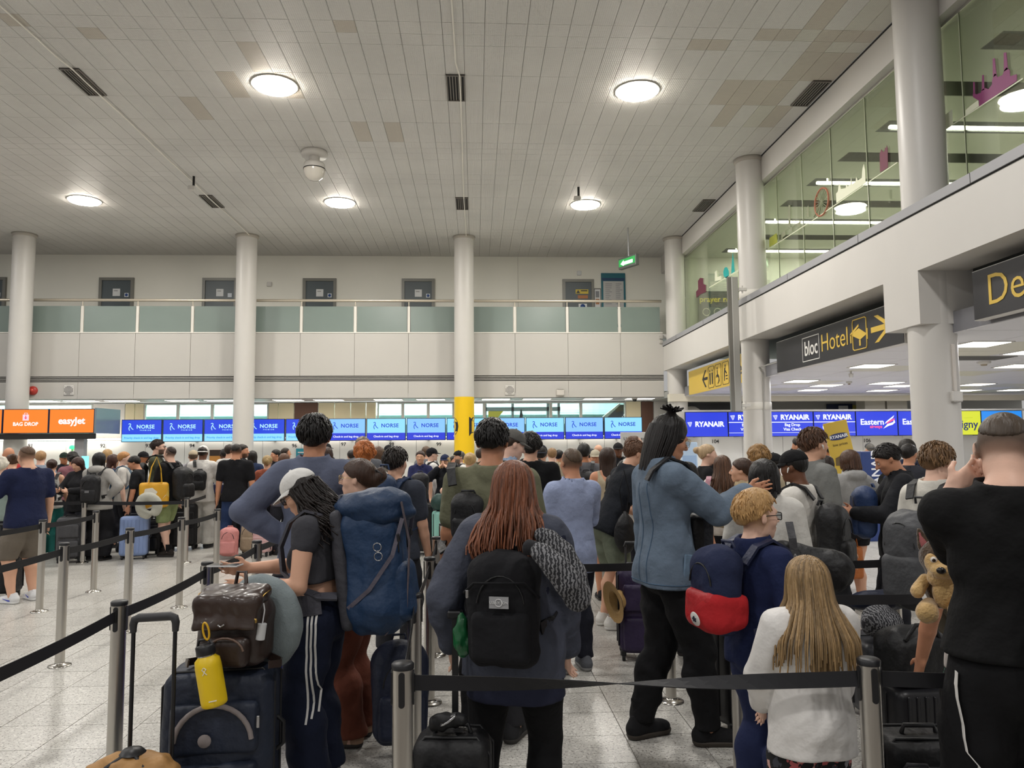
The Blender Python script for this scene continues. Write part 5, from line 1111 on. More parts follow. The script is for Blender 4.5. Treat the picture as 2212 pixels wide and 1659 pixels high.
    if vox <= .0095 and st in ('short', 'thick', 'taper', 'quiff', 'boy', 'curly', 'crop', 'gray'):
        R_ = random.Random(4); mb = MB(); mb.lv = []; G = []; tidy = st in ('bun', 'clip', 'pony', 'bob', 'long', 'long_straight')
        fine = st in ('boy', 'crop', 'short', 'gray'); jit = {'curly': .4, 'boy': .12}.get(st, .2)
        for i in range(420 if fine else 340):
            a = R_.uniform(0, 6.28); b = R_.uniform(-.25, 1.5); d = V3(math.cos(a) * math.cos(b), math.sin(a) * math.cos(b), math.sin(b))
            if d[1] > .35 and d[2] < .55: continue
            if d[2] < .1 and d[1] > -.1: continue
            e = V3(.077 + th, .098 + th, .089 + th) * .97; p = V3(0, -.016, .03) + d * e; tn = nrm((V3(d[0] * .5 + .15, .45 if d[1] > .1 else -.35, -.85 + d[2] * .55)) + V3(*[R_.gauss(0, jit) for _ in range(3)])); tn = nrm(tn - d * (tn @ d)); l = R_.uniform(.03, .05) * (1.3 if st in ('thick', 'quiff') else .8 if st == 'crop' else 1)
            l *= .75 if fine else 1; nn = d * (R_.uniform(.0015, .006) if fine else R_.uniform(.003, .009)); G.append(([p - d * .004, p + tn * l * .5 + nn, p + tn * l - d * l * l * 3.5 + nn * 1.1], R_.uniform(.3, .62) if fine else R_.random()))
        locks(mb, G, .0052 if fine else .0066, .001, 4); lk = mb.mesh('hair'); lk.attributes.new('lock', 'FLOAT', 'POINT').data.foreach_set('value', np.array(mb.lv, np.float32)); me = merge(me, lk)
    if 'lock' not in me.attributes: me.attributes.new('lock', 'FLOAT', 'POINT').data.foreach_set('value', np.full(len(me.vertices), .45, np.float32))
    _HM[key] = me
    return me
def cap_meshes(vox=.008):
    F = Field((-.11, -.14, 0), (.11, .13, .16), vox); F.ell((0, -.012, .036), (.089, .110, .094), None, .0); F.plane((0, 0, .028), (0, -.10, -1)); F.ell((0, -.012, .03), (.078, .098, .08), None, 0, cut=True); cr = F.mesh('crown', 1)
    mb = MB(); vs = []; nu, nv = 13, 5
    for lay in (0, 1):
        for i in range(nu):
            a_ = math.radians(-76 + 152 * i / (nu - 1)); x0, y0 = .088 * math.sin(a_), -.012 + .109 * math.cos(a_); w_ = .072 * math.cos(a_ * 1.02) ** .6
            for j in range(nv):
                e = j / (nv - 1); y = y0 + w_ * e; x = x0 * (1 - .06 * e); vs.append((x, y, .036 - .35 * max(0, y - .09) ** 1.0 * .6 - 3.2 * x * x * e ** .5 - .005 * lay))
    fs = []; N_ = nu * nv
    for i in range(nu - 1):
        for j in range(nv - 1): q_ = [i * nv + j, i * nv + j + 1, (i + 1) * nv + j + 1, (i + 1) * nv + j]; fs.append(tuple(q_)); fs.append(tuple(N_ + v for v in q_[::-1]))
        o_ = [i * nv + nv - 1, (i + 1) * nv + nv - 1]; fs.append((o_[0], o_[0] + N_, o_[1] + N_, o_[1])); fs.append((i * nv, (i + 1) * nv, (i + 1) * nv + N_, i * nv + N_))
    mb.add(vs, [f[::-1] for f in fs], True); br = mb.mesh('brim')
    return cr, br
CAPM = cap_meshes()
btn = MB().lathe([(.009, .0), (.007, .006), (.0001, .008)], n=10).mesh('button')
def eye_mesh():
    mb = MB(); n, r = 10, .0118; prof = [(r * math.sin(a), r * math.cos(a)) for a in np.linspace(0, PI, 7)]
    vs = [(p * math.cos(2 * PI * k / n), q, p * math.sin(2 * PI * k / n)) for p, q in prof for k in range(n)]; fs = [(i * n + k, (i + 1) * n + k, (i + 1) * n + (k + 1) % n, i * n + (k + 1) % n) for i in range(6) for k in range(n)]
    me = bpy.data.meshes.new('eye'); me.from_pydata(vs, [], fs); me.polygons.foreach_set('material_index', [1 if i < n else 0 for i in range(len(fs))]); me.polygons.foreach_set('use_smooth', [True] * len(fs))
    me.materials.append(mat('eye_white', 'd8d2ca', .2)); me.materials.append(mat('eye_iris', '2c1d15', .15)); me.update(); return me
EYE = eye_mesh()
def glasses_mesh(rw=.024, rh=.018, th=.0028):
    mb = MB()
    for s in (1, -1):
        ring = [(s * .033 + rw * c, .1, .002 + rh * d) for c, d in [(max(-1, min(1, 1.25 * math.cos(a))), max(-1, min(1, 1.25 * math.sin(a)))) for a in np.linspace(0, 6.283, 20, endpoint=False)]]
        mb.tube(ring, th, 6, closed=True); mb.tube([(s * .057, .098, .008), (s * .078, .085, .01), (s * .084, .0, .008), (s * .083, -.018, -.005)], th * .9, 5)
    mb.tube([(-.010, .103, .004), (0, .106, .007), (.010, .103, .004)], th, 5); return mb.mesh('frame')
GLS = glasses_mesh(); GLT = glasses_mesh(.026, .022, .0015)
lens = MB()
for s_ in (1, -1): lens.prism([(s_ * .033 + .022 * math.cos(a), .002 + .017 * math.sin(a)) for a in np.linspace(0, 6.283, 16, endpoint=False)], .1, .101)
LENS = lens.mesh('lenses')
POD = MB().tube([(0, .0, .012), (.004, .006, .004), (.002, .012, -.012), (0, .016, -.024)], [.006, .008, .0045, .003], 7).mesh('earphone')
SKIN = {'a': 'd9a88c', 'b': 'c98f6f', 'c': 'a86f4c', 'd': '6b4530', 'e': 'e3b9a3', 'f': 'b98263'}
BUDGET = []
def person(label, px, top, d, face, name='person', h=None, sex='m', w=1., tone='a', hair=('short', '2a211c'), tp=('tee', '222226'), bt=('trousers', '22232a'), shoes='2a2a2c', sole=None, hat=None, hatback=False, glasses=None, beard=0, lod=None, share=None, hk=1., pose=None, hem=None, cl=None, bcl=None, pods=False, seed=None, at=None, wr=1., slv=None, socks=None, hvox=None, hang=0, **P):
    """face: degrees turned from facing away from the camera, positive to the left"""
    H = {'m': 1.76, 'f': 1.64, 'c': 1.45}[sex]
    lod = lod if lod is not None else (0 if d < 5 else 1 if d < 8.5 else 2)
    p0 = at_y(px, top, d)
    if lod > 0 and not at:
        for q in (0, .025, -.025, .05, .075, -.05, .10, .13, -.075, .16, .20, .24):
            pq = at_y(px, top, d * (1 + q))
            if all((pq.x - a_) ** 2 + (pq.y - b_) ** 2 > (r_ + .25 * w) ** 2 for a_, b_, r_ in PLACED): p0 = pq; d = d * (1 + q); break
    PLACED.append((p0.x, p0.y, .25 * w))
    hat_add = .012 if (hat or hair[0] in ('thick', 'curly', 'quiff', 'topknot', 'long_red')) else 0
    hh = h if h else min(2.0, max(1.2, p0.z - hat_add))
    share = share if share is not None else lod == 2
    kk = dict(sex=sex, w=w, hk=hk, **P)
    key = None; sc = 1.
    if share: sc = hh / H; k = skeleton(H, **kk); key = (lod,) + tuple(sorted((a, str(b)) for a, b in kk.items()))
    else: k = skeleton(hh, **kk)
    if 'hdir' in (pose or {}): k.hdir = pose['hdir']
    a = math.radians(face); ca, sa = math.cos(a), math.sin(a); hx, hy_ = k.C[0] * sc, k.C[1] * sc
    if at: x, y = at
    else: x, y = p0.x - (hx * ca - hy_ * sa), p0.y - (hx * sa + hy_ * ca)
    t = thing(name, label, 'person', (x, y, 0), a); t.scale = (sc,) * 3
    vb, vc, vh = ((.0078, .0105, .0075), (.0115, .0155, .009), (.0165, .022, .012))[lod]
    if hvox: vh = hvox
    sd = seed if seed is not None else (0 if share else sum(map(ord, label)) % 97)
    toward = abs(((face + P.get('hy', 0)) + 180) % 360 - 180) > 50
    stub = hair[0] in ('fade', 'buzz', 'boy', 'taper'); bm = body_mesh(k, vb, key and key + (beard, toward, stub), beard, toward, stub=stub); sm = skin(SKIN.get(tone, tone))
    if len(bm.materials) == 0: bm.materials.append(sm)
    b = obj('body', bm, None, t)
    b.material_slots[0].link = 'OBJECT'; b.material_slots[0].material = person_skin(tone, hair[1])
    if tp: obj({'tee': 't_shirt', 'polo': 'polo_shirt', 'long': 'top', 'hoodie': 'hoodie', 'jacket': 'jacket', 'shirt': 'shirt', 'tank': 'sleeveless_top', 'crop': 'crop_top', 'cap_sleeve': 'top', 'vest': 'vest', 'over': 'overshirt'}[tp[0]], top_mesh(k, tp[0], vc, key, hem, wr, sd, slv), cl or cloth(tp[1]), t)
    if bt: obj({'skirt': 'skirt', 'shorts': 'shorts', 'short_shorts': 'shorts', 'bermuda': 'shorts', 'leggings': 'leggings'}.get(bt[0], 'trousers'), bot_mesh(k, bt[0], vc, key, wr=wr, seed=sd + 5), bcl or cloth(bt[1]), t)
    g = k.h / 1.75 * (1 if sex != 'f' else .95)
    for s in (1, -1):
        A = k.G[s][2]; r_ = -.22 * s
        so = obj('shoe', SHOE[0], cloth(shoes), t, loc=(A[0] - .005 * s, A[1] + .006, 0), rot=(0, 0, r_), scale=(g * s if False else g, g, g)); obj('sole', SHOE[1], mat('shoe_sole', sole or '33302e', .7), so)
        if lod == 0: obj('laces', LACE, cloth('1c1c1c' if not sole else 'd8d4cc'), so)
        if socks: obj('sock', MB().cyl((A[0], A[1], .085 * g), (A[0], A[1], .20 * g), .042 * g, .047 * g, n=16, caps=False).mesh('sock'), cloth(socks), t)
    HM = Matrix([list(k.Rh[i] * k.hs) + [k.C[i]] for i in range(3)] + [[0, 0, 0, 1]])
    def onhead(nm, me, m, parent=None):
        o = obj(nm, me, m, t); o.matrix_local = HM; return o
    if hair[0] != 'bald': onhead('hair', hair_mesh(hair[0], vh), hairm(hair[1]))
    if toward and lod < 2:
        for s in (1, -1):
            o = obj('eye', EYE, None, t); o.matrix_local = HM @ Matrix.Translation((s * .031, .0785, .004))
    if hat:
        rot = Matrix.Rotation(PI, 4, 'Z') if hatback else Matrix.Identity(4)
        c = obj('cap', CAPM[0], cloth(hat), t); c.matrix_local = HM @ Matrix.Translation((0, 0, .006)) @ rot
        obj('brim', CAPM[1], cloth(hat), c, loc=(0, .0, .0)); obj('button', btn, cloth(hat), c, loc=(0, -.012, .129))
    if glasses:
        o = onhead('glasses', GLS if glasses == 'thick' else GLT, mat('glasses_frame', '141414' if glasses == 'thick' else 'b49a5c', .3, metal=0 if glasses == 'thick' else .8))
        if lod == 0: obj('lenses', LENS, mat('lens_glass', 'cfd6da', .05, alpha=1, trans=.95), o)
    if pods:
        s = 1 if pods == 'R' else -1; o = obj('earphone', POD, mat('earphone_white', 'efece6', .3), t); o.matrix_local = HM @ Matrix.Translation((s * .088, .004, -.012))
    t['_k'] = 0; del t['_k']
    k.root = t; k.sc = sc; k.HM = HM; k.M = Matrix.Translation((x, y, 0)) @ Matrix.Rotation(a, 4, 'Z') @ Matrix.Scale(sc, 4); k.lod = lod; k.key = key; k.face = a
    return k
# ================================================================== BAGS, CASES, BARRIERS
_IM = {}
def memo(f):
    def g(*a, **k):
        key = (f.__name__, str(a), str(k))
        if key not in _IM: _IM[key] = f(*a, **k)
        return _IM[key]
    return g
@memo
def bag_body(w, d, h, vox, kind):
    F = Field((-w / 2 - .06, -d - .06, -h / 2 - .06), (w / 2 + .06, .06, h / 2 + .06), vox)
    if kind == 'hike':
        F.box((0, -d * .45, -.02), (w * .44, d * .42, h * .44), min(.09, d * .38)); F.ell((0, -d * .5, -h * .28), (w * .5, d * .52, h * .22), None, .05); F.box((0, -d * .62, h * .02), (w * .36, d * .36, h * .30), .06, k=.04)
    elif kind == 'slump':
        F.box((0, -d * .5, .03), (w * .40, d * .42, h * .42), min(.08, d * .38)); F.ell((0, -d * .58, -h * .25), (w * .47, d * .52, h * .26), None, .06)
    else:
        F.box((0, -d * .5, -.01), (w * .46, d * .44, h * .45), min(.09, d * .40)); F.ell((0, -d * .45, h * .30), (w * .42, d * .42, h * .2), None, .04)
    F.wrinkle(.009 if kind == 'hike' else .006, 1.1, int(w * 100), .6); return F.mesh('main_bag', 1)
@memo
def pocket(w, d, h, vox):
    F = Field((-w / 2 - .03, -d / 2 - .03, -h / 2 - .03), (w / 2 + .03, d / 2 + .03, h / 2 + .03), vox); F.box((0, 0, 0), (w / 2, d / 2, h / 2), min(w, d, h) * .4); F.wrinkle(.003, 1.2, 4, .5); return F.mesh('pocket', 1)
def zipper(pts, r=.0035): return MB().tube(pts, r, 5).mesh('zip')
def backpack_parts(t, k, col, w, d, h, kind, vox, nylon, patch=None, strapcol=None, low=None):
    m = cloth(col, 'nylon') if nylon else cloth(col); sm = cloth(strapcol or col, 'nylon')
    obj('main_bag', bag_body(w, d, h, vox, kind), m, t)
    pk = obj('front_pocket', pocket(w * .74, d * .42, h * .42, vox), cloth(low, 'nylon') if low else m, t, loc=(0, -d * .86, -h * .20))
    MB().tube([(w * .30 * math.cos(a), -d * .95 + .0, h * .12 + h * .26 * math.sin(a) - h * .08) for a in np.linspace(.15, PI - .15, 12)], .0042, 5).obj('zip', mat('zip_dark', '0e0e10', .5), t)
    MB().tube([(.04, -.02, h * .46), (.035, -.03, h * .52), (-.035, -.03, h * .52), (-.04, -.02, h * .46)], .008, 6).obj('grab_handle', sm, t)
    if patch: boxm(-.032, -d * .40 * .5 - .006, -.012, .032, -d * .20 + .0, .022).obj('brand_patch', mat('patch', patch, .6), pk, loc=(0, .0, h * .12))
def straps(t, k, col, anch, x0=.05, wd=.05, sides=(1, -1), th=.006, lowz=.60):
    u = k.h; out = []
    for s in sides:
        P = [(s * x0, -.088, .795), (s * (x0 + .014), -.055, .845), (s * (x0 + .021), -.005, .862), (s * (x0 + .026), .045, .832), (s * (x0 + .03), .082, .76), (s * (x0 + .038), .078, .685), (s * (x0 + .052), .04, .635), (s * (x0 + .05), -.03, lowz), (s * (x0 + .03), -.08, lowz - .01)]
        P = [V3(*p) * u - anch for p in P]; P2 = []
        for i in range(len(P) - 1):
            for q in (0, .5): P2.append(P[i] * (1 - q) + P[i + 1] * q)
        P2.append(P[-1])
        up = [(1, 0, 0)] * 11 + [(.8, .6, .1)] * 2 + [(.3, .8, .5)] * 4
        MB().ribbon(P2, up[:len(P2)], wd, th).obj('shoulder_strap', cloth(col, 'nylon'), t)
def worn_pack(k, label, col, w=.30, d=.17, h=.44, kind='day', z=.665, back=-.078, nylon=True, patch=None, strapcol=None, low=None, sides=(1, -1), name='backpack', group=None, vox=None, front=False, tilt=0):
    u = k.h; anch = V3(0, -back if front else back, z) * u
    t = thing(name, label, 'backpack', (0, 0, 0), 0, group)
    Tm = Matrix([list(k.T[i]) + [float((k.pel + k.T @ (anch - k.pel))[i])] for i in range(3)] + [[0, 0, 0, 1]])
    t.matrix_world = k.M @ Tm @ (Matrix.Rotation(PI, 4, 'Z') if front else Matrix.Identity(4)) @ Matrix.Rotation(math.radians(tilt), 4, 'X')
    vox = vox or (.012 if k.lod == 0 else .017 if k.lod == 1 else .024)
    backpack_parts(t, k, col, w, d, h, kind, vox, nylon, patch, strapcol, low)
    q_ = t.matrix_world @ Vector((0, -d * .55, 0)); PLACED.append((q_.x, q_.y, d * .7 * k.sc + .02))
    if not front: straps(t, k, strapcol or col, anch, sides=sides)
    return t
def loose_pack(label, col, loc, rot=(0, 0, 0), w=.30, d=.17, h=.42, kind='day', nylon=True, patch=None, low=None, strapcol=None, vox=.013, name='backpack'):
    t = thing(name, label, 'backpack', loc); t.rotation_euler = rot; backpack_parts(t, None, col, w, d, h, kind, vox, nylon, patch, strapcol, low)
    for s in (1, -1): MB().ribbon([(s * .06, .0, h * .42), (s * .075, .05, h * .3), (s * .09, .06, 0), (s * .10, .03, -h * .3), (s * .11, -.01, -h * .42)], [(1, 0, 0)] * 5, .05, .006).obj('shoulder_strap', cloth(strapcol or col, 'nylon'), t)
    return t
@memo
def case_shell(w, d, h, r, vox, hard):
    F = Field((-w / 2 - .03, -d / 2 - .03, -.02), (w / 2 + .03, d / 2 + .03, h + .03), vox); F.box((0, 0, h / 2), (w / 2, d / 2, h / 2), r)
    if not hard: F.ell((0, -d * .42, h * .45), (w * .40, d * .18, h * .38), None, .03); F.wrinkle(.0025, .6, 2, .6)
    return F.mesh('shell', 1)
def suitcase(label, col, loc, rotz, w=.42, d=.26, h=.62, hard=True, ext=0., ribs='v', vox=.014, tilt=0, name='suitcase', trim='1b1b1d', tag_col=None, grip=True, group=None):
    t = thing(name, label, 'suitcase', loc, rotz, group); t.rotation_euler = (math.radians(tilt), 0, rotz)
    m = mat('case_shell', col, .38, noise=.03, nscale=4) if hard else cloth(col, 'nylon'); tm = mat('case_trim', trim, .5); z0 = .055
    obj('shell', case_shell(w, d, h, .05 if hard else .06, vox, hard), m, t, loc=(0, 0, z0))
    if hard:
        if ribs == 'v': rb = MB().box(-.009, -.006, 0, .009, .006, h * .84, bev=.004).mesh('rib'); pos = [(x, y) for y in (-d / 2 - .002, d / 2 + .002) for x in np.linspace(-w * .34, w * .34, 6)]; [obj('rib', rb, m, t, loc=(x, y, z0 + h * .08)) for x, y in pos]
        else: rb = MB().box(-w * .40, -.006, -.009, w * .40, .006, .009, bev=.004).mesh('rib'); [obj('rib', rb, m, t, loc=(0, y, z0 + h * q)) for y in (-d / 2 - .002, d / 2 + .002) for q in np.linspace(.15, .85, 8)]
        c = [(w / 2 * .98 * math.cos(a), 0) for a in ()]
        MB().tube([(x, 0, z) for x, z in ((-w / 2 - .001, z0 + .05), (-w / 2 - .001, z0 + h - .05), (-w / 2 + .05, z0 + h + .001), (w / 2 - .05, z0 + h + .001), (w / 2 + .001, z0 + h - .05), (w / 2 + .001, z0 + .05))], .008, 6).obj('zip_seam', tm, t)
    else:
        obj('front_pocket', pocket(w * .78, .07, h * .40, vox), m, t, loc=(0, -d / 2 - .02, z0 + h * .25)); obj('front_pocket', pocket(w * .78, .06, h * .32, vox), m, t, loc=(0, -d / 2 - .018, z0 + h * .67))
        for y in (-d * .30, d * .34):
            MB().tube([(x, y, z) for x, z in ((-w / 2 - .002, z0 + .06), (-w / 2 - .002, z0 + h - .06), (-w / 2 + .05, z0 + h + .002), (w / 2 - .05, z0 + h + .002), (w / 2 + .002, z0 + h - .06), (w / 2 + .002, z0 + .06))], .006, 6).obj('piping', tm, t)
    wh = MB().cyl((-.012, 0, 0), (.012, 0, 0), .026, n=14).mesh('wheel'); hs_ = MB().box(-.02, -.02, .0, .02, .02, .045, bev=.008).mesh('wheel_housing')
    for sx in (1, -1):
        for sy_ in (1, -1):
            o = obj('wheel', wh, mat('wheel_rubber', '161617', .6), t, loc=(sx * w * .38, sy_ * d * .33, .026)); obj('wheel_housing', hs_, tm, o, loc=(0, 0, .012))
    MB().tube([(-.07, 0, z0 + h), (-.06, 0, z0 + h + .03), (.06, 0, z0 + h + .03), (.07, 0, z0 + h)], .010, 7).obj('top_handle', tm, t)
    MB().tube([(w / 2, 0, z0 + h * .42), (w / 2 + .03, 0, z0 + h * .46), (w / 2 + .03, 0, z0 + h * .60), (w / 2, 0, z0 + h * .64)], .010, 7).obj('side_handle', tm, t)
    if ext:
        b = MB()
        for s in (1, -1): b.cyl((s * w * .22, d * .40, z0 + h * .9), (s * w * .22, d * .40, z0 + h + ext), .009, n=8)
        b.obj('telescopic_bars', mat('bar_metal', '5b5b5d', .35, metal=.7), t); MB().tube([(-w * .24, d * .40, z0 + h + ext - .03), (-w * .22, d * .40, z0 + h + ext), (w * .22, d * .40, z0 + h + ext), (w * .24, d * .40, z0 + h + ext - .03)], .015, 8).obj('grip', tm, t)
    if tag_col: boxm(-.03, -d / 2 - .05, z0 + h - .16, .03, -d / 2 - .045, z0 + h - .06).obj('luggage_tag', mat('luggage_tag_paint', tag_col, .6), t)
    return t
# ---- barrier posts and belts
PH, PR = .955, .0355
post_m = MB().lathe([(PR, .01), (PR, PH - .012)], n=28).mesh('post'); base_m = MB().lathe([(.085, 0), (.083, .008), (.05, .016), (PR + .002, .022), (PR, .03)], n=28).mesh('base_flange')
cap_m = MB().lathe([(PR + .003, PH - .022), (PR + .004, PH - .006), (PR - .002, PH), (.0001, PH + .001)], n=28).mesh('top_cap')
sl_ = MB().prism([(.011 * math.cos(a), (.048 if math.sin(a) > 0 else -.048) + .011 * math.sin(a)) for a in np.linspace(0, 6.283, 16, endpoint=False)], -.0042, .006); slot_m = sl_.mesh('belt_slot')
BELT = mat('belt_webbing', '202023', .62, noise=.08, nscale=200, spec=.3)
POSTS = {}
def stanchion(nm, px, py, label, z=PH, sx=0.):
    p = at_z(px, py, z); POSTS[nm] = p
    t = thing('barrier_post', label, 'barrier post', (p.x, p.y, 0), math.atan2(-p.x, p.y) * 0 + sx, 'steel queue barrier posts')
    obj('post', post_m, STEEL, t); obj('base_flange', base_m, mat('flange_steel', 'b9b5ad', .25, metal=1), t); obj('top_cap', cap_m, BLACKP, t)
    for k in range(4):
        a = PI / 2 * k; obj('belt_slot', slot_m, BLACKP, t, loc=(PR * math.sin(a), -PR * math.cos(a), PH - .085), rot=(0, 0, a))
    return p
def belt(a, b, label, twist=0., sag=.012, z=.885, za=None, zb=None):
    A = Vector(POSTS[a]) if isinstance(a, str) else Vector(a); B = Vector(POSTS[b]) if isinstance(b, str) else Vector(b); A.z = za or z; B.z = zb or z
    d = (B - A).normalized(); A = A + d * (PR + .004); B = B - d * (PR + .004); side = d.cross(Vector((0, 0, 1)))
    n = 22; P, U = [], []
    for i in range(n + 1):
        q = i / n; p = A.lerp(B, q); p.z -= sag * 4 * q * (1 - q); P.append(p); a_ = twist * (.5 - .5 * math.cos(PI * q)); U.append(Vector((0, 0, math.cos(a_))) + side * math.sin(a_))
    t = thing('barrier_belt', label, 'belt', A); t.location = A
    MB().ribbon([p - A for p in P], U, .052, .0016).obj('webbing', BELT, t)
    for e, dd in ((Vector((0, 0, 0)), d), (B - A, -d)):
        MB().cyl(e - dd * .006 + Vector((0, 0, -.03)), e - dd * .006 + Vector((0, 0, .03)), .010, n=8).obj('belt_clip', BLACKP, t)
def hidden_post(nm, x, y): POSTS[nm] = Vector((x, y, 0))
for nm, px, py, lb in (('A1', 139, 1172, 'barrier post of the left line, nearest one, standing alone on pale floor'), ('A2', 281, 1140, 'barrier post of the left line, second nearest, behind the upright trolley handle'), ('A3', 392, 1117, 'barrier post of the left line, third nearest, before the green shorts'), ('A4', 470, 1099, 'barrier post of the left line, farthest one, under the premium sign'),
    ('B1', 93, 1122, 'barrier post right beside the man in the navy T-shirt'), ('B2', 208, 1103, 'barrier post in front of the black wide trousers and grey hoodie'), ('C1', 183, 1076, 'thin far barrier post left of the grey hoodie'), ('C2', 404, 1075, 'thin far barrier post right of the green shorts'),
    ('D1', 258, 1297, 'big near barrier post at the left beside the black trolley handle'), ('D2', 447.7, 1213, 'barrier post between trolley handle and grey neck pillow'), ('D3', 555, 1167, 'barrier post just behind the woman in the white cap with her phone'),
    ('E1', 870, 1430, 'big near barrier post beside the small black suitcase'), ('E2', 896, 1281, 'barrier post in front of the big blue hiking pack, second of the middle line'), ('E3', 928, 1203, 'barrier post of the middle line, third from the nearest'), ('E4', 942, 1159, 'barrier post of the middle line, fourth from the nearest'), ('E5', 957, 1130, 'barrier post of the middle line, fifth from the nearest, before the mint suitcase'), ('E6', 963, 1108, 'barrier post of the middle line, second from the far end'), ('E7', 969, 1092, 'barrier post of the middle line, farthest one, over the mint suitcase'),
    ('F1', 1876, 1421, 'big near barrier post beside the girl in the white hoodie'), ('R1', 1930, 1194, 'barrier post between the orange bag and the plush dog')):
    stanchion(nm, px, py, lb)
for nm, px, py, lb in (('P2', 1600, 1672, 'barrier post mostly hidden behind the boy in navy'), ('P3', 1450, 1515, 'barrier post behind the legs in black trousers, base showing'), ('P5', 1310, 1336, 'barrier post beside the straw hat and purple suitcase'), ('S1', 458, 1174, 'far barrier post carrying the premium sign')):
    p = at_z(px, py, 0); q = Vector((p.x, p.y, 0)); POSTS[nm] = q
    t = thing('barrier_post', lb, 'barrier post', (p.x, p.y, 0), 0, 'steel queue barrier posts'); obj('post', post_m, STEEL, t); obj('base_flange', base_m, mat('flange_steel', 'b9b5ad', .25, metal=1), t); obj('top_cap', cap_m, BLACKP, t)
    for k in range(4): a = PI / 2 * k; obj('belt_slot', slot_m, BLACKP, t, loc=(PR * math.sin(a), -PR * math.cos(a), PH - .085), rot=(0, 0, a))
for nm, x, y, lb in (('A0', -3.28, 4.6, 'x'), ('B0', -4.75, 7.3, 'x'), ('C0', -8.2, 11.6, 'x'), ('D0', -1.74, 2.6, 'x'), ('D4', -1.75, 7.3, 'x'), ('F2', 3.3, 2.45, 'x'), ('R2', 4.6, 5.4, 'x'), ('P4', 3.0, 4.0, 'x')):
    POSTS[nm] = Vector((x, y, 0)); t = thing('barrier_post', {'A0': 'barrier post at the near end of the left line, outside the frame', 'B0': 'barrier post left of the man in navy, outside the frame', 'C0': 'barrier post at the far left end of the far line', 'D0': 'barrier post outside the frame at the near left', 'D4': 'barrier post hidden behind the tall man in the slate jacket', 'F2': 'barrier post behind the black backpack at the right edge', 'R2': 'barrier post hidden behind the black-shirted man', 'P4': 'barrier post hidden beside the plush dog'}[nm], 'barrier post', (x, y, 0), 0, 'steel queue barrier posts')
    obj('post', post_m, STEEL, t); obj('base_flange', base_m, mat('flange_steel', 'b9b5ad', .25, metal=1), t); obj('top_cap', cap_m, BLACKP, t)
for a, b, lb in (('A0', 'A1', 'black belt of the left line crossing the bare calves at the left edge'), ('A1', 'A2', 'black belt of the left line between its first and second posts'), ('A2', 'A3', 'black belt of the left line passing under the blue suitcase'), ('A3', 'A4', 'black belt of the left line before the black trolley case'), ('B0', 'B1', 'black belt across the grey cargo shorts'), ('B1', 'B2', 'black belt across the teal trousers'), ('C0', 'C1', 'far black belt left of the thin post by the grey hoodie'), ('C1', 'C2', 'far black belt across the black trousers and yellow tote'), ('C2', 'S1', 'far black belt reaching the premium sign post'),
    ('D0', 'D1', 'wide near black belt rising from the lower left'), ('D1', 'D2', 'black belt above the trolley handle'), ('D2', 'D3', 'black belt rising to the post behind the phone'), ('D3', 'D4', 'black belt running behind the woman in the white cap'),
    ('E1', 'E2', 'steep black belt of the middle line nearest the camera'), ('E2', 'E3', 'steep black belt of the middle line behind the blue pack'), ('E3', 'E4', 'short black belt of the middle line, third'), ('E4', 'E5', 'short black belt of the middle line, fourth'), ('E5', 'E6', 'short black belt of the middle line, fifth'), ('E6', 'E7', 'farthest short black belt of the middle line'),
    ('E3', 'P3', 'black belt passing behind the redhead and the denim jacket'), ('P3', 'R1', 'black belt across the orange bag'), ('R1', 'R2', 'black belt right of the post by the plush dog'), ('P2', 'P4', 'lower black belt behind the long blond hair'), ('E5', 'P5', 'black belt in front of the mint suitcase'), ('F1', 'F2', 'wide near black belt across the white trouser stripe')):
    belt(a, b, lb)
belt('E1', 'F1', 'long twisted near black belt across the leggings and the white hoodie', twist=PI * .93, sag=.01)
# ================================================================== WHO STANDS WHERE
def over_layer(k, kind, col, hem=None, name='waistcoat'):
    obj(name, top_mesh(k, kind, .013 if k.lod == 0 else .022, None, hem, 1.), cloth(col), k.root)
def on_mesh(o, origin, direction):
    """nearest hit on a mesh object, in its own frame"""
    ok, p, n, i = o.ray_cast(Vector(origin), Vector(direction)); return (p, n) if ok else (None, None)
def child(k, name): return [c for c in k.root.children if c.name.split('.')[0] == name][0]
BK, DK = '141416', '1c1c20'
# ---------- far left cluster
person('person with white curly hair and a grey-green top at the left edge', 2, 988, 10.6, 10, sex='f', hair=('curly', 'cfc8ba'), tp=('tee', '7e8c86'), tone='e')
person('bald man in a red T-shirt beside the leftmost column', 20, 966, 12.5, 25, hair=('bald', '6a4a38'), tp=('tee', 'b03a3c'), tone='b')
person('woman with pinned-up brown hair and a black vest top, bare shoulders', 27, 980, 10.9, 35, sex='f', hair=('bun', '4a3324'), tp=('tank', BK), hp=18)
k = person('broad man in a navy T-shirt and grey cargo shorts, looking down to the left', 58, 962, 8.95, 62, hair=('fade', '5b4432'), tp=('tee', '1d2442'), bt=('bermuda', '6f675d'), shoes='dcdcdd', sole='e6e6e6', w=1.22, hp=14, L=((.10, .17, .60), (1, -.6, -.5), (-.4, .3, .8)), R='down', tone='a', hvox=.008)
for s_ in (1, -1):
    sh_ = [c for c in k.root.children if c.name.startswith('shoe')][0 if s_ == 1 else 1]
    for sd_ in (1, -1): MB().prism([(-.05, .058), (-.03, .036), (.0, .03), (.08, .058), (.0, .044), (-.03, .05)], sd_ * .0405 - .004, sd_ * .0405 + .004, axes='yz').obj('curved_mark', mat('mark_blue', '2c3fb0', .5), sh_)
person('fair-haired boy in a pale blue T-shirt behind the navy shoulder', 89, 974, 13.6, 20, hair=('short', 'a5825a'), tp=('tee', '8d99a8'), tone='e')
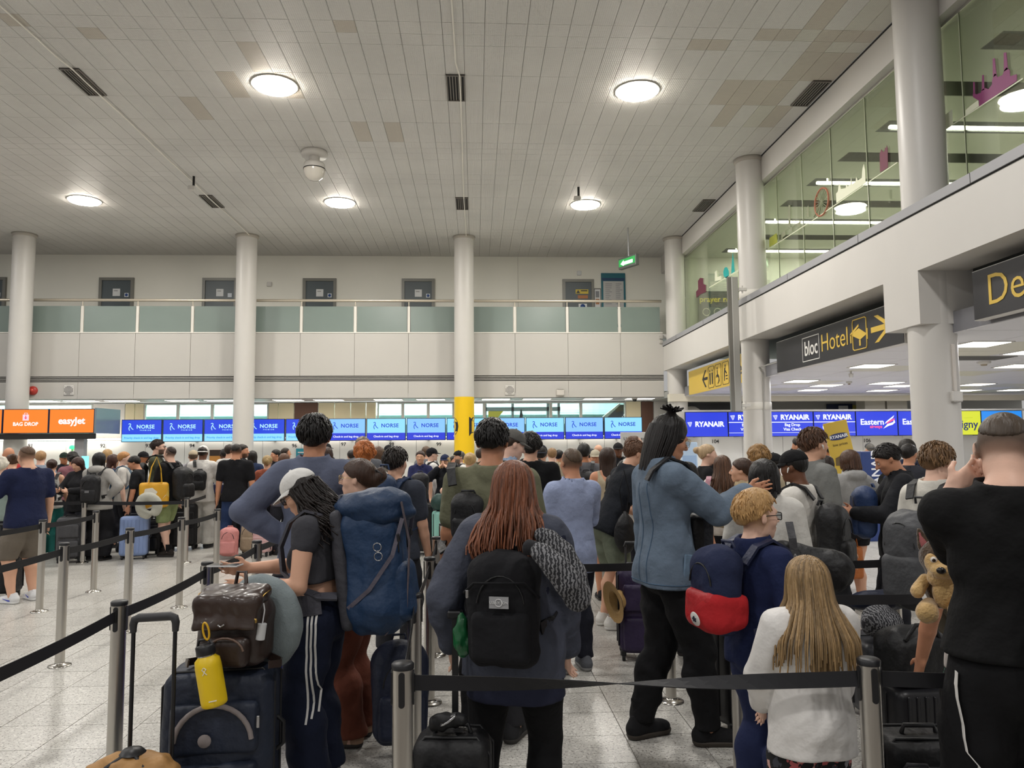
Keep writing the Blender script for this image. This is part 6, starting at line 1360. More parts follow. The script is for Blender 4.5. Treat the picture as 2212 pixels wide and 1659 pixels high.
k = person('woman in a white sleeveless top and teal wide trousers with a white hair band', 113, 992, 12.6, 20, sex='f', hair=('bun', '38241b'), tp=('tank', 'd9d6d0'), bt=('wide', '1d5a54'), shoes='d8d5d0', L='pull')
worn_pack(k, 'dark pack on the back of the woman in teal trousers', '26262a', w=.26, h=.36)
person('long-haired woman in a black jacket looking down towards the camera', 168, 986, 12.7, 168, sex='f', hp=24, hair=('long', '371e17'), tp=('jacket', '222225'), L='phone', R='phone')
person('man in a dark green cap turned to the right behind the crowd', 139, 977, 15.6, -140, hair=('undercap', '221a15'), hat='1d2b25', tp=('tee', '22242a'), tone='c')
person('person with black curls and a mauve top reaching left', 158, 977, 14.4, 30, hair=('curly', '17130f'), tp=('long', '8f6068'), L='reach', tone='b')
k = person('person in a pale grey hoodie and wide black trousers seen from behind', 216, 978, 12.4, -4, sex='f', w=1.12, hair=('bob', '131010'), tp=('hoodie', 'a8a5a0'), bt=('wide', '18181b'), L='front', R='hip', shoes=BK)
worn_pack(k, 'black backpack on the pale grey hoodie', '19191c', w=.31, h=.46, patch='6d6d70')
person('person with straight blond hair just above the grey hoodie', 233, 971, 15.5, 5, sex='f', hair=('bob', 'b08e60'), tp=('tee', 'c6c1b8'), tone='e')
person('woman with a dark red-brown bob beside the grey hoodie', 246, 982, 13.6, -35, sex='f', hair=('bob', '40241d'), tp=('long', '54393d'))
k = person('ginger-haired man in white with a blue backpack', 270, 976, 13.1, -70, hair=('short', 'b5814e'), tp=('tee', 'd8d4cd'), tone='e')
worn_pack(k, 'blue backpack worn by the ginger-haired man', '2d5b80', w=.33, d=.22, h=.56, kind='hike')
person('man with straight black hair bending his head to the left', 290, 983, 12.9, 100, hp=24, hair=('short', '14110f'), tp=('tee', '202125'), tone='b')
person('man in a black cap and white shirt turned right, behind the olive T-shirt', 311, 975, 14.6, -100, hair=('undercap', '1b1512'), hat='17171a', tp=('tee', 'dad7d0'), tone='c')
k = person('tall bearded man in an olive T-shirt with dark glasses, turned right', 343, 950, 13.3, -78, hair=('short', '2d2019'), beard=1, glasses='thick', tp=('tee', '4b4e3d'), bt=('trousers', '2a2a2c'), L='fold', R='fold', tone='e', share=False, lod=1)
worn_pack(k, 'black backpack on the tall bearded man in olive', BK, w=.30, d=.20, h=.48)
t = thing('headphones', 'black headphones resting around the neck of the olive T-shirt', 'headphones', (0, 0, 0)); t.matrix_world = k.M
N_ = k.t(0, .01, .855); MB().tube([tuple(N_ + V3(.075 * math.cos(a), .07 * math.sin(a), -.012 * math.sin(a))) for a in np.linspace(-PI * .1, PI * 1.1, 14)], .012, 6).obj('band', BLACKP, t)
for s in (1, -1): MB().cyl(tuple(N_ + V3(s * .07, -.035, -.01)), tuple(N_ + V3(s * .10, -.035, -.02)), .036, n=14).obj('ear_cup', BLACKP, t)
k = person('man in a black T-shirt and green shorts holding a yellow tote', 367, 964, 12.5, 68, hair=('fade', '2c201a'), tp=('tee', '17171a'), bt=('shorts', '8a9768'), shoes='2e2925', socks='111113', legs='step', L=((.13, .10, .50), (.6, -1, 0), (0, 1, 0)), share=False, tone='e')
worn_pack(k, 'big black backpack on the man in green shorts', BK, w=.34, d=.27, h=.54, z=.66)
p = at_y(330, 1040, 12.25)
t = thing('tote_bag', 'yellow and white patterned tote bag hanging from the arm over green shorts', 'tote bag', (p.x + .05, 12.2, .78), .5)
F = Field((-.25, -.12, -.02), (.25, .12, .42), .018); F.box((0, 0, .19), (.21, .07, .20), .05); F.wrinkle(.008, .6, 3); obj('bag_body', F.mesh('bag_body'), mat('tote_print', 'd9a93a', .6, noise=.0), t)
TM = bpy.data.materials.new('tote_pattern'); TM.use_nodes = True; nt = TM.node_tree; v_ = nt.nodes.new('ShaderNodeTexVoronoi'); v_.inputs['Scale'].default_value = 7; cr = nt.nodes.new('ShaderNodeValToRGB'); cr.color_ramp.interpolation = 'CONSTANT'; cr.color_ramp.elements[0].color = lin('e0a72c'); cr.color_ramp.elements[1].position = .5; cr.color_ramp.elements[1].color = lin('e2ddcf'); e_ = cr.color_ramp.elements.new(.75); e_.color = lin('e9c45c')
tc_ = nt.nodes.new('ShaderNodeTexCoord'); nt.links.new(tc_.outputs['Object'], v_.inputs['Vector']); sx_ = nt.nodes.new('ShaderNodeSeparateColor'); nt.links.new(v_.outputs['Color'], sx_.inputs[0]); nt.links.new(sx_.outputs[0], cr.inputs[0]); nt.links.new(cr.outputs[0], nt.nodes['Principled BSDF'].inputs['Base Color'])
t.children[0].data.materials[0] = TM
for dy in (.06, -.06): MB().ribbon([(-.09, dy, .37), (-.05, dy * .6, .62), (.02, 0, .78), (.08, dy * .6, .60), (.10, dy, .37)], [(0, 1, 0)] * 5, .03, .003).obj('handle', mat('tote_handle', 'dca91e', .6), t)
person('person in a beige cap and grey hoodie next to the white backwards cap', 418, 972, 14.1, 15, hair=('undercap', '5a4a3a'), hat='b5a78f', tp=('hoodie', '98969a'))
k = person('person in a white backwards cap, white jacket and pale trousers', 439, 962, 13.4, 5, hair=('undercap', '2a211c'), hat='d9d7d3', hatback=True, tp=('jacket', 'd8d5cf'), bt=('wide', 'cfccc5'), tone='d', R='phone', share=False)
text('cap_letters', 'JAX', .045, cloth('1b1b1d'), k.root, tuple(k.C + V3(.0, -.122, .055)), depth=.004, bold=.012)
worn_pack(k, 'black bag with a yellow trim strap across the white jacket', BK, w=.26, d=.16, h=.36, sides=(-1,))
k = person('bald dark-skinned man in a white shirt and black waistcoat', 484, 969, 15, 30, hair=('buzz', '1a1512'), tone='d', tp=('shirt', 'dcdad5')); over_layer(k, 'vest', '1c1d23')
person('dark-haired man in white hidden left of the black T-shirt man', 497, 960, 14.2, -10, hair=('short', '2a1f19'), tp=('tee', 'd6d3cd'))
k = person('man in a plain black T-shirt and blue jeans standing square from behind', 511, 958, 12.6, 3, w=1.15, hair=('fade', '1b1613'), tp=('tee', '17171a'), bt=('jeans', '2a3a5e'), shoes='1a1a1c', tone='b', legs='wide', share=False)
person('bearded man glancing right behind the black T-shirt man', 525, 960, 13.9, -95, hair=('short', '231b15'), beard=1, tp=('tee', '32343a'), tone='b')
person('woman with long straight black hair and a navy jacket by the second column', 546, 974, 13.1, 0, sex='f', hair=('long_straight', '15110f'), tp=('jacket', '24304c'))
person('woman with clipped blond-brown hair and a rust top', 578, 984, 13, 8, sex='f', hair=('clip', '9c8358'), tp=('tee', 'a35c46'))
person('dark-haired man looking left between the clipped blond hair and brown bob', 595, 971, 15.1, 125, hair=('short', '1b1613'), tp=('tee', '26282d'), tone='b')
person('woman with a wavy brown bob in front of the second column', 613, 980, 12.8, 30, sex='f', hair=('bob', '5c3e2c'), tp=('tee', '4d4b54'))
person('man with cropped hair looking right over the brown bob', 618, 967, 16, -60, hair=('buzz', '2a201a'), tp=('tee', '3b3d45'), tone='b')
person('person in a black cap peeping over the slate jacket shoulder', 706, 957, 16.2, -120, hair=('undercap', '1a1512'), hat='19191c', tp=('tee', '33343a'))
person('woman with long brown hair just behind the slate jacket', 707, 966, 12.2, 0, sex='f', hair=('long', '3b2a23'), tp=('tee', '3b3c44'))
# ---------- middle
person('dark-haired man in a pale shirt beyond the claw-clipped hair', 760, 972, 14, 20, hair=('short', '221a15'), tp=('tee', 'bfbab0'))
person('grey-haired tall man above the ginger curls', 784, 943, 9.6, 0, hair=('gray', '6c5d50'), tp=('tee', '5b5d62'))
person('person with ginger curly hair', 787, 955, 7.6, 15, hair=('curly', 'a8602c'), tp=('tee', 'cbc6bc'), tone='e')
person('woman with a brown bob right of the ginger curls', 817, 965, 9.7, -10, sex='f', hair=('bob', '5b4433'), tp=('tee', '6b6359'))
person('person in a dark cap far behind the grey T-shirt man', 839, 961, 14.2, 30, hair=('undercap', '1a1613'), hat='15151a', tp=('tee', '44464c'))
k = person('broad man in a dark grey T-shirt with a blue hiking pack, turned right', 856, 966, 6.3, -28, w=1.18, hair=('thick', '241d19'), tp=('tee', '3b3f49'), bt=('trousers', '26262a'), R='front', tone='a')
worn_pack(k, 'dark blue hiking pack on the broad man in grey', '223757', w=.33, d=.27, h=.66, kind='hike', z=.72)
person('woman in a navy polo shirt and glasses facing the camera', 908, 974, 13.1, 176, sex='f', hair=('bun', '33211a'), glasses='thin', tp=('polo', '2c3056'), share=False, L='front', R='front')
k = person('young man in a black hat and white shirt turned right', 934, 967, 13.7, -72, hair=('undercap', '1a1512'), hat='15151a', tp=('shirt', 'dbd9d5'), tone='e')
worn_pack(k, 'black backpack of the young man in the white shirt', BK)
person('brown-haired man just behind the black hat', 920, 964, 15.2, 20, hair=('short', '5b4837'), tp=('tee', '77787c'))
person('blond woman in a navy cap pressing her hands to her face', 961, 981, 12.8, 172, sex='f', hair=('long', 'b99e6c'), hat='232c48', tp=('jacket', '1b1c22'), L='face', R='face')
k = person('grey-bearded man in a black skullcap before the yellow column', 992, 973, 13.6, 112, hair=('gray', '5b5752'), beard=1, hat='17171a', hatback=True, tp=('shirt', 'dfdcd7')); over_layer(k, 'vest', '1b1b1f')
person('dark-haired woman in black between the navy cap and the skullcap', 980, 985, 13.2, -170, sex='f', hair=('long', '201713'), tp=('tee', '1d1e22'), tone='b')
person('woman with a clipped blond bun and cream sleeveless top, hand on hip', 1016, 978, 10, -12, sex='f', hair=('bun', 'b89968'), tp=('tank', 'd9d4c9'), bt=('skirt', '2a2b33'), L='hip', tone='e', share=False, lod=1)
person('man in a grey-green jacket just left of the olive T-shirt neck', 1042, 967, 12, -45, hair=('short', '3b2f26'), tp=('jacket', '555a4f'))
k = person('tall man in an olive T-shirt with thick black hair seen from behind', 1064, 908, 4.6, -12, w=1.12, hair=('taper', '151210'), tone='f', tp=('tee', '70705a'), bt=('trousers', '2b2b2e'))
worn_pack(k, 'small black leather backpack on one shoulder of the olive T-shirt', '1d1d1f', w=.20, d=.12, h=.28, sides=(-1,), z=.70).location.x -= .11
person('man in a grey cap and pale checked shirt looking down to the right', 1108, 924, 6.7, -72, hair=('undercap', '3a2b20'), hat='5d5b57', hp=18, tone='e', tp=('shirt', '8d9fb8'))
person('man in a loose black T-shirt with black curls, back turned', 1146, 936, 7.7, -6, w=1.16, hair=('curly', '191512'), tp=('tee', '151517'))
person('person in a navy backwards cap right of the black curls', 1168, 960, 9.6, -5, hair=('undercap', '1c1714'), hat='22252e', hatback=True, tp=('tee', '2b2d34'))
person('man with cropped fair hair and a beige jacket', 1192, 968, 13, 5, hair=('crop', '8d6d4a'), tp=('jacket', 'aa9e88'), tone='e')
k = person('black-haired person with a bright blue backpack', 1208, 972, 13.1, -25, hair=('short', '181412'), tp=('tee', '2f4c88'), tone='b')
worn_pack(k, 'bright blue backpack near the pale blue shirt', '274f9c')
k = person('man in a wrinkled pale blue shirt and thin glasses seen from behind', 1233, 967, 5.9, 22, hair=('fade', '544334'), glasses='thin', tone='b', tp=('shirt', '929dbb'), cl=cloth('98a3c2', 'linen'), hem=.44, bt=('trousers', '1f212b'), shoes='5b5d63', sole='8b8b8b', L='front', R='phone', wr=1.7)
k = person('black-haired man in a grey T-shirt right of the pale blue shirt', 1261, 958, 10.6, 0, hair=('thick', '151210'), tp=('tee', '67676b'), tone='c')
worn_pack(k, 'black backpack on the grey T-shirt', BK)
person('bald man beyond the tan cap', 1292, 960, 14.2, 8, hair=('bald', '8a6650'), tp=('tee', '4b4b51'))
person('moustached man in a tan cap and navy T-shirt facing the camera', 1286, 971, 11, 176, hair=('undercap', '2b201a'), hat='b5ad99', beard=2, tp=('tee', '2a3148'), tone='b')
person('black-haired man between the bald man and the grey T-shirt', 1277, 969, 13, -8, hair=('short', '141110'), tp=('tee', '35373d'), tone='b')
person('woman with long brown hair and a thin-strapped camisole, bare back', 1312, 967, 8.5, -8, sex='f', hair=('long_straight', '35251d'), tp=('tank', 'b9aa90'), bt=('short_shorts', 'c4beb2'), tone='b')
person('dark-skinned man in a black cap before the white upgrade sign', 1335, 956, 13.2, 172, hair=('undercap', '141110'), hat='19191c', tone='d', tp=('jacket', '1b1b1f'))
k = person('man in a white top with a white earphone and shaved sides, turned right', 1371, 940, 8, -72, hair=('fade', '5a3f2d'), pods='R', tone='e', tp=('jacket', 'dcd8cf'))
worn_pack(k, 'black backpack straps on the white top', BK)
hx_ = (1309 - 1026) / FPX * 7.25
k = person('man in black leaning forward in green cargo shorts, phone in hand', 1398, 958, 7.25, -76, at=(hx_, 7.25), h=1.80, lean=27, hp=-12, hair=('crop', '5c3e2a'), tp=('tee', '1b1e24'), bt=('shorts', '6f7665'), shoes='d8d5cf', sole='e0ded9', tone='a', R=((.12, .20, .60), (.5, -.6, -1), (-.4, .3, .8)), L='phone', w=1.05)
t = thing('drawstring_bag', 'black drawstring bag hanging between the green shorts and denim jacket', 'bag', (at_y(1350, 1160, 7.0).x, 6.99, .92), .3)
F = Field((-.13, -.1, -.22), (.13, .1, .28), .014); F.ell((0, 0, -.04), (.105, .07, .17), None); F.cap((0, 0, .08), (0, 0, .16), .05, .025, k=.06); F.wrinkle(.007, 1.1, 4, .3); obj('sack', F.mesh('sack'), cloth(BK, 'nylon'), t); MB().tube([(-.02, 0, .15), (-.05, .0, .36), (.0, .0, .55), (.05, 0, .34), (.02, 0, .15)], .005, 5).obj('cord', cloth(BK), t)
# ---------- right cluster
person('blond woman with a bun and a black jumper, turned right', 1529, 960, 8.6, -96, sex='f', hair=('bun', 'b99f7c'), tp=('long', '17171a'), tone='e', L='phone')
k2 = person('woman with long brown hair and a white T-shirt', 1560, 984, 8, -15, sex='f', hair=('long_straight', '523827'), tp=('tee', 'dad6cf'), tone='a')
person('woman with wavy black hair right behind the denim collar', 1486, 999, 6.2, -60, sex='f', hair=('long', '1b1512'), tp=('tee', '2a2a2e'), tone='b')
t = worn_pack(k2, 'pink and black patterned backpack left of the long brown hair', 'a87a86', w=.28, d=.2, h=.42, low='2a2226'); t.location.x -= .28; t.location.y -= .05
person('person in a beige hoodie with a brown bun, turned left', 1600, 990, 6.7, 62, sex='f', hair=('bun', '3d291e'), tp=('hoodie', 'b9a685'), bt=('trousers', 'b5a384'), L='phone', R='front', tone='a')
person('person with curly sandy hair over the black-haired woman', 1637, 963, 6.9, 5, hair=('curly', '8f6d42'), tp=('tee', 'bbad92'), tone='e')
person('person in a black cap just right of the sandy curls', 1668, 978, 7.4, 45, hair=('undercap', '171310'), hat='1a1a1d', tp=('tee', '2a2a2d'), tone='c')
k = person('black-haired woman whose head is held by the denim-sleeved hand', 1648, 994, 4.68, -6, sex='f', hair=('bob', '141110'), tp=('jacket', 'd8d5ce'), bt=('trousers', '2a2a2c'), tone='b', w=1.1)
over_layer(k, 'cap_sleeve', '6d713f', .735, 'olive_yoke')
k = person('dark-skinned person in a black cap and white T-shirt with black script', 1712, 970, 5.4, 48, hair=('undercap', '14110f'), hat='151517', pods='L', tone='d', tp=('tee', 'dedad2'), bt=('trousers', '1c1c1e'), L='front', hp=8)
t_ = worn_pack(k, 'black backpack with a pale reflective strip on the white T-shirt', '151517', w=.33, d=.22, h=.50, z=.63)
MB().ribbon([(-.14, -.212, -.17), (0, -.235, -.175), (.14, -.212, -.16)], [(0, 0, 1)] * 3, .014, .002).obj('reflective_strip', mat('reflective', 'c9c9c6', .3), t_)
sc_ = [[(0, 0), (.01, .05), (.03, .05), (.02, .02), (.045, .0)], [(.05, .01), (.075, .03), (.07, 0), (.055, .02)], [(.09, .03), (.10, 0), (.12, .035)], [(.115, .03), (.105, -.04)], [(.14, .06), (.145, .0), (.165, .02)]]
sp_ = MB()
for c_ in sc_: sp_.tube([tuple(k.t(0, 0, .80) + V3(x - .085, -.098 - .0 * x, z + .01)) for x, z in c_], .004, 5)
sp_.obj('script_print', cloth('141414'), k.root)
k = person('tall brown-haired man in a grey T-shirt with a white earphone, turned right', 1758, 924, 6.15, -80, hair=('quiff', '4e3525'), pods='R', tone='a', tp=('tee', '7d7e7b'), bt=('trousers', '2b2c30'))
MB().tube([tuple(k.t(.055 * math.cos(a), .01 + .06 * math.sin(a), .838 - .01 * math.sin(a))) for a in np.linspace(0, 6.28, 20)], .004, 5).obj('red_lanyard', mat('lanyard_red', 'a0302c', .6), k.root)
person('man with black hair half hidden behind the grey T-shirt man', 1727, 942, 9.2, 35, hair=('short', '1b1512'), tp=('tee', '2c2d31'), tone='b')
person('woman with dark hair just below him, next to the black cap', 1733, 968, 8.2, -10, sex='f', hair=('bob', '1b1613'), tp=('tee', '35353a'))
person('woman with long dark hair right of the grey T-shirt', 1786, 985, 8.7, -50, sex='f', hair=('long', '2a1e18'), tp=('tee', 'b9b4ac'), tone='b')
person('man with short black hair far behind, left of the tilted yellow board', 1791, 960, 13.4, 15, hair=('short', '1d1613'), tp=('tee', '4a4b50'), tone='c')
k = person('woman in a grey hoodie and black shorts with shoulder-length brown hair', 1833, 973, 8.1, 14, sex='f', hair=('bob', '4d3527'), tp=('hoodie', '9d9c9a'), bt=('short_shorts', '17171a'), shoes='1d1d20', sole='d9d7d2', w=1.1, tone='a', R='hip', hem=.50)
t_ = worn_pack(k, 'black sling pack with a red-capped bottle on the grey hoodie', '18181b', w=.30, d=.16, h=.48, kind='slump', z=.66, sides=(1,)); t_.location.x += .27; t_.location.y -= .02
t = thing('water_bottle', 'small clear bottle with a red cap in the sling pack pocket', 'bottle', (at_y(1877, 1120, 7.78).x, 7.79, .93), 0); t.rotation_euler = (0, math.radians(-18), 0)
MB().lathe([(.0001, 0), (.032, 0), (.034, .02), (.034, .13), (.016, .17), (.016, .185)], n=16).obj('bottle_body', mat('bottle_white', 'd5d6da', .2), t); MB().lathe([(.018, .185), (.018, .215), (.0001, .216)], n=12).obj('red_cap', mat('cap_red', 'c8372f', .4), t)
k = person('man in a black jacket looking down to the left, hair swept up', 1915, 954, 6.1, 72, hp=30, hair=('short', '1a1513'), tp=('jacket', '1f2024'), tone='b', L='phone', R='phone')
worn_pack(k, 'blue and grey backpack worn on the chest of the man in a black jacket', '2c4068', w=.30, d=.20, h=.44, front=True, back=-.09)
person('grey-haired person in a white shirt at the desk by the blue RYANAIR stand', 1878, 957, 15.6, 5, hair=('gray', '5d5952'), hat='46474a', hatback=True, tp=('shirt', 'dfdcd7'))
person('person with fair hair just left of the white shirt at the desk', 1866, 974, 16.2, 10, hair=('short', 'a88c62'), tp=('tee', 'c9b38f'))
person('black-haired man in navy, the farther of two left of the big column', 1957, 949, 9.7, 10, hair=('thick', '17130f'), tp=('tee', '232a40'), tone='c')
person('bearded black-haired man, the nearer of two left of the big column', 1964, 959, 8.6, -62, hair=('short', '181310'), beard=1, tp=('tee', '303138'), tone='b')
k = person('brown-haired person in a white frilled shirt behind the big man in black', 2024, 954, 4.75, -66, hair=('thick', '6e5338'), tp=('shirt', 'd9d5cb'), tone='e', bt=('trousers', '8a8172'), hp=10)
t_ = worn_pack(k, 'big charcoal backpack with a bottle pocket behind the plush dog', '47484b', w=.34, d=.26, h=.66, z=.60, kind='hike', nylon=True, strapcol='2a2a2c')
MB().lathe([(.0001, 0), (.033, 0), (.035, .02), (.035, .14), (.02, .17), (.02, .20), (.0001, .205)], n=16).obj('side_bottle', mat('bottle_clear', 'b9bcc0', .15), t_, loc=(.17, -.08, -.02))
# ---------- the near figures
k = person('tall man with thick black hair in a slate jacket, hands on hips, seen from behind', 681, 896, 5.0, 3, w=1.0, hair=('thick', '14100e'), tone='f', tp=('jacket', '60667a'), bt=('jeans', '232838'), L='hip', R='hip', lod=0, shoes='b8b4ae')
# woman in the white cap
k = person('woman in a white cap with dark curls, cropped grey top and navy track trousers', 650, 1000, 4.04, 82, sex='f', lean=7, hp=25, hair=('curly_long', '1c1411'), hat='dad8d4', glasses='thick', tp=('cap_sleeve', '3f3f44'), hem=.635, bt=('track', '151b2e'), tone='a', w=1.08, shoes='8d8d92', sole='d8d6d2', hvox=.0085,
    L=((.115, .165, .655), (.3, -1, -.55), (-.2, .1, 1)), R=((.0, .225, .70), (1, -.5, -.9), (-.6, 0, .8)))
tr = child(k, 'trousers'); hx, hy, hz = k.G[-1][0]
for q in range(3):
    P, N = [], []
    for z in np.linspace(.565, .255 - .012 * q, 16):
        p, n = on_mesh(tr, (-.6, -.018 * k.h + .015 * q * 1.25 + (.56 - z) * .0, z * k.h), (1, 0, 0))
        if p: P.append(p + n * .003); N.append((0, 1, 0))
    if len(P) > 3: MB().ribbon(P, N, .0105, .0012).obj('white_stripe', mat('stripe_white', 'e4e2de', .6), tr)
lg_ = MB()
p, n = on_mesh(tr, (-.6, .062 * k.h, .455 * k.h), (1, 0, 0))
if p:
    for q in range(3): lg_.prism([(.016 - q * .013, -.012), (.006 - q * .013, -.012), (.012 - q * .013, .0 + .009 * (2 - q)), (.018 - q * .013, -.004 + .009 * (2 - q))], -.004, .004, axes='yz')
    lg_.obj('three_bar_mark', mat('stripe_white', 'e4e2de', .6), tr, loc=p)
t_ = worn_pack(k, 'large blue hiking pack on the woman in the white cap', '1f3858', w=.33, d=.335, h=.70, kind='hike', z=.665, back=-.085, strapcol='4a4a52', vox=.011)
u_ = k.h; an_ = V3(0, -.085, .665) * u_
def ringpts(z, rx_, ry_, n=20, a0=-.15, a1=1.15): return [tuple(V3(rx_ * math.cos(a), ry_ * math.sin(a) + .004, z) * u_ - an_) for a in np.linspace(PI * a0, PI * a1, n)]
MB().ribbon(ringpts(.578, .112, .084), [(0, 0, 1)] * 20, .098, .008).obj('hip_belt', cloth('4b4a52', 'nylon'), t_)
F = Field((-.2, -.4, .2), (.2, .06, .42), .012); F.ell((0, -.18, .30), (.165, .20, .085), None); F.ell((0, -.20, .24), (.15, .2, .06), None, .03); F.wrinkle(.009, .8, 8, .8); obj('lid', F.mesh('lid'), cloth('1d3452', 'nylon'), t_)
for s in (1, -1):
    MB().ribbon([(s * .155, -.05, -.18), (s * .17, -.17, -.10), (s * .16, -.30, .05), (s * .12, -.36, .22)], [(0, .5, .8)] * 4, .02, .003).obj('compression_strap', cloth('5a5560', 'nylon'), t_); MB().box(-.012, -.006, -.02, .012, .006, .02, bev=.004).obj('buckle', BLACKP, t_, loc=(s * .14, -.335, .13))
MB().ribbon([(-.10, -.36, .30), (-.09, -.375, .1), (-.10, -.33, -.22), (-.08, -.2, -.34)], [(1, 0, 0)] * 4, .022, .003).obj('hanging_strap', cloth('5a5055', 'nylon'), t_)
F = Field((-.2, -.12, -.36), (.2, .05, .36), .012); F.box((0, -.025, .0), (.145, .035, .30), .03); F.wrinkle(.004, .8, 3); obj('back_panel', F.mesh('back_panel'), cloth('3a3a40', 'nylon'), t_)
for z in (.10, .055): MB().tube([(-.178 + .0 * a, -.235 + .02 * math.cos(a), z + .02 * math.sin(a)) for a in np.linspace(0, 6.283, 14, endpoint=False)], .003, 5, closed=True).obj('key_ring', mat('silver', 'b8b8ba', .25, metal=1), t_)
pw = k.M @ Vector(k.A[1][2] + nrm(k.A[1][2] - k.A[1][1]) * .09)
t = thing('phone', 'white-edged phone held by the woman in the white cap', 'phone', (pw.x - .02, pw.y - .04, pw.z + .025), 1.45); MB().box(-.04, -.08, -.004, .04, .08, .004, bev=.003).obj('phone_body', mat('phone_white', 'dadada', .3), t); boxm(-.036, -.075, .004, .036, .075, .0055).obj('display', mat('phone_glass', '1d1f24', .1), t)
MB().lathe([(.031, -.012), (.033, 0), (.031, .012)], n=16).obj('watch_strap', mat('watch_grey', '5a6360', .5), k.root, loc=tuple(k.A[-1][2] - nrm(k.A[-1][2] - k.A[-1][1]) * .03), rot=(PI / 2 - .1, 0, 0))
k = person('woman with claw-clipped brown hair and gold glasses in rust trousers, turned left', 772, 993, 4.62, 80, sex='f', hair=('clip', '3e2b21'), glasses='thin', tone='e', tp=('tee', '20332d'), bt=('wide', '66382a'), shoes='a88a74', L='front', R='front', lod=0)
t = thing('claw_clip', 'black claw clip in the brown hair', 'hair clip', (0, 0, 0)); t.matrix_world = k.M @ k.HM
for i in range(6): MB().tube([(-.03 + .012 * i, -.135, .055), (-.03 + .012 * i, -.175, .03), (-.03 + .012 * i, -.165, -.01)], .0045, 5).obj('claw_tooth', BLACKP, t)
MB().tube([(-.035, -.135, .055), (.035, -.135, .055)], .007, 6).obj('hinge', BLACKP, t)
# the redhead
k = person('red-haired woman in a charcoal overshirt and black leggings seen from behind', 1110, 990, 3.3, -14, sex='f', w=1.16, hair=('long_red', '70432d'), tone='e', tp=('over', '474b58'), cl=cloth('474b58', 'linen'), hem=.455, bt=('leggings', '101012'), legs='contra', L=((.175, .02, .52), (.6, -1, 0), (0, 1, 0)), R='front', wr=1.8, shoes='1c1c1e')
over_layer(k, 'tee', '232638', .40, 'long_tunic')
t_ = worn_pack(k, 'black school backpack with a grey label on the red-haired woman', '1a1a1d', w=.315, d=.17, h=.47, z=.645, nylon=False, vox=.010)
boxm(-.038, -.006, -.022, .038, .0, .022).obj('label_patch', mat('label_grey', '9a9a9c', .6), t_, loc=(.0, -.183, .045)); MB().tube([(.014 * math.cos(a), -.191, .045 + .014 * math.sin(a)) for a in np.linspace(0, 6.283, 16, endpoint=False)], .002, 4, closed=True).obj('label_ring', mat('label_pale', 'd6d6d6', .6), t_); text('label_text', 'U.BRIXTON', .014, mat('label_pale', 'd6d6d6', .6), t_, (0, -.191, .045), depth=.001)
MB().tube([(-.15, -.14, .07), (-.10, -.185, .115), (.1, -.185, .12), (.15, -.14, .06)], .006, 6).obj('flap_edge', cloth('111114'), t_)
MB().box(-.006, -.004, -.03, .006, .004, .0, bev=.002).obj('zip_pull', mat('silver', 'b8b8ba', .25, metal=1), t_, loc=(-.125, -.19, .09))
F = Field((-.06, -.05, -.13), (.06, .05, .13), .010); F.ell((0, 0, 0), (.035, .03, .09), None); F.wrinkle(.012, 2, 3); t = thing('crumpled_packet', 'shiny green crumpled packet in the side pocket of the black school backpack', 'packet', tuple((t_.matrix_world @ Vector((-.17, -.08, -.10))))); obj('packet_film', F.mesh('packet_film'), mat('green_film', '1c5a35', .2, noise=.5, nscale=20), t)
# patterned neck pillow hanging over her right shoulder
PAT = bpy.data.materials.new('patterned_cloth'); PAT.use_nodes = True; nt = PAT.node_tree; tc_ = nt.nodes.new('ShaderNodeTexCoord'); wv = nt.nodes.new('ShaderNodeTexWave'); wv.inputs['Scale'].default_value = 22; wv.inputs['Distortion'].default_value = 6; wv.inputs['Detail Scale'].default_value = 3; cr = nt.nodes.new('ShaderNodeValToRGB'); cr.color_ramp.interpolation = 'CONSTANT'; cr.color_ramp.elements[0].color = lin('26262a'); cr.color_ramp.elements[1].position = .62; cr.color_ramp.elements[1].color = lin('7d7d80')
nt.links.new(tc_.outputs['Object'], wv.inputs['Vector']); nt.links.new(wv.outputs['Fac'], cr.inputs[0]); nt.links.new(cr.outputs[0], nt.nodes['Principled BSDF'].inputs['Base Color']); nt.nodes['Principled BSDF'].inputs['Roughness'].default_value = .9
pp = [(1152, 1182, 2.98), (1172, 1196, 2.93), (1200, 1222, 2.90), (1228, 1258, 2.90), (1248, 1290, 2.93), (1250, 1282, 3.01), (1240, 1240, 3.05), (1215, 1196, 3.08), (1188, 1168, 3.10), (1168, 1155, 3.10)]
P = [np.array(at_y(*q)) for q in pp]; c_ = np.mean(P, 0); t = thing('neck_pillow', "grey and black patterned neck pillow hanging over the red-haired woman's shoulder", 'neck pillow', tuple(c_))
F = Field(np.min(P, 0) - c_ - .09, np.max(P, 0) - c_ + .09, .009); rr = [.026, .040, .050, .053, .052, .050, .052, .050, .042, .03]
for i in range(len(P) - 1): F.cap(P[i] - c_, P[i + 1] - c_, rr[i], rr[i + 1], k=.008)
F.wrinkle(.003, .9, 3); obj('cushion', F.mesh('cushion'), PAT, t); F = Field((-.05,) * 3, (.05,) * 3, .008); F.ell((0, 0, 0), (.032, .026, .028), None); F.wrinkle(.006, 2.4, 5); obj('knot', F.mesh('knot'), cloth('29292c'), t, loc=tuple(P[0] - c_ + V3(-.012, -.01, .0)))
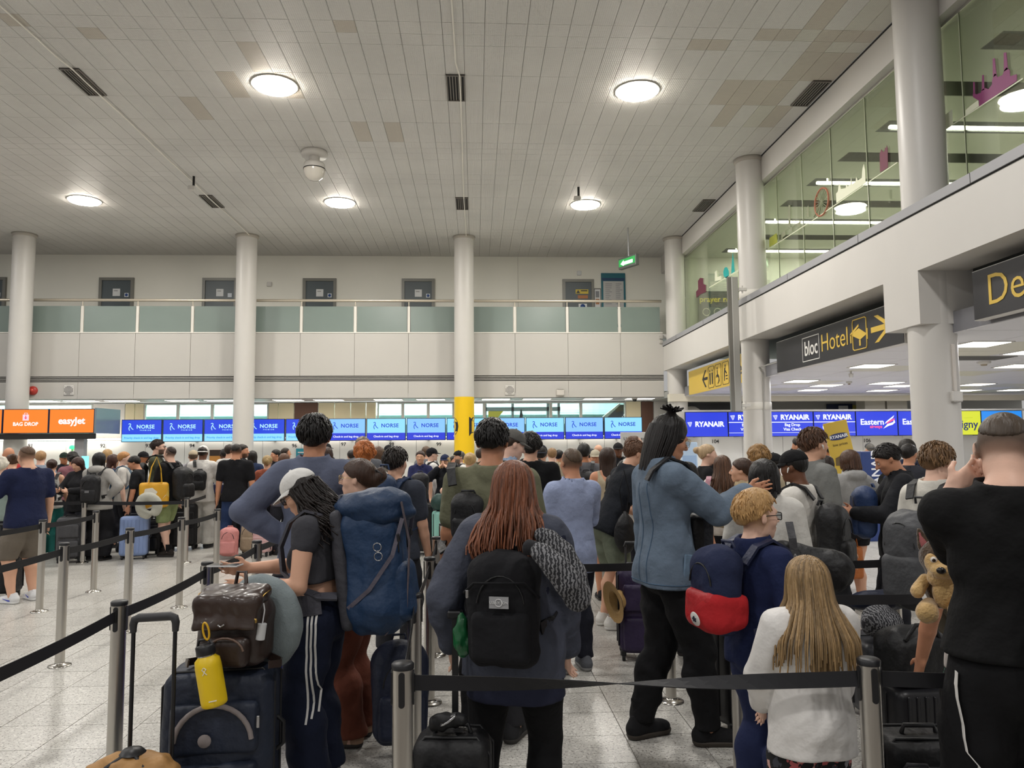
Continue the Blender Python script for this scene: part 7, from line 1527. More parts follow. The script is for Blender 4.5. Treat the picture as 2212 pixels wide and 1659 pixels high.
def pillow(label, loc, rot, m, R=.115, r=.072, gap=.6, vox=.011, flat=.9, group=None):
    F = Field((-R - r, -r, -R - r), (R + r, r, R + r), vox); A = np.linspace(PI / 2 + gap, PI * 2.5 - gap, 16); P = [V3(R * math.cos(a), 0, R * 1.15 * math.sin(a)) for a in A]
    for a, b in zip(P[:-1], P[1:]): F.cap(a, b, r, r, k=.01, sq=((0, 1, 0), flat))
    F.wrinkle(.003, .7, 3); t = thing('neck_pillow', label, 'neck pillow', loc); t.rotation_euler = rot; obj('cushion', F.mesh('cushion'), m, t)
    MB().tube([tuple(P[0] + V3(0, 0, .0)), tuple(P[0] * .6 + P[-1] * .4 + V3(0, -.02, .03)), tuple(P[-1])], .006, 5).obj('snap_cord', cloth('1a1a1c'), t); return t
F = Field((-.2, -.12, -.5), (.2, .12, .3), .012); F.cap((.02, 0, .22), (-.06, 0, -.10), .06, .075, k=.03, sq=((0, 1, 0), .5)); F.cap((-.06, 0, -.10), (-.03, .0, -.36), .075, .035, k=.03, sq=((0, 1, 0), .45)); F.wrinkle(.012, .8, 6, .3)
p = at_y(985, 1300, 3.22); obj('loose_sleeve', F.mesh('sleeve'), cloth('474b58', 'linen'), k.root).matrix_world = Matrix.Translation(p)
# denim jacket man
k = person('man in a long blue denim jacket with half-tied black hair, reaching out to the right', 1444, 893, 4.49, -78, hair=('topknot', '151110'), glasses='thin', tone='b', tp=('jacket', '667586'), cl=cloth('667586', 'denim'), hem=.475, bt=('trousers', '141416'), shoes='1b1b1d', sole='3a332c', socks='161618', legs='step', hp=16, wr=1.3, pose={'hdir': (-.15, 1, .22)}, hvox=.0085,
    R=((.05, .262, .752), (.5, -.3, -1), (0, 0, 1), 1, 'onhead'), L='down')
j = child(k, 'jacket')
def seam(o, pts, dirs, m, r=.0028):
    P = []
    for a, d in zip(pts, dirs):
        p, n = on_mesh(o, a, d)
        if p: P.append(p + n * .001)
    if len(P) > 2: MB().tube(P, r, 4).obj('seam', m, o)
SM = cloth('4b6178', 'denim')
for x0 in (.0, .085): seam(j, [(x0, -.6, z * k.h) for z in np.linspace(.49, .79, 18)], [(0, 1, 0)] * 18, SM)
seam(j, [(.35 * math.cos(a), .35 * math.sin(a), .49 * k.h) for a in np.linspace(0, 6.28, 40)], [(-math.cos(a), -math.sin(a), 0) for a in np.linspace(0, 6.28, 40)], SM, .004)
p, n = on_mesh(j, (.6, .05, .53 * k.h), (-1, 0, 0))
if p: MB().box(-.008, -.055, -.09, .006, .055, .09, bev=.006).obj('patch_pocket', cloth('6a8096', 'denim'), j, loc=p, rot=(math.radians(-8), 0, math.radians(20)))
an_ = V3(0, .10, .62) * k.h
t = thing('shoulder_bag', 'black bag on the denim man\'s front, its wide strap over his shoulder', 'bag', (0, 0, 0)); t.matrix_world = k.M
F = Field((-.12, .10, .95), (.14, .30, 1.35), .013); F.box((.0, .19, 1.13), (.10, .055, .16), .04); F.wrinkle(.005, .9, 3); obj('bag_body', F.mesh('bag_body'), cloth(BK, 'nylon'), t)
P = [V3(x, y, z) * k.h for x, y, z in ((.066, -.088, .80), (.070, -.072, .83), (.074, -.02, .868), (.078, .035, .85), (.083, .078, .79), (.090, .098, .72), (.096, .10, .65), (.098, .096, .58))]
MB().ribbon(P, [(1, 0, 0)] * 4 + [(1, .5, 0)] * 4, .055, .006).obj('wide_strap', cloth('1b1b1f', 'nylon'), t)
# boy and girl
k = person('fair-haired boy with black glasses and a navy polo shirt, turned right', 1634, 1065, 3.5, -72, sex='c', hk=1.1, hair=('boy', 'b58e5c'), tone='e', glasses='thick', tp=('polo', '1c2548'), bt=('track', '262e50'), w=1.12, hvox=.0075, R=((.10, .12, .56), (.6, -1, 0), (0, .6, .6)), L='front', hy=-6, slv=.95)
t_ = worn_pack(k, 'navy backpack with a red lower half on the boy', '232a45', w=.27, d=.19, h=.40, z=.715, back=-.09, nylon=False, low='b3262b', vox=.010)
F = Field((-.17, -.26, -.24), (.17, .03, .02), .010); F.box((0, -.095, -.08), (.132, .098, .085), .05); F.ell((0, -.13, -.11), (.11, .075, .07), None, .05); F.wrinkle(.006, .9, 27, .6); F.plane((0, 0, -.02), (0, .25, 1)); obj('red_base', F.mesh('red_base'), cloth('b3262b'), t_)
MB().lathe([(.0001, .004), (.03, .004), (.032, 0)], n=20).obj('round_badge', mat('badge_white', 'dcdad5', .6), t_, loc=(.02, -.222, -.115), rot=(PI / 2 + .25, 0, 0)); MB().prism([(.014 * math.sin(2 * PI * i / 10) * (1 if i % 2 == 0 else .45), .014 * math.cos(2 * PI * i / 10) * (1 if i % 2 == 0 else .45)) for i in range(10)], -.003, .003).obj('badge_star', mat('badge_ink', '1a1f33', .6), t_, loc=(.02, -.229, -.116), rot=(.25, 0, 0))
pb_ = child(k, 'polo_shirt')
for q in range(3):
    S_, E_, W_ = k.A[1][:3]; d_ = nrm(E_ - S_); c_ = S_ + (E_ - S_) * (.80 + .055 * q); x_ = nrm(np.cross(d_, V3(0, 0, 1.1))); y_ = np.cross(d_, x_)
    P = []
    for a in np.linspace(0, 6.283, 18, endpoint=False):
        o_ = c_ + (x_ * math.cos(a) + y_ * math.sin(a)) * .12; p, n = on_mesh(pb_, o_, c_ - o_)
        P.append(tuple(p + n * .001) if p else tuple(c_ + (x_ * math.cos(a) + y_ * math.sin(a)) * .045))
    MB().tube(P, .004, 5, closed=True).obj('cuff_stripe', mat('cuff_white', 'd8d8dc', .7), pb_)
FLO = bpy.data.materials.new('floral_cloth'); FLO.use_nodes = True; nt = FLO.node_tree
def floral(m, sc, ramp):
    nt = m.node_tree; v_ = nt.nodes.new('ShaderNodeTexVoronoi'); v_.inputs['Scale'].default_value = sc; tc_ = nt.nodes.new('ShaderNodeTexCoord'); nz = nt.nodes.new('ShaderNodeTexNoise'); nz.inputs['Scale'].default_value = sc * 2.2
    ad = nt.nodes.new('ShaderNodeMix'); ad.data_type = 'VECTOR'; ad.inputs['Factor'].default_value = .06; nt.links.new(tc_.outputs['Object'], nz.inputs['Vector']); nt.links.new(tc_.outputs['Object'], ad.inputs['A']); nt.links.new(nz.outputs['Color'], ad.inputs['B']); nt.links.new(ad.outputs['Result'], v_.inputs['Vector'])
    lt = nt.nodes.new('ShaderNodeMath'); lt.operation = 'LESS_THAN'; lt.inputs[1].default_value = .43; nt.links.new(v_.outputs['Distance'], lt.inputs[0]); sp = nt.nodes.new('ShaderNodeSeparateColor'); nt.links.new(v_.outputs['Color'], sp.inputs[0])
    cr = nt.nodes.new('ShaderNodeValToRGB'); cr.color_ramp.interpolation = 'CONSTANT'; els = cr.color_ramp.elements; els[0].color = lin(ramp[0]); els[1].position = 1 / len(ramp); els[1].color = lin(ramp[1])
    for i, c in enumerate(ramp[2:]): e = els.new((i + 2) / len(ramp)); e.color = lin(c)
    nt.links.new(sp.outputs[0], cr.inputs[0]); mx = nt.nodes.new('ShaderNodeMix'); mx.data_type = 'RGBA'; mx.inputs['A'].default_value = lin('121214'); nt.links.new(cr.outputs[0], mx.inputs['B']); nt.links.new(lt.outputs[0], mx.inputs['Factor']); nt.links.new(mx.outputs['Result'], nt.nodes['Principled BSDF'].inputs['Base Color']); nt.nodes['Principled BSDF'].inputs['Roughness'].default_value = .85
floral(FLO, 20, ['c77a76', '161618', 'd8a79e', '3b3c44', '161618', 'b65a5c', '8d8d92', '161618'])
DINO = bpy.data.materials.new('bright_printed_cloth'); DINO.use_nodes = True; floral(DINO, 15, ['c7662c', '17181c', '3f8f74', '17181c', 'c9c04a', '2c3a6a', '17181c'])
k = person('girl with very long fair hair, white hoodie and floral trousers seen from behind', 1740, 1205, 2.95, 4, sex='c', hk=1.12, hair=('girl', '8d7350'), tone='e', tp=('hoodie', 'e2dfdb'), hem=.425, bt=('wide', '18181a'), bcl=FLO, w=1.15, L=((.10, .13, .53), (1, -.6, -.3), (0, .6, .6)), R='front', shoes='d8d5d0', slv=1.97)
hh_ = child(k, 'hoodie'); MB().tube([tuple(k.t(.118 * 1.12 * math.cos(a), .095 * 1.12 * math.sin(a), .428)) for a in np.linspace(0, 6.283, 24, endpoint=False)], .004, 5, closed=True)
# person with the plush dog, hidden behind the big man
k = person('person in a white T-shirt and bright printed trousers hidden behind the black-shirted man', 2120, 1075, 3.35, -10, h=1.47, tone='b', hair=('gray', '77716a'), tp=('tee', 'dedcd8'), bt=('wide', '18181a'), bcl=DINO, L=((.185, .03, .50), (.7, -1, 0), (0, 1, 0)), R='front', w=1.08)
# big man in black
k = person('big man in a black T-shirt at the right edge, one hand at his neck', 2166, 880, 2.55, -20, w=1.03, hp=24, hair=('fade', '4d4238'), tone='e', tp=('tee', '131314'), bt=('track', '141416'), hem=.545, pose={'hdir': (.75, .05, .65)}, L=((-.078, .045, .838), (.35, 1, -.25), (-.5, -.2, .8), 0, 'scratch'), R='down', hy=-18, lod=0, hvox=.0075, slv=.85)
trx = child(k, 'trousers'); P, N = [], []
for z in np.linspace(.52, .08, 20):
    p, n = on_mesh(trx, (-.7, -.03 * k.h, z * k.h), (1, 0, 0))
    if p: P.append(p + n * .003); N.append((0, 1, 0))
MB().ribbon(P, N, .042, .0015).obj('white_stripe', mat('stripe_white', 'e4e2de', .6), trx)
t_ = worn_pack(k, 'large black backpack hanging low at the right edge', '18181a', w=.36, d=.22, h=.52, z=.60, back=-.095, vox=.012, nylon=False); t_.location = t_.location + Vector((.20, -.02, 0))
# ================================================================== LUGGAGE AND SMALL THINGS
def gp(px, d, py=None):
    return at_y(px, 967 if py is None else py, d)
def put(label, px, dist, col, rotz=0, **k):
    p = gp(px, dist); return suitcase(label, col, (p.x, dist, 0), math.radians(rotz), **k)
# near left group
put('big navy soft suitcase with grey piping, brown leather backpack on top', 495, 3.62, '232a3a', 6, w=.47, d=.30, h=.66, hard=False, ext=.30, vox=.011)
for o in list(COL.objects)[-1:]: pass
cs = [o for o in COL.objects if o.get('label', '').startswith('big navy soft')][0]
GP = mat('grey_trim_cloth', '8b8280', .7)
MB().tube([(.16 * math.cos(a), -.205 + .0 * a, .44 + .16 * math.sin(a)) for a in np.linspace(.1, PI - .1, 16)], .012, 6).obj('grey_arc', GP, cs); MB().tube([(.17 * math.cos(a), -.203, .14 + .20 * math.sin(a)) for a in np.linspace(.1, PI - .1, 16)], .008, 6).obj('dark_arc', BLACKP, cs)
MB().lathe([(.0001, .006), (.026, .006), (.028, 0)], n=16).obj('oval_badge', GP, cs, loc=(-.03, -.215, .46), rot=(PI / 2, 0, 0))
for z in (.28, .50): MB().box(-.006, -.21, z, .008, -.195, z + .05, bev=.002).obj('zip_pull', mat('silver', 'b8b8ba', .25, metal=1), cs, loc=(.185, 0, 0))
LE = mat('brown_leather', '30231e', .42, noise=.25, nscale=9, bump=.5, bscale=12, spec=.5, coat=.15); LE2 = mat('brown_leather_flap', '382922', .36, noise=.25, nscale=7, bump=.6, bscale=9, spec=.5, coat=.2)
p = gp(512, 3.52); t = thing('leather_backpack', 'brown leather backpack with a glossy flap standing on the big navy suitcase', 'backpack', (p.x, 3.56, .735), math.radians(-6)); t.scale = (.9,) * 3
F = Field((-.22, -.16, -.03), (.22, .14, .42), .009); F.box((0, 0, .15), (.175, .105, .15), .07); F.cap((-.09, 0, .28), (.09, 0, .28), .075, k=.06); F.wrinkle(.007, .8, 12, .7); obj('main_bag', F.mesh('main_bag'), LE, t)
F = Field((-.2, -.2, .12), (.2, .1, .44), .009); F.box((0, -.04, .335), (.165, .10, .035), .03, rot=(.25, 0, 0)); F.box((0, -.125, .265), (.158, .014, .075), .012, rot=(-.25, 0, 0), k=.04); F.wrinkle(.006, 1.2, 5, .8); obj('flap', F.mesh('flap'), LE2, t)
obj('front_pocket', pocket(.20, .08, .14, .009), LE, t, loc=(.02, -.125, .09)); MB().tube([(.09 * math.cos(a) + .02, -.168, .09 + .075 * math.sin(a)) for a in np.linspace(.2, PI - .2, 10)], .006, 5).obj('pocket_trim', mat('leather_edge', '6a5448', .4), t)
BRS = mat('brass', 'a8894a', .3, metal=1)
for s in (1, -1): MB().tube([(s * .15, -.115, .31), (s * .165, -.06, .35), (s * .165, .03, .36)], .004, 5).obj('zip', BRS, t)
MB().lathe([(.0001, .004), (.011, .004), (.012, 0)], n=12).obj('zip_charm', BRS, t, loc=(.15, -.135, .24), rot=(PI / 2, 0, 0)); MB().tube([(-.02, -.16, .225), (-.005, -.165, .215), (.01, -.16, .228)], .005, 6).obj('clasp_hook', mat('silver', 'b8b8ba', .25, metal=1), t)
MB().cyl((.155, -.08, .14), (.165, -.08, .215), .022, n=12).obj('white_tube', mat('tube_white', 'd8d8d8', .4), t); MB().tube([(.165, -.08, .21), (.175, -.08, .28), (.165, -.07, .31)], .004, 5).obj('white_cable', mat('tube_white', 'd8d8d8', .4), t)
MB().tube([(-.03, .05, .36), (-.02, .06, .44), (.02, .06, .44), (.03, .05, .36)], .010, 6).obj('grab_handle', LE, t)
for s in (1, -1): MB().ribbon([(s * .12, .10, .02), (s * .21, .06, .0), (s * .24, -.02, .01), (s * .20, -.08, .02)], [(0, .3, 1)] * 4, .035, .004).obj('shoulder_strap', LE, t)
p = at_y(459, 1448, 3.34); t = thing('water_bottle', 'yellow steel bottle hanging from the brown leather backpack', 'bottle', (p.x + .015, 3.335, p.z - .14)); t.rotation_euler = (0, math.radians(-11), 0)
YB = mat('bottle_yellow', 'e9c516', .42, noise=.03, nscale=20)
MB().lathe([(.0001, 0), (.046, 0), (.052, .006), (.053, .02), (.053, .165), (.05, .19), (.036, .203), (.034, .206)], n=28).obj('bottle_body', YB, t); MB().lathe([(.034, .204), (.0345, .212)], n=24).obj('steel_neck', mat('silver', 'b8b8ba', .25, metal=1), t); MB().lathe([(.037, .211), (.039, .216), (.039, .245), (.034, .252), (.0001, .253)], n=24).obj('lid', BLACKP, t)
MB().tube([(-.036, 0, .235), (-.02, 0, .272), (.02, 0, .272), (.036, 0, .235)], .006, 6).obj('lid_strap', BLACKP, t); MB().tube([(.012 * math.cos(a) + .016, -.004, .305 + .036 * math.sin(a)) for a in np.linspace(0, 6.283, 16, endpoint=False)], .0045, 6, closed=True).obj('carabiner', mat('carabiner_yellow', 'd9a91c', .35), t)
mk = MB(); 
for a in (.8, -.8): mk.box(-.014, -.0548, .150, .014, -.0535, .154) if False else mk.tube([(-.012 * math.cos(a), -.0535, .15 - .016 * math.sin(a)), (.012 * math.cos(a), -.0535, .15 + .016 * math.sin(a))], .002, 4)
mk.tube([(-.009, -.0535, .16), (0, -.0537, .169), (.009, -.0535, .16)], .002, 4).obj('cross_mark', mat('mark_white', 'e9e6dc', .5), t); boxm(-.002, -.0542, .028, .03, -.0525, .032).obj('name_line', mat('mark_white', 'e9e6dc', .5), t)
p = at_y(570, 1342, 3.72); pillow('round plain grey neck pillow leaning behind the brown leather backpack', p, (math.radians(4), 0, math.radians(-22)), cloth('7e888a', 'knit'), R=.10, r=.108, gap=.05, flat=.62)
p = gp(312, 3.2); suitcase('black cabin case at the lower left, tall trolley handle raised', '17171a', (p.x, 3.25, 0), math.radians(-4), w=.40, d=.22, h=.31, hard=False, ext=.60, vox=.012)
cb = [o for o in COL.objects if o.get('label', '').startswith('black cabin case at the lower')][0]
for c in list(cb.children):
    if c.name.startswith('grip'): bpy.data.objects.remove(c)
    elif c.name.startswith('telescopic_bars'): c.data.materials[0] = BLACKP
MB().tube([(-.089, .088, .93), (-.090, .088, .962), (-.084, .088, .982), (-.066, .088, .99), (.066, .088, .997), (.084, .088, .99), (.090, .088, .97), (.089, .088, .935)], [.013, .016, .018, .018, .018, .018, .016, .013], 10).obj('handle_grip', mat('handle_grey', '2f2f31', .5), cb)
t = thing('tan_jacket_roll', 'crumpled tan jacket strapped on the black cabin case with a bungee', 'jacket', (p.x + .0, 3.20, .365), 0)
F = Field((-.26, -.16, -.02), (.26, .16, .19), .011); F.cap((-.11, 0, .05), (.10, .0, .06), .070, .075, k=.03, sq=((0, 0, 1), .75)); F.ell((.02, -.02, .07), (.15, .10, .07), None, .05); F.wrinkle(.016, 1.1, 9, .8); obj('folded_cloth', F.mesh('folded_cloth'), cloth('a97f4c', 'nylon'), t)
for s in (1, -1): MB().tube([(0, -.03, .15), (s * .07, -.09, .11), (s * .11, -.12, .03)], .010, 6).obj('bungee_strap', BLACKP, t)
MB().lathe([(.0001, .16), (.035, .155), (.05, .14)], n=14).obj('bungee_hub', BLACKP, t, loc=(0, -.02, 0))
put('bright blue soft suitcase behind the navy track trousers', 618, 4.75, '24349a', 4, w=.36, d=.26, h=.74, hard=False, ext=.12, vox=.014)
put('small black soft suitcase beside the near barrier post, one raised handle', 978, 3.12, '18181a', -6, w=.30, d=.21, h=.52, hard=False, ext=.0, vox=.011)
cb = [o for o in COL.objects if o.get('label', '').startswith('small black soft suitcase beside')][0]
MB().box(-.012, .06, .55, .012, .08, 1.0).box(-.03, .05, 1.0, .03, .09, 1.03, bev=.006).obj('raised_handle', BLACKP, cb)
MB().box(-.05, -.17, .30, .05, -.165, .36).obj('dark_label', mat('label_dark', '333336', .5), cb)
F = Field((-.1, -.08, -.03), (.1, .08, .08), .009); F.cap((-.05, 0, .02), (.05, .01, .025), .026, k=.02); F.ell((0, .01, .03), (.05, .035, .03), None, .02); F.wrinkle(.008, 2, 3); q_ = gp(980, 3.1); t = thing('cable_bundle', 'tangled black straps on top of the small black soft suitcase', 'straps', (q_.x - .02, 3.08, .605)); obj('strap_knot', F.mesh('strap_knot'), cloth(BK, 'nylon'), t); MB().tube([(.03 * math.cos(a), -.03 + .02 * math.sin(a), .04 + .02 * math.cos(a)) for a in np.linspace(0, 6.283, 12, endpoint=False)], .005, 5, closed=True).obj('clip_ring', mat('silver', 'b8b8ba', .25, metal=1), t)
p = gp(866, 4.62); loose_pack('navy backpack standing on the floor behind the middle barrier posts', '1d2439', (p.x, 4.55, .31), (math.radians(-6), 0, math.radians(10)), w=.34, d=.22, h=.58)
# middle distance
put('mint green hard suitcase with horizontal ribs beyond the barrier posts', 968, 11.8, '84b9ad', 20, w=.46, d=.28, h=.66, ribs='h', ext=.0)
p = gp(972, 11.7); t = thing('duffel_bag', 'dark green duffel bag lying on the mint suitcase', 'duffel bag', (p.x, 11.75, .72), .2); F = Field((-.32, -.16, -.01), (.32, .16, .33), .018); F.cap((-.16, 0, .14), (.16, 0, .15), .13, .14, k=.03); F.wrinkle(.014, .8, 5); obj('bag_body', F.mesh('bag_body'), cloth('1f3d38', 'nylon'), t); MB().tube([(-.12, -.12, .2), (-.06, -.17, .3), (.06, -.17, .3), (.12, -.12, .2)], .012, 6).obj('handle', cloth('18302c', 'nylon'), t)
put('large black hard suitcase between the hiking pack and the mint suitcase', 907, 12.3, '17171a', -5, w=.48, d=.30, h=.74, ext=0)
p = gp(908, 12.2); loose_pack('black backpack standing on the large black suitcase before the navy polo', '1b1b1e', (p.x, 12.2, 1.06), (0, 0, 0), w=.30, d=.2, h=.46)
put('steel blue hard suitcase behind the third post of the left line', 297, 12.2, '8195bf', 12, w=.40, d=.26, h=.60, ext=.15)
p = at_y(321, 1093, 11.95); pillow('pale grey neck pillow hanging above the steel blue suitcase', p, (0, math.radians(160), math.radians(10)), cloth('b5b4a8', 'knit'), R=.12, r=.07, gap=.55, vox=.016)
put('black soft suitcase right of the steel blue one', 337, 12.7, '17171a', 0, w=.30, d=.22, h=.50, hard=False)
put('tall black suitcase behind the man in green shorts', 402, 13.25, '161618', 15, w=.42, d=.28, h=.70, hard=False, ext=.2)
put('grey soft suitcase between the teal trousers and the thin far post', 160, 11.95, '4a4a4d', 15, w=.36, d=.25, h=.62, hard=False)
put('black suitcase at the left edge before the grey cargo shorts', 12, 9.2, '161618', 0, w=.42, d=.28, h=.66, hard=False, ext=.1)
p = gp(499, 12.1); loose_pack('dusty pink backpack on the floor between the jeans', 'c4817d', (p.x, 12.15, .245), (math.radians(-8), 0, .1), w=.30, d=.18, h=.46)
p = gp(545, 12.4); loose_pack('beige backpack on the floor right of the jeans', 'a3927a', (p.x, 12.5, .27), (math.radians(-6), 0, -.2), w=.30, d=.18, h=.50)
put('pale pink ribbed suitcase right of the beige backpack', 571, 12.3, 'cfa9a8', -10, w=.26, d=.22, h=.54, ribs='h')
put('dark purple soft suitcase with a straw hat on it, left of the black trousers', 1366, 6.2, '2c2040', -6, w=.28, d=.24, h=.66, hard=False, ext=.18)
p = at_y(1327, 1300, 6.1); t = thing('straw_hat', 'tan straw hat hanging on the dark purple suitcase', 'hat', p); t.rotation_euler = (0, math.radians(80), .3); STR = mat('straw', 'b08d58', .7, noise=.15, nscale=60, bump=.4, bscale=120)
MB().lathe([(.165, -.012), (.14, .0), (.10, .005), (.085, .0), (.08, .06), (.06, .10), (.0001, .105)], n=26).obj('crown_and_brim', STR, t); MB().lathe([(.087, .005), (.085, .03)], n=26).obj('hat_band', mat('hat_band_brown', '4a3626', .7), t)
put('black hard suitcase between the red-bottomed backpack and the denim man', 1567, 4.62, '17171a', 25, w=.22, d=.22, h=.62, ribs='v')
put('large black suitcase behind the white and grey backpack', 1955, 3.15, '161618', -4, w=.36, d=.24, h=.46, hard=False)
p = gp(1921, 2.98); loose_pack('white and grey small backpack right of the big near post', 'c9cad2', (p.x, 2.9, .33), (math.radians(-4), 0, -.2), w=.21, d=.13, h=.32, low='b5b6c0', strapcol='26262a', vox=.010)
p = gp(1955, 4.05); t = thing('duffel_bag', 'black duffel bag behind the post by the plush dog', 'duffel bag', (p.x, 4.1, .42), .1); F = Field((-.24, -.2, -.01), (.24, .2, .36), .014); F.box((0, 0, .15), (.17, .13, .15), .10); F.wrinkle(.012, .8, 5); obj('bag_body', F.mesh('bag_body'), cloth(BK, 'nylon'), t); MB().tube([(-.1, -.11, .25), (-.05, -.13, .33), (.05, -.13, .33), (.1, -.11, .25)], .012, 6).obj('handle', cloth(BK, 'nylon'), t)
put('dark suitcase carrying the black duffel bag', 1955, 4.1, '202024', 0, w=.34, d=.26, h=.36, hard=True)
p = gp(1890, 4.6); t = thing('soft_bag', 'grey patterned soft bag next to the black duffel', 'bag', (p.x, 4.6, .52), .2); F = Field((-.2, -.16, -.01), (.2, .16, .26), .014); F.ell((0, 0, .10), (.13, .10, .095), None); F.wrinkle(.016, 1.2, 7); obj('bag_body', F.mesh('bag_body'), PAT, t)
p = gp(1885, 5.0); t = thing('soft_bag', 'flat navy bag behind the grey patterned bag', 'bag', (p.x, 5.0, .60), 0); F = Field((-.28, -.16, -.01), (.28, .16, .2), .016); F.ell((0, 0, .07), (.21, .11, .07), None); F.wrinkle(.012, .9, 4); obj('bag_body', F.mesh('bag_body'), cloth('20283f', 'nylon'), t)
put('grey hard suitcase under the grey patterned bag', 1888, 4.75, '3a3b40', 0, w=.40, d=.42, h=.45, hard=True)
p = at_y(1846, 1215, 7.6); t = thing('tote_bag', 'orange tote bag hanging beside bare legs and black shorts', 'tote bag', (p.x - .02, 7.6, p.z - .17), .2); F = Field((-.17, -.1, -.02), (.17, .1, .36), .015); F.box((0, 0, .17), (.11, .045, .165), .035); F.wrinkle(.007, .9, 4); obj('bag_body', F.mesh('bag_body'), cloth('b0632a', 'nylon'), t); MB().ribbon([(-.05, 0, .32), (-.02, 0, .5), (.03, 0, .5), (.06, 0, .32)], [(0, 1, 0)] * 4, .03, .003).obj('handle', cloth('9a5424', 'nylon'), t)
p = at_y(1752, 1225, 4.25); t = thing('holdall', 'large black holdall hanging on a wide strap behind the fair-haired girl', 'bag', (p.x, 4.28, p.z), -.3); t.scale = (.82,) * 3; F = Field((-.34, -.2, -.24), (.34, .2, .24), .014); F.cap((-.14, 0, .02), (.14, 0, -.03), .15, .15, k=.04, sq=((0, 1, 0), .8)); F.wrinkle(.010, .8, 3); obj('bag_body', F.mesh('bag_body'), cloth(BK, 'nylon'), t)
MB().ribbon([(-.10, -.13, .05), (-.11, -.12, .20), (-.12, -.03, .30)], [(1, 0, 0)] * 3, .05, .004).obj('wide_strap', cloth('3a3a3d', 'nylon'), t); MB().tube([(-.10, -.14, .10), (-.085, -.145, .06), (-.10, -.14, .02), (-.115, -.145, .06), (-.10, -.14, .10)], .006, 6).obj('metal_clasp', mat('silver', 'b8b8ba', .25, metal=1), t)
# ---- plush dog under the arm of the hidden person
p = at_y(2032, 1252, 3.0); t = thing('plush_dog', 'brown and cream plush dog clamped under an arm, face to the right', 'plush toy', p, math.radians(-30)); PB = mat('plush_brown', '4a3826', .95, noise=.3, nscale=60, bump=.8, bscale=90, sheen=.4); PC = mat('plush_cream', 'c9a66e', .95, noise=.18, nscale=60, bump=.8, bscale=90, sheen=.4)
def fld(fn, nm, m, vox=.0075, wr=.003):
    F = Field((-.2, -.2, -.24), (.2, .2, .24), vox); fn(F)
    if wr: F.wrinkle(wr, 2.2, 5)
    return obj(nm, F.mesh(nm), m, t)
fld(lambda F: (F.ell((0, 0, .09), (.075, .07, .072), None), F.ell((0, .02, -.03), (.06, .055, .085), None, .03)), 'head_and_body', PB)
fld(lambda F: (F.ell((-.022, -.046, .075), (.034, .03, .042), None), F.ell((.03, -.046, .075), (.034, .03, .042), None, .01), F.ell((.005, -.075, .045), (.042, .04, .030), None, .02), F.ell((0, -.03, .01), (.05, .045, .04), None, .02)), 'face_patch', PC, wr=.001)
fld(lambda F: F.ell((.01, -.03, -.045), (.045, .04, .065), None), 'belly', PC, wr=.002)
fld(lambda F: F.ell((.0, -.116, .052), (.018, .014, .014), None), 'nose', mat('plush_nose', '141212', .3), .005, 0)
for s in (1, -1):
    fld(lambda F: (F.cap((s * .05, .01, .13), (s * .068, .015, .19), .030, .012, k=.01, sq=((0, 1, 0), .5))), 'ear', PB, wr=0); fld(lambda F: F.cap((s * .052, -.006, .135), (s * .067, .004, .18), .016, .006, sq=((0, 1, 0), .4)), 'inner_ear', mat('plush_pink', '9c5a5a', .9), .006, 0)
    o = obj('eye', EYE, None, t, loc=(-.022 + .05 * (s > 0), -.072, .085), rot=(0, 0, PI), scale=1.15)
    fld(lambda F: (F.cap((s * .045, -.02, -.10), (s * .055, -.085, -.115), .032, .042, k=.02)), 'foot', PC, wr=.002); fld(lambda F: F.cap((s * .055, -.01, .0), (s * .085, -.05, -.045), .022, .027, k=.01), 'paw', PC, wr=.002)
# ---- signs among the crowd
sp_ = POSTS['S1']; t = thing('queue_sign', 'small navy premium sign standing on the far barrier post', 'sign', (at_y(474, 1066, sp_.y - .06).x, sp_.y - .06, .88), 0)
boxm(-.125, -.012, 0, .125, .012, .44).obj('frame', BLACKP, t); boxm(-.115, -.016, .01, .115, -.01, .32).obj('blue_panel', mat('sign_navy', '1c2c63', .4), t); boxm(-.115, -.016, .32, .115, -.01, .43).obj('white_panel', PAPER, t)
text('sign_text', 'PREMIUM', .047, mat('print_white', 'e4e6ec', .5), t, (0, -.019, .17), depth=.001, bold=.02); text('sign_text', 'TP', .07, mat('print_ochre', '9a7a3a', .5), t, (-.07, -.019, .375), depth=.001, bold=.02); boxm(-.03, -.019, .365, .1, -.016, .385).obj('print_line', mat('print_grey', '84868a', .8), t); boxm(-.02, -.012, -.05, .02, .03, .01).obj('post_clamp', BLACKP, t)
p0 = at_y(1822, 992, 12.4); t = thing('price_board', 'tilted mustard yellow RYANAIR board rising above the grey hoodie', 'sign', (p0.x + .04, 12.4, 1.2)); t.rotation_euler = (0, math.radians(-11), 0); MU = mat('board_mustard', 'bd9f38', .5)
boxm(-.20, -.02, -1.2, .20, .02, .87).obj('board', MU, t) if False else MB().box(-.20, -.02, .0, .20, .02, .87, bev=.008).obj('board', MU, t); boxm(-.03, -.015, -1.215, .03, .015, .0).obj('stand_pole', GREYP, t)
MB().prism([(.155 * max(-1, min(1, 1.2 * math.cos(a))), .62 + .055 * math.sin(a)) for a in np.linspace(0, 6.283, 20, endpoint=False)], -.026, -.021).obj('name_plate', mat('plate_navy', '1d2c5e', .5), t); text('sign_text', 'RYANAIR', .075, mat('print_white', 'e4e6ec', .5), t, (0, -.03, .62), depth=.001, bold=.02); text('sign_text', 'low prices', .06, mat('print_brown', '4f4320', .5), t, (0, -.025, .49), depth=.001)
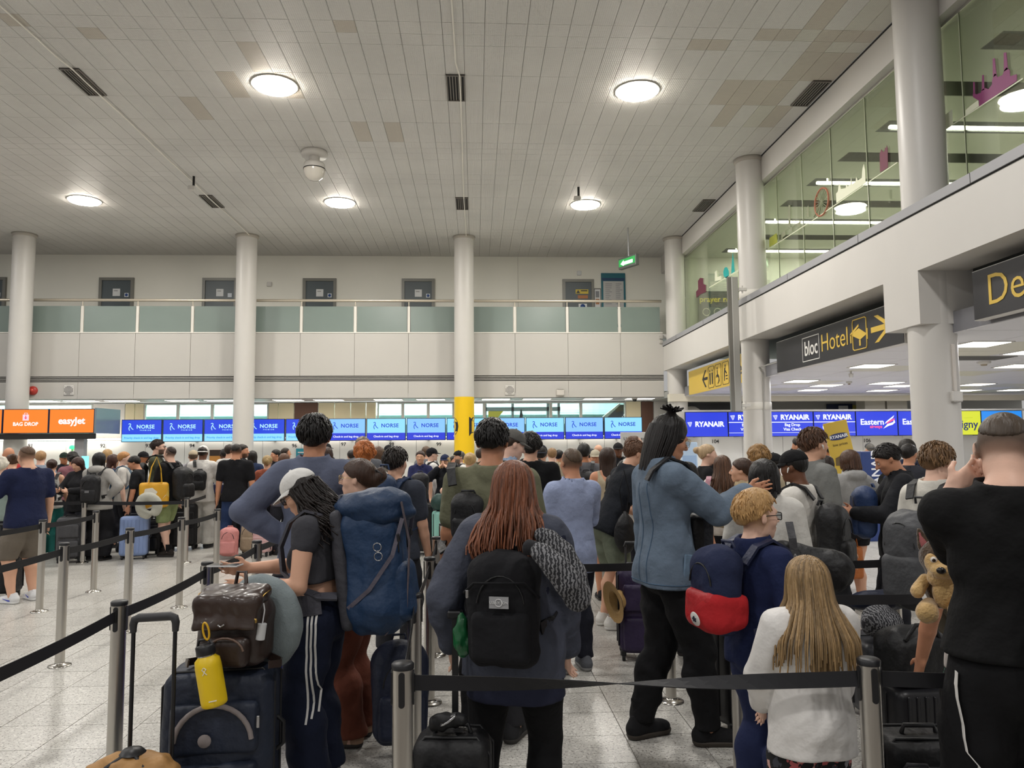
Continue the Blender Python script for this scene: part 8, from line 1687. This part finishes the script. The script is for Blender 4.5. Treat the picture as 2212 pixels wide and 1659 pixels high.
MB().prism([(-.15, .16), (-.13, .28), (-.02, .31), (.1, .27), (.15, .18), (.05, .12)], -.025, -.021).obj('picture_patch', mat('board_brown', '5b4a28', .6), t)
p = at_y(1879, 1010, 13.2); t = thing('bag_gauge', 'blue RYANAIR bag gauge stand with vertical white lettering', 'stand', (p.x, 13.2, 0)); MB().box(-.22, -.15, 0, .22, .15, 1.55, bev=.01).obj('stand_body', mat('stand_navy', '23386f', .45), t); text('stand_text', 'RYANAIR', .21, mat('print_white', 'e4e6ec', .5), t, (.03, -.155, 1.15), rot=(PI / 2, -PI / 2, 0), depth=.002, bold=.02)
p = at_y(1372, 975, 13.6); t = thing('standing_sign', 'white standing sign behind the man with shaved sides', 'sign', (p.x, 13.6, 0)); MB().box(-.26, -.015, .9, .26, .015, 1.92, bev=.006).box(-.03, 0, 0, .03, .03, .9).obj('board', mat('sign_board_white', 'd9d8d4', .5), t); text('sign_text', 'Upgrade to', .085, BLACKP, t, (-.21, -.02, 1.80), depth=.001, align='LEFT'); text('sign_text', 'Premium', .115, BLACKP, t, (-.21, -.02, 1.68), depth=.001, align='LEFT', bold=.008)
for z in (1.55, 1.51, 1.47): boxm(-.21, -.018, z, .0, -.014, z + .012).obj('print_line', mat('print_grey', '84868a', .8), t)
p = at_y(464, 988, 26.2); t = thing('wall_poster', 'small orange and black poster on the white wall left of the waistcoat', 'poster', (p.x, 26.27, p.z)); boxm(-.2, 0, -.25, .2, .02, .25).obj('sheet', mat('poster_orange', 'c98a3f', .6), t); boxm(-.2, -.005, .05, .2, 0, .25).obj('print_block', mat('poster_dark', '3a2b24', .6), t)
p = at_y(650, 985, 26.2); t = thing('wall_poster', 'small teal poster on the white wall beside the tall man\'s ear', 'poster', (p.x, 26.27, p.z)); boxm(-.18, 0, -.25, .18, .02, .25).obj('sheet', mat('poster_teal', '2f93a8', .6), t); boxm(-.12, -.005, .1, .12, 0, .14).obj('print_line', PAPER, t)
p = at_y(142, 970, 25.5); t = thing('desk_lamp', 'small green signal lamp glowing over the green cap', 'lamp', (p.x, 25.9, p.z)); MB().lathe([(.09, 0), (.09, .08), (.05, .12), (.0001, .13)], n=14).obj('lamp_glass', mat('lamp_green', '2be06a', emit=4.), t); boxm(-.03, .0, -.3, .03, .42, 0).obj('bracket', WHITE2, t)
p = at_y(185, 1000, 20.5); t = thing('self_service_screen', 'narrow cyan lit edge of a self-service kiosk behind the long-haired woman', 'kiosk', (p.x, 20.5, 0)); MB().box(-.25, -.1, 0, .25, .1, 1.0, bev=.02).obj('kiosk_body', WHITE2, t); boxm(-.08, -.06, 1.0, .08, .0, 1.5).obj('lit_screen', mat('screen_cyan_edge', '8ff0f0', emit=1.3), t)
p = at_y(1489, 985, 20); t = thing('info_stand', 'pale blue standing frame just right of the half-tied hair', 'stand', (p.x, 20, 0)); MB().box(-.22, -.02, 0, .22, .02, 1.75, bev=.02).obj('panel', mat('pale_blue_panel', 'a9bfd8', .5), t); boxm(-.18, -.025, .9, .18, -.02, 1.4).obj('inner_panel', mat('inner_blue', '8fa9cc', .5), t)
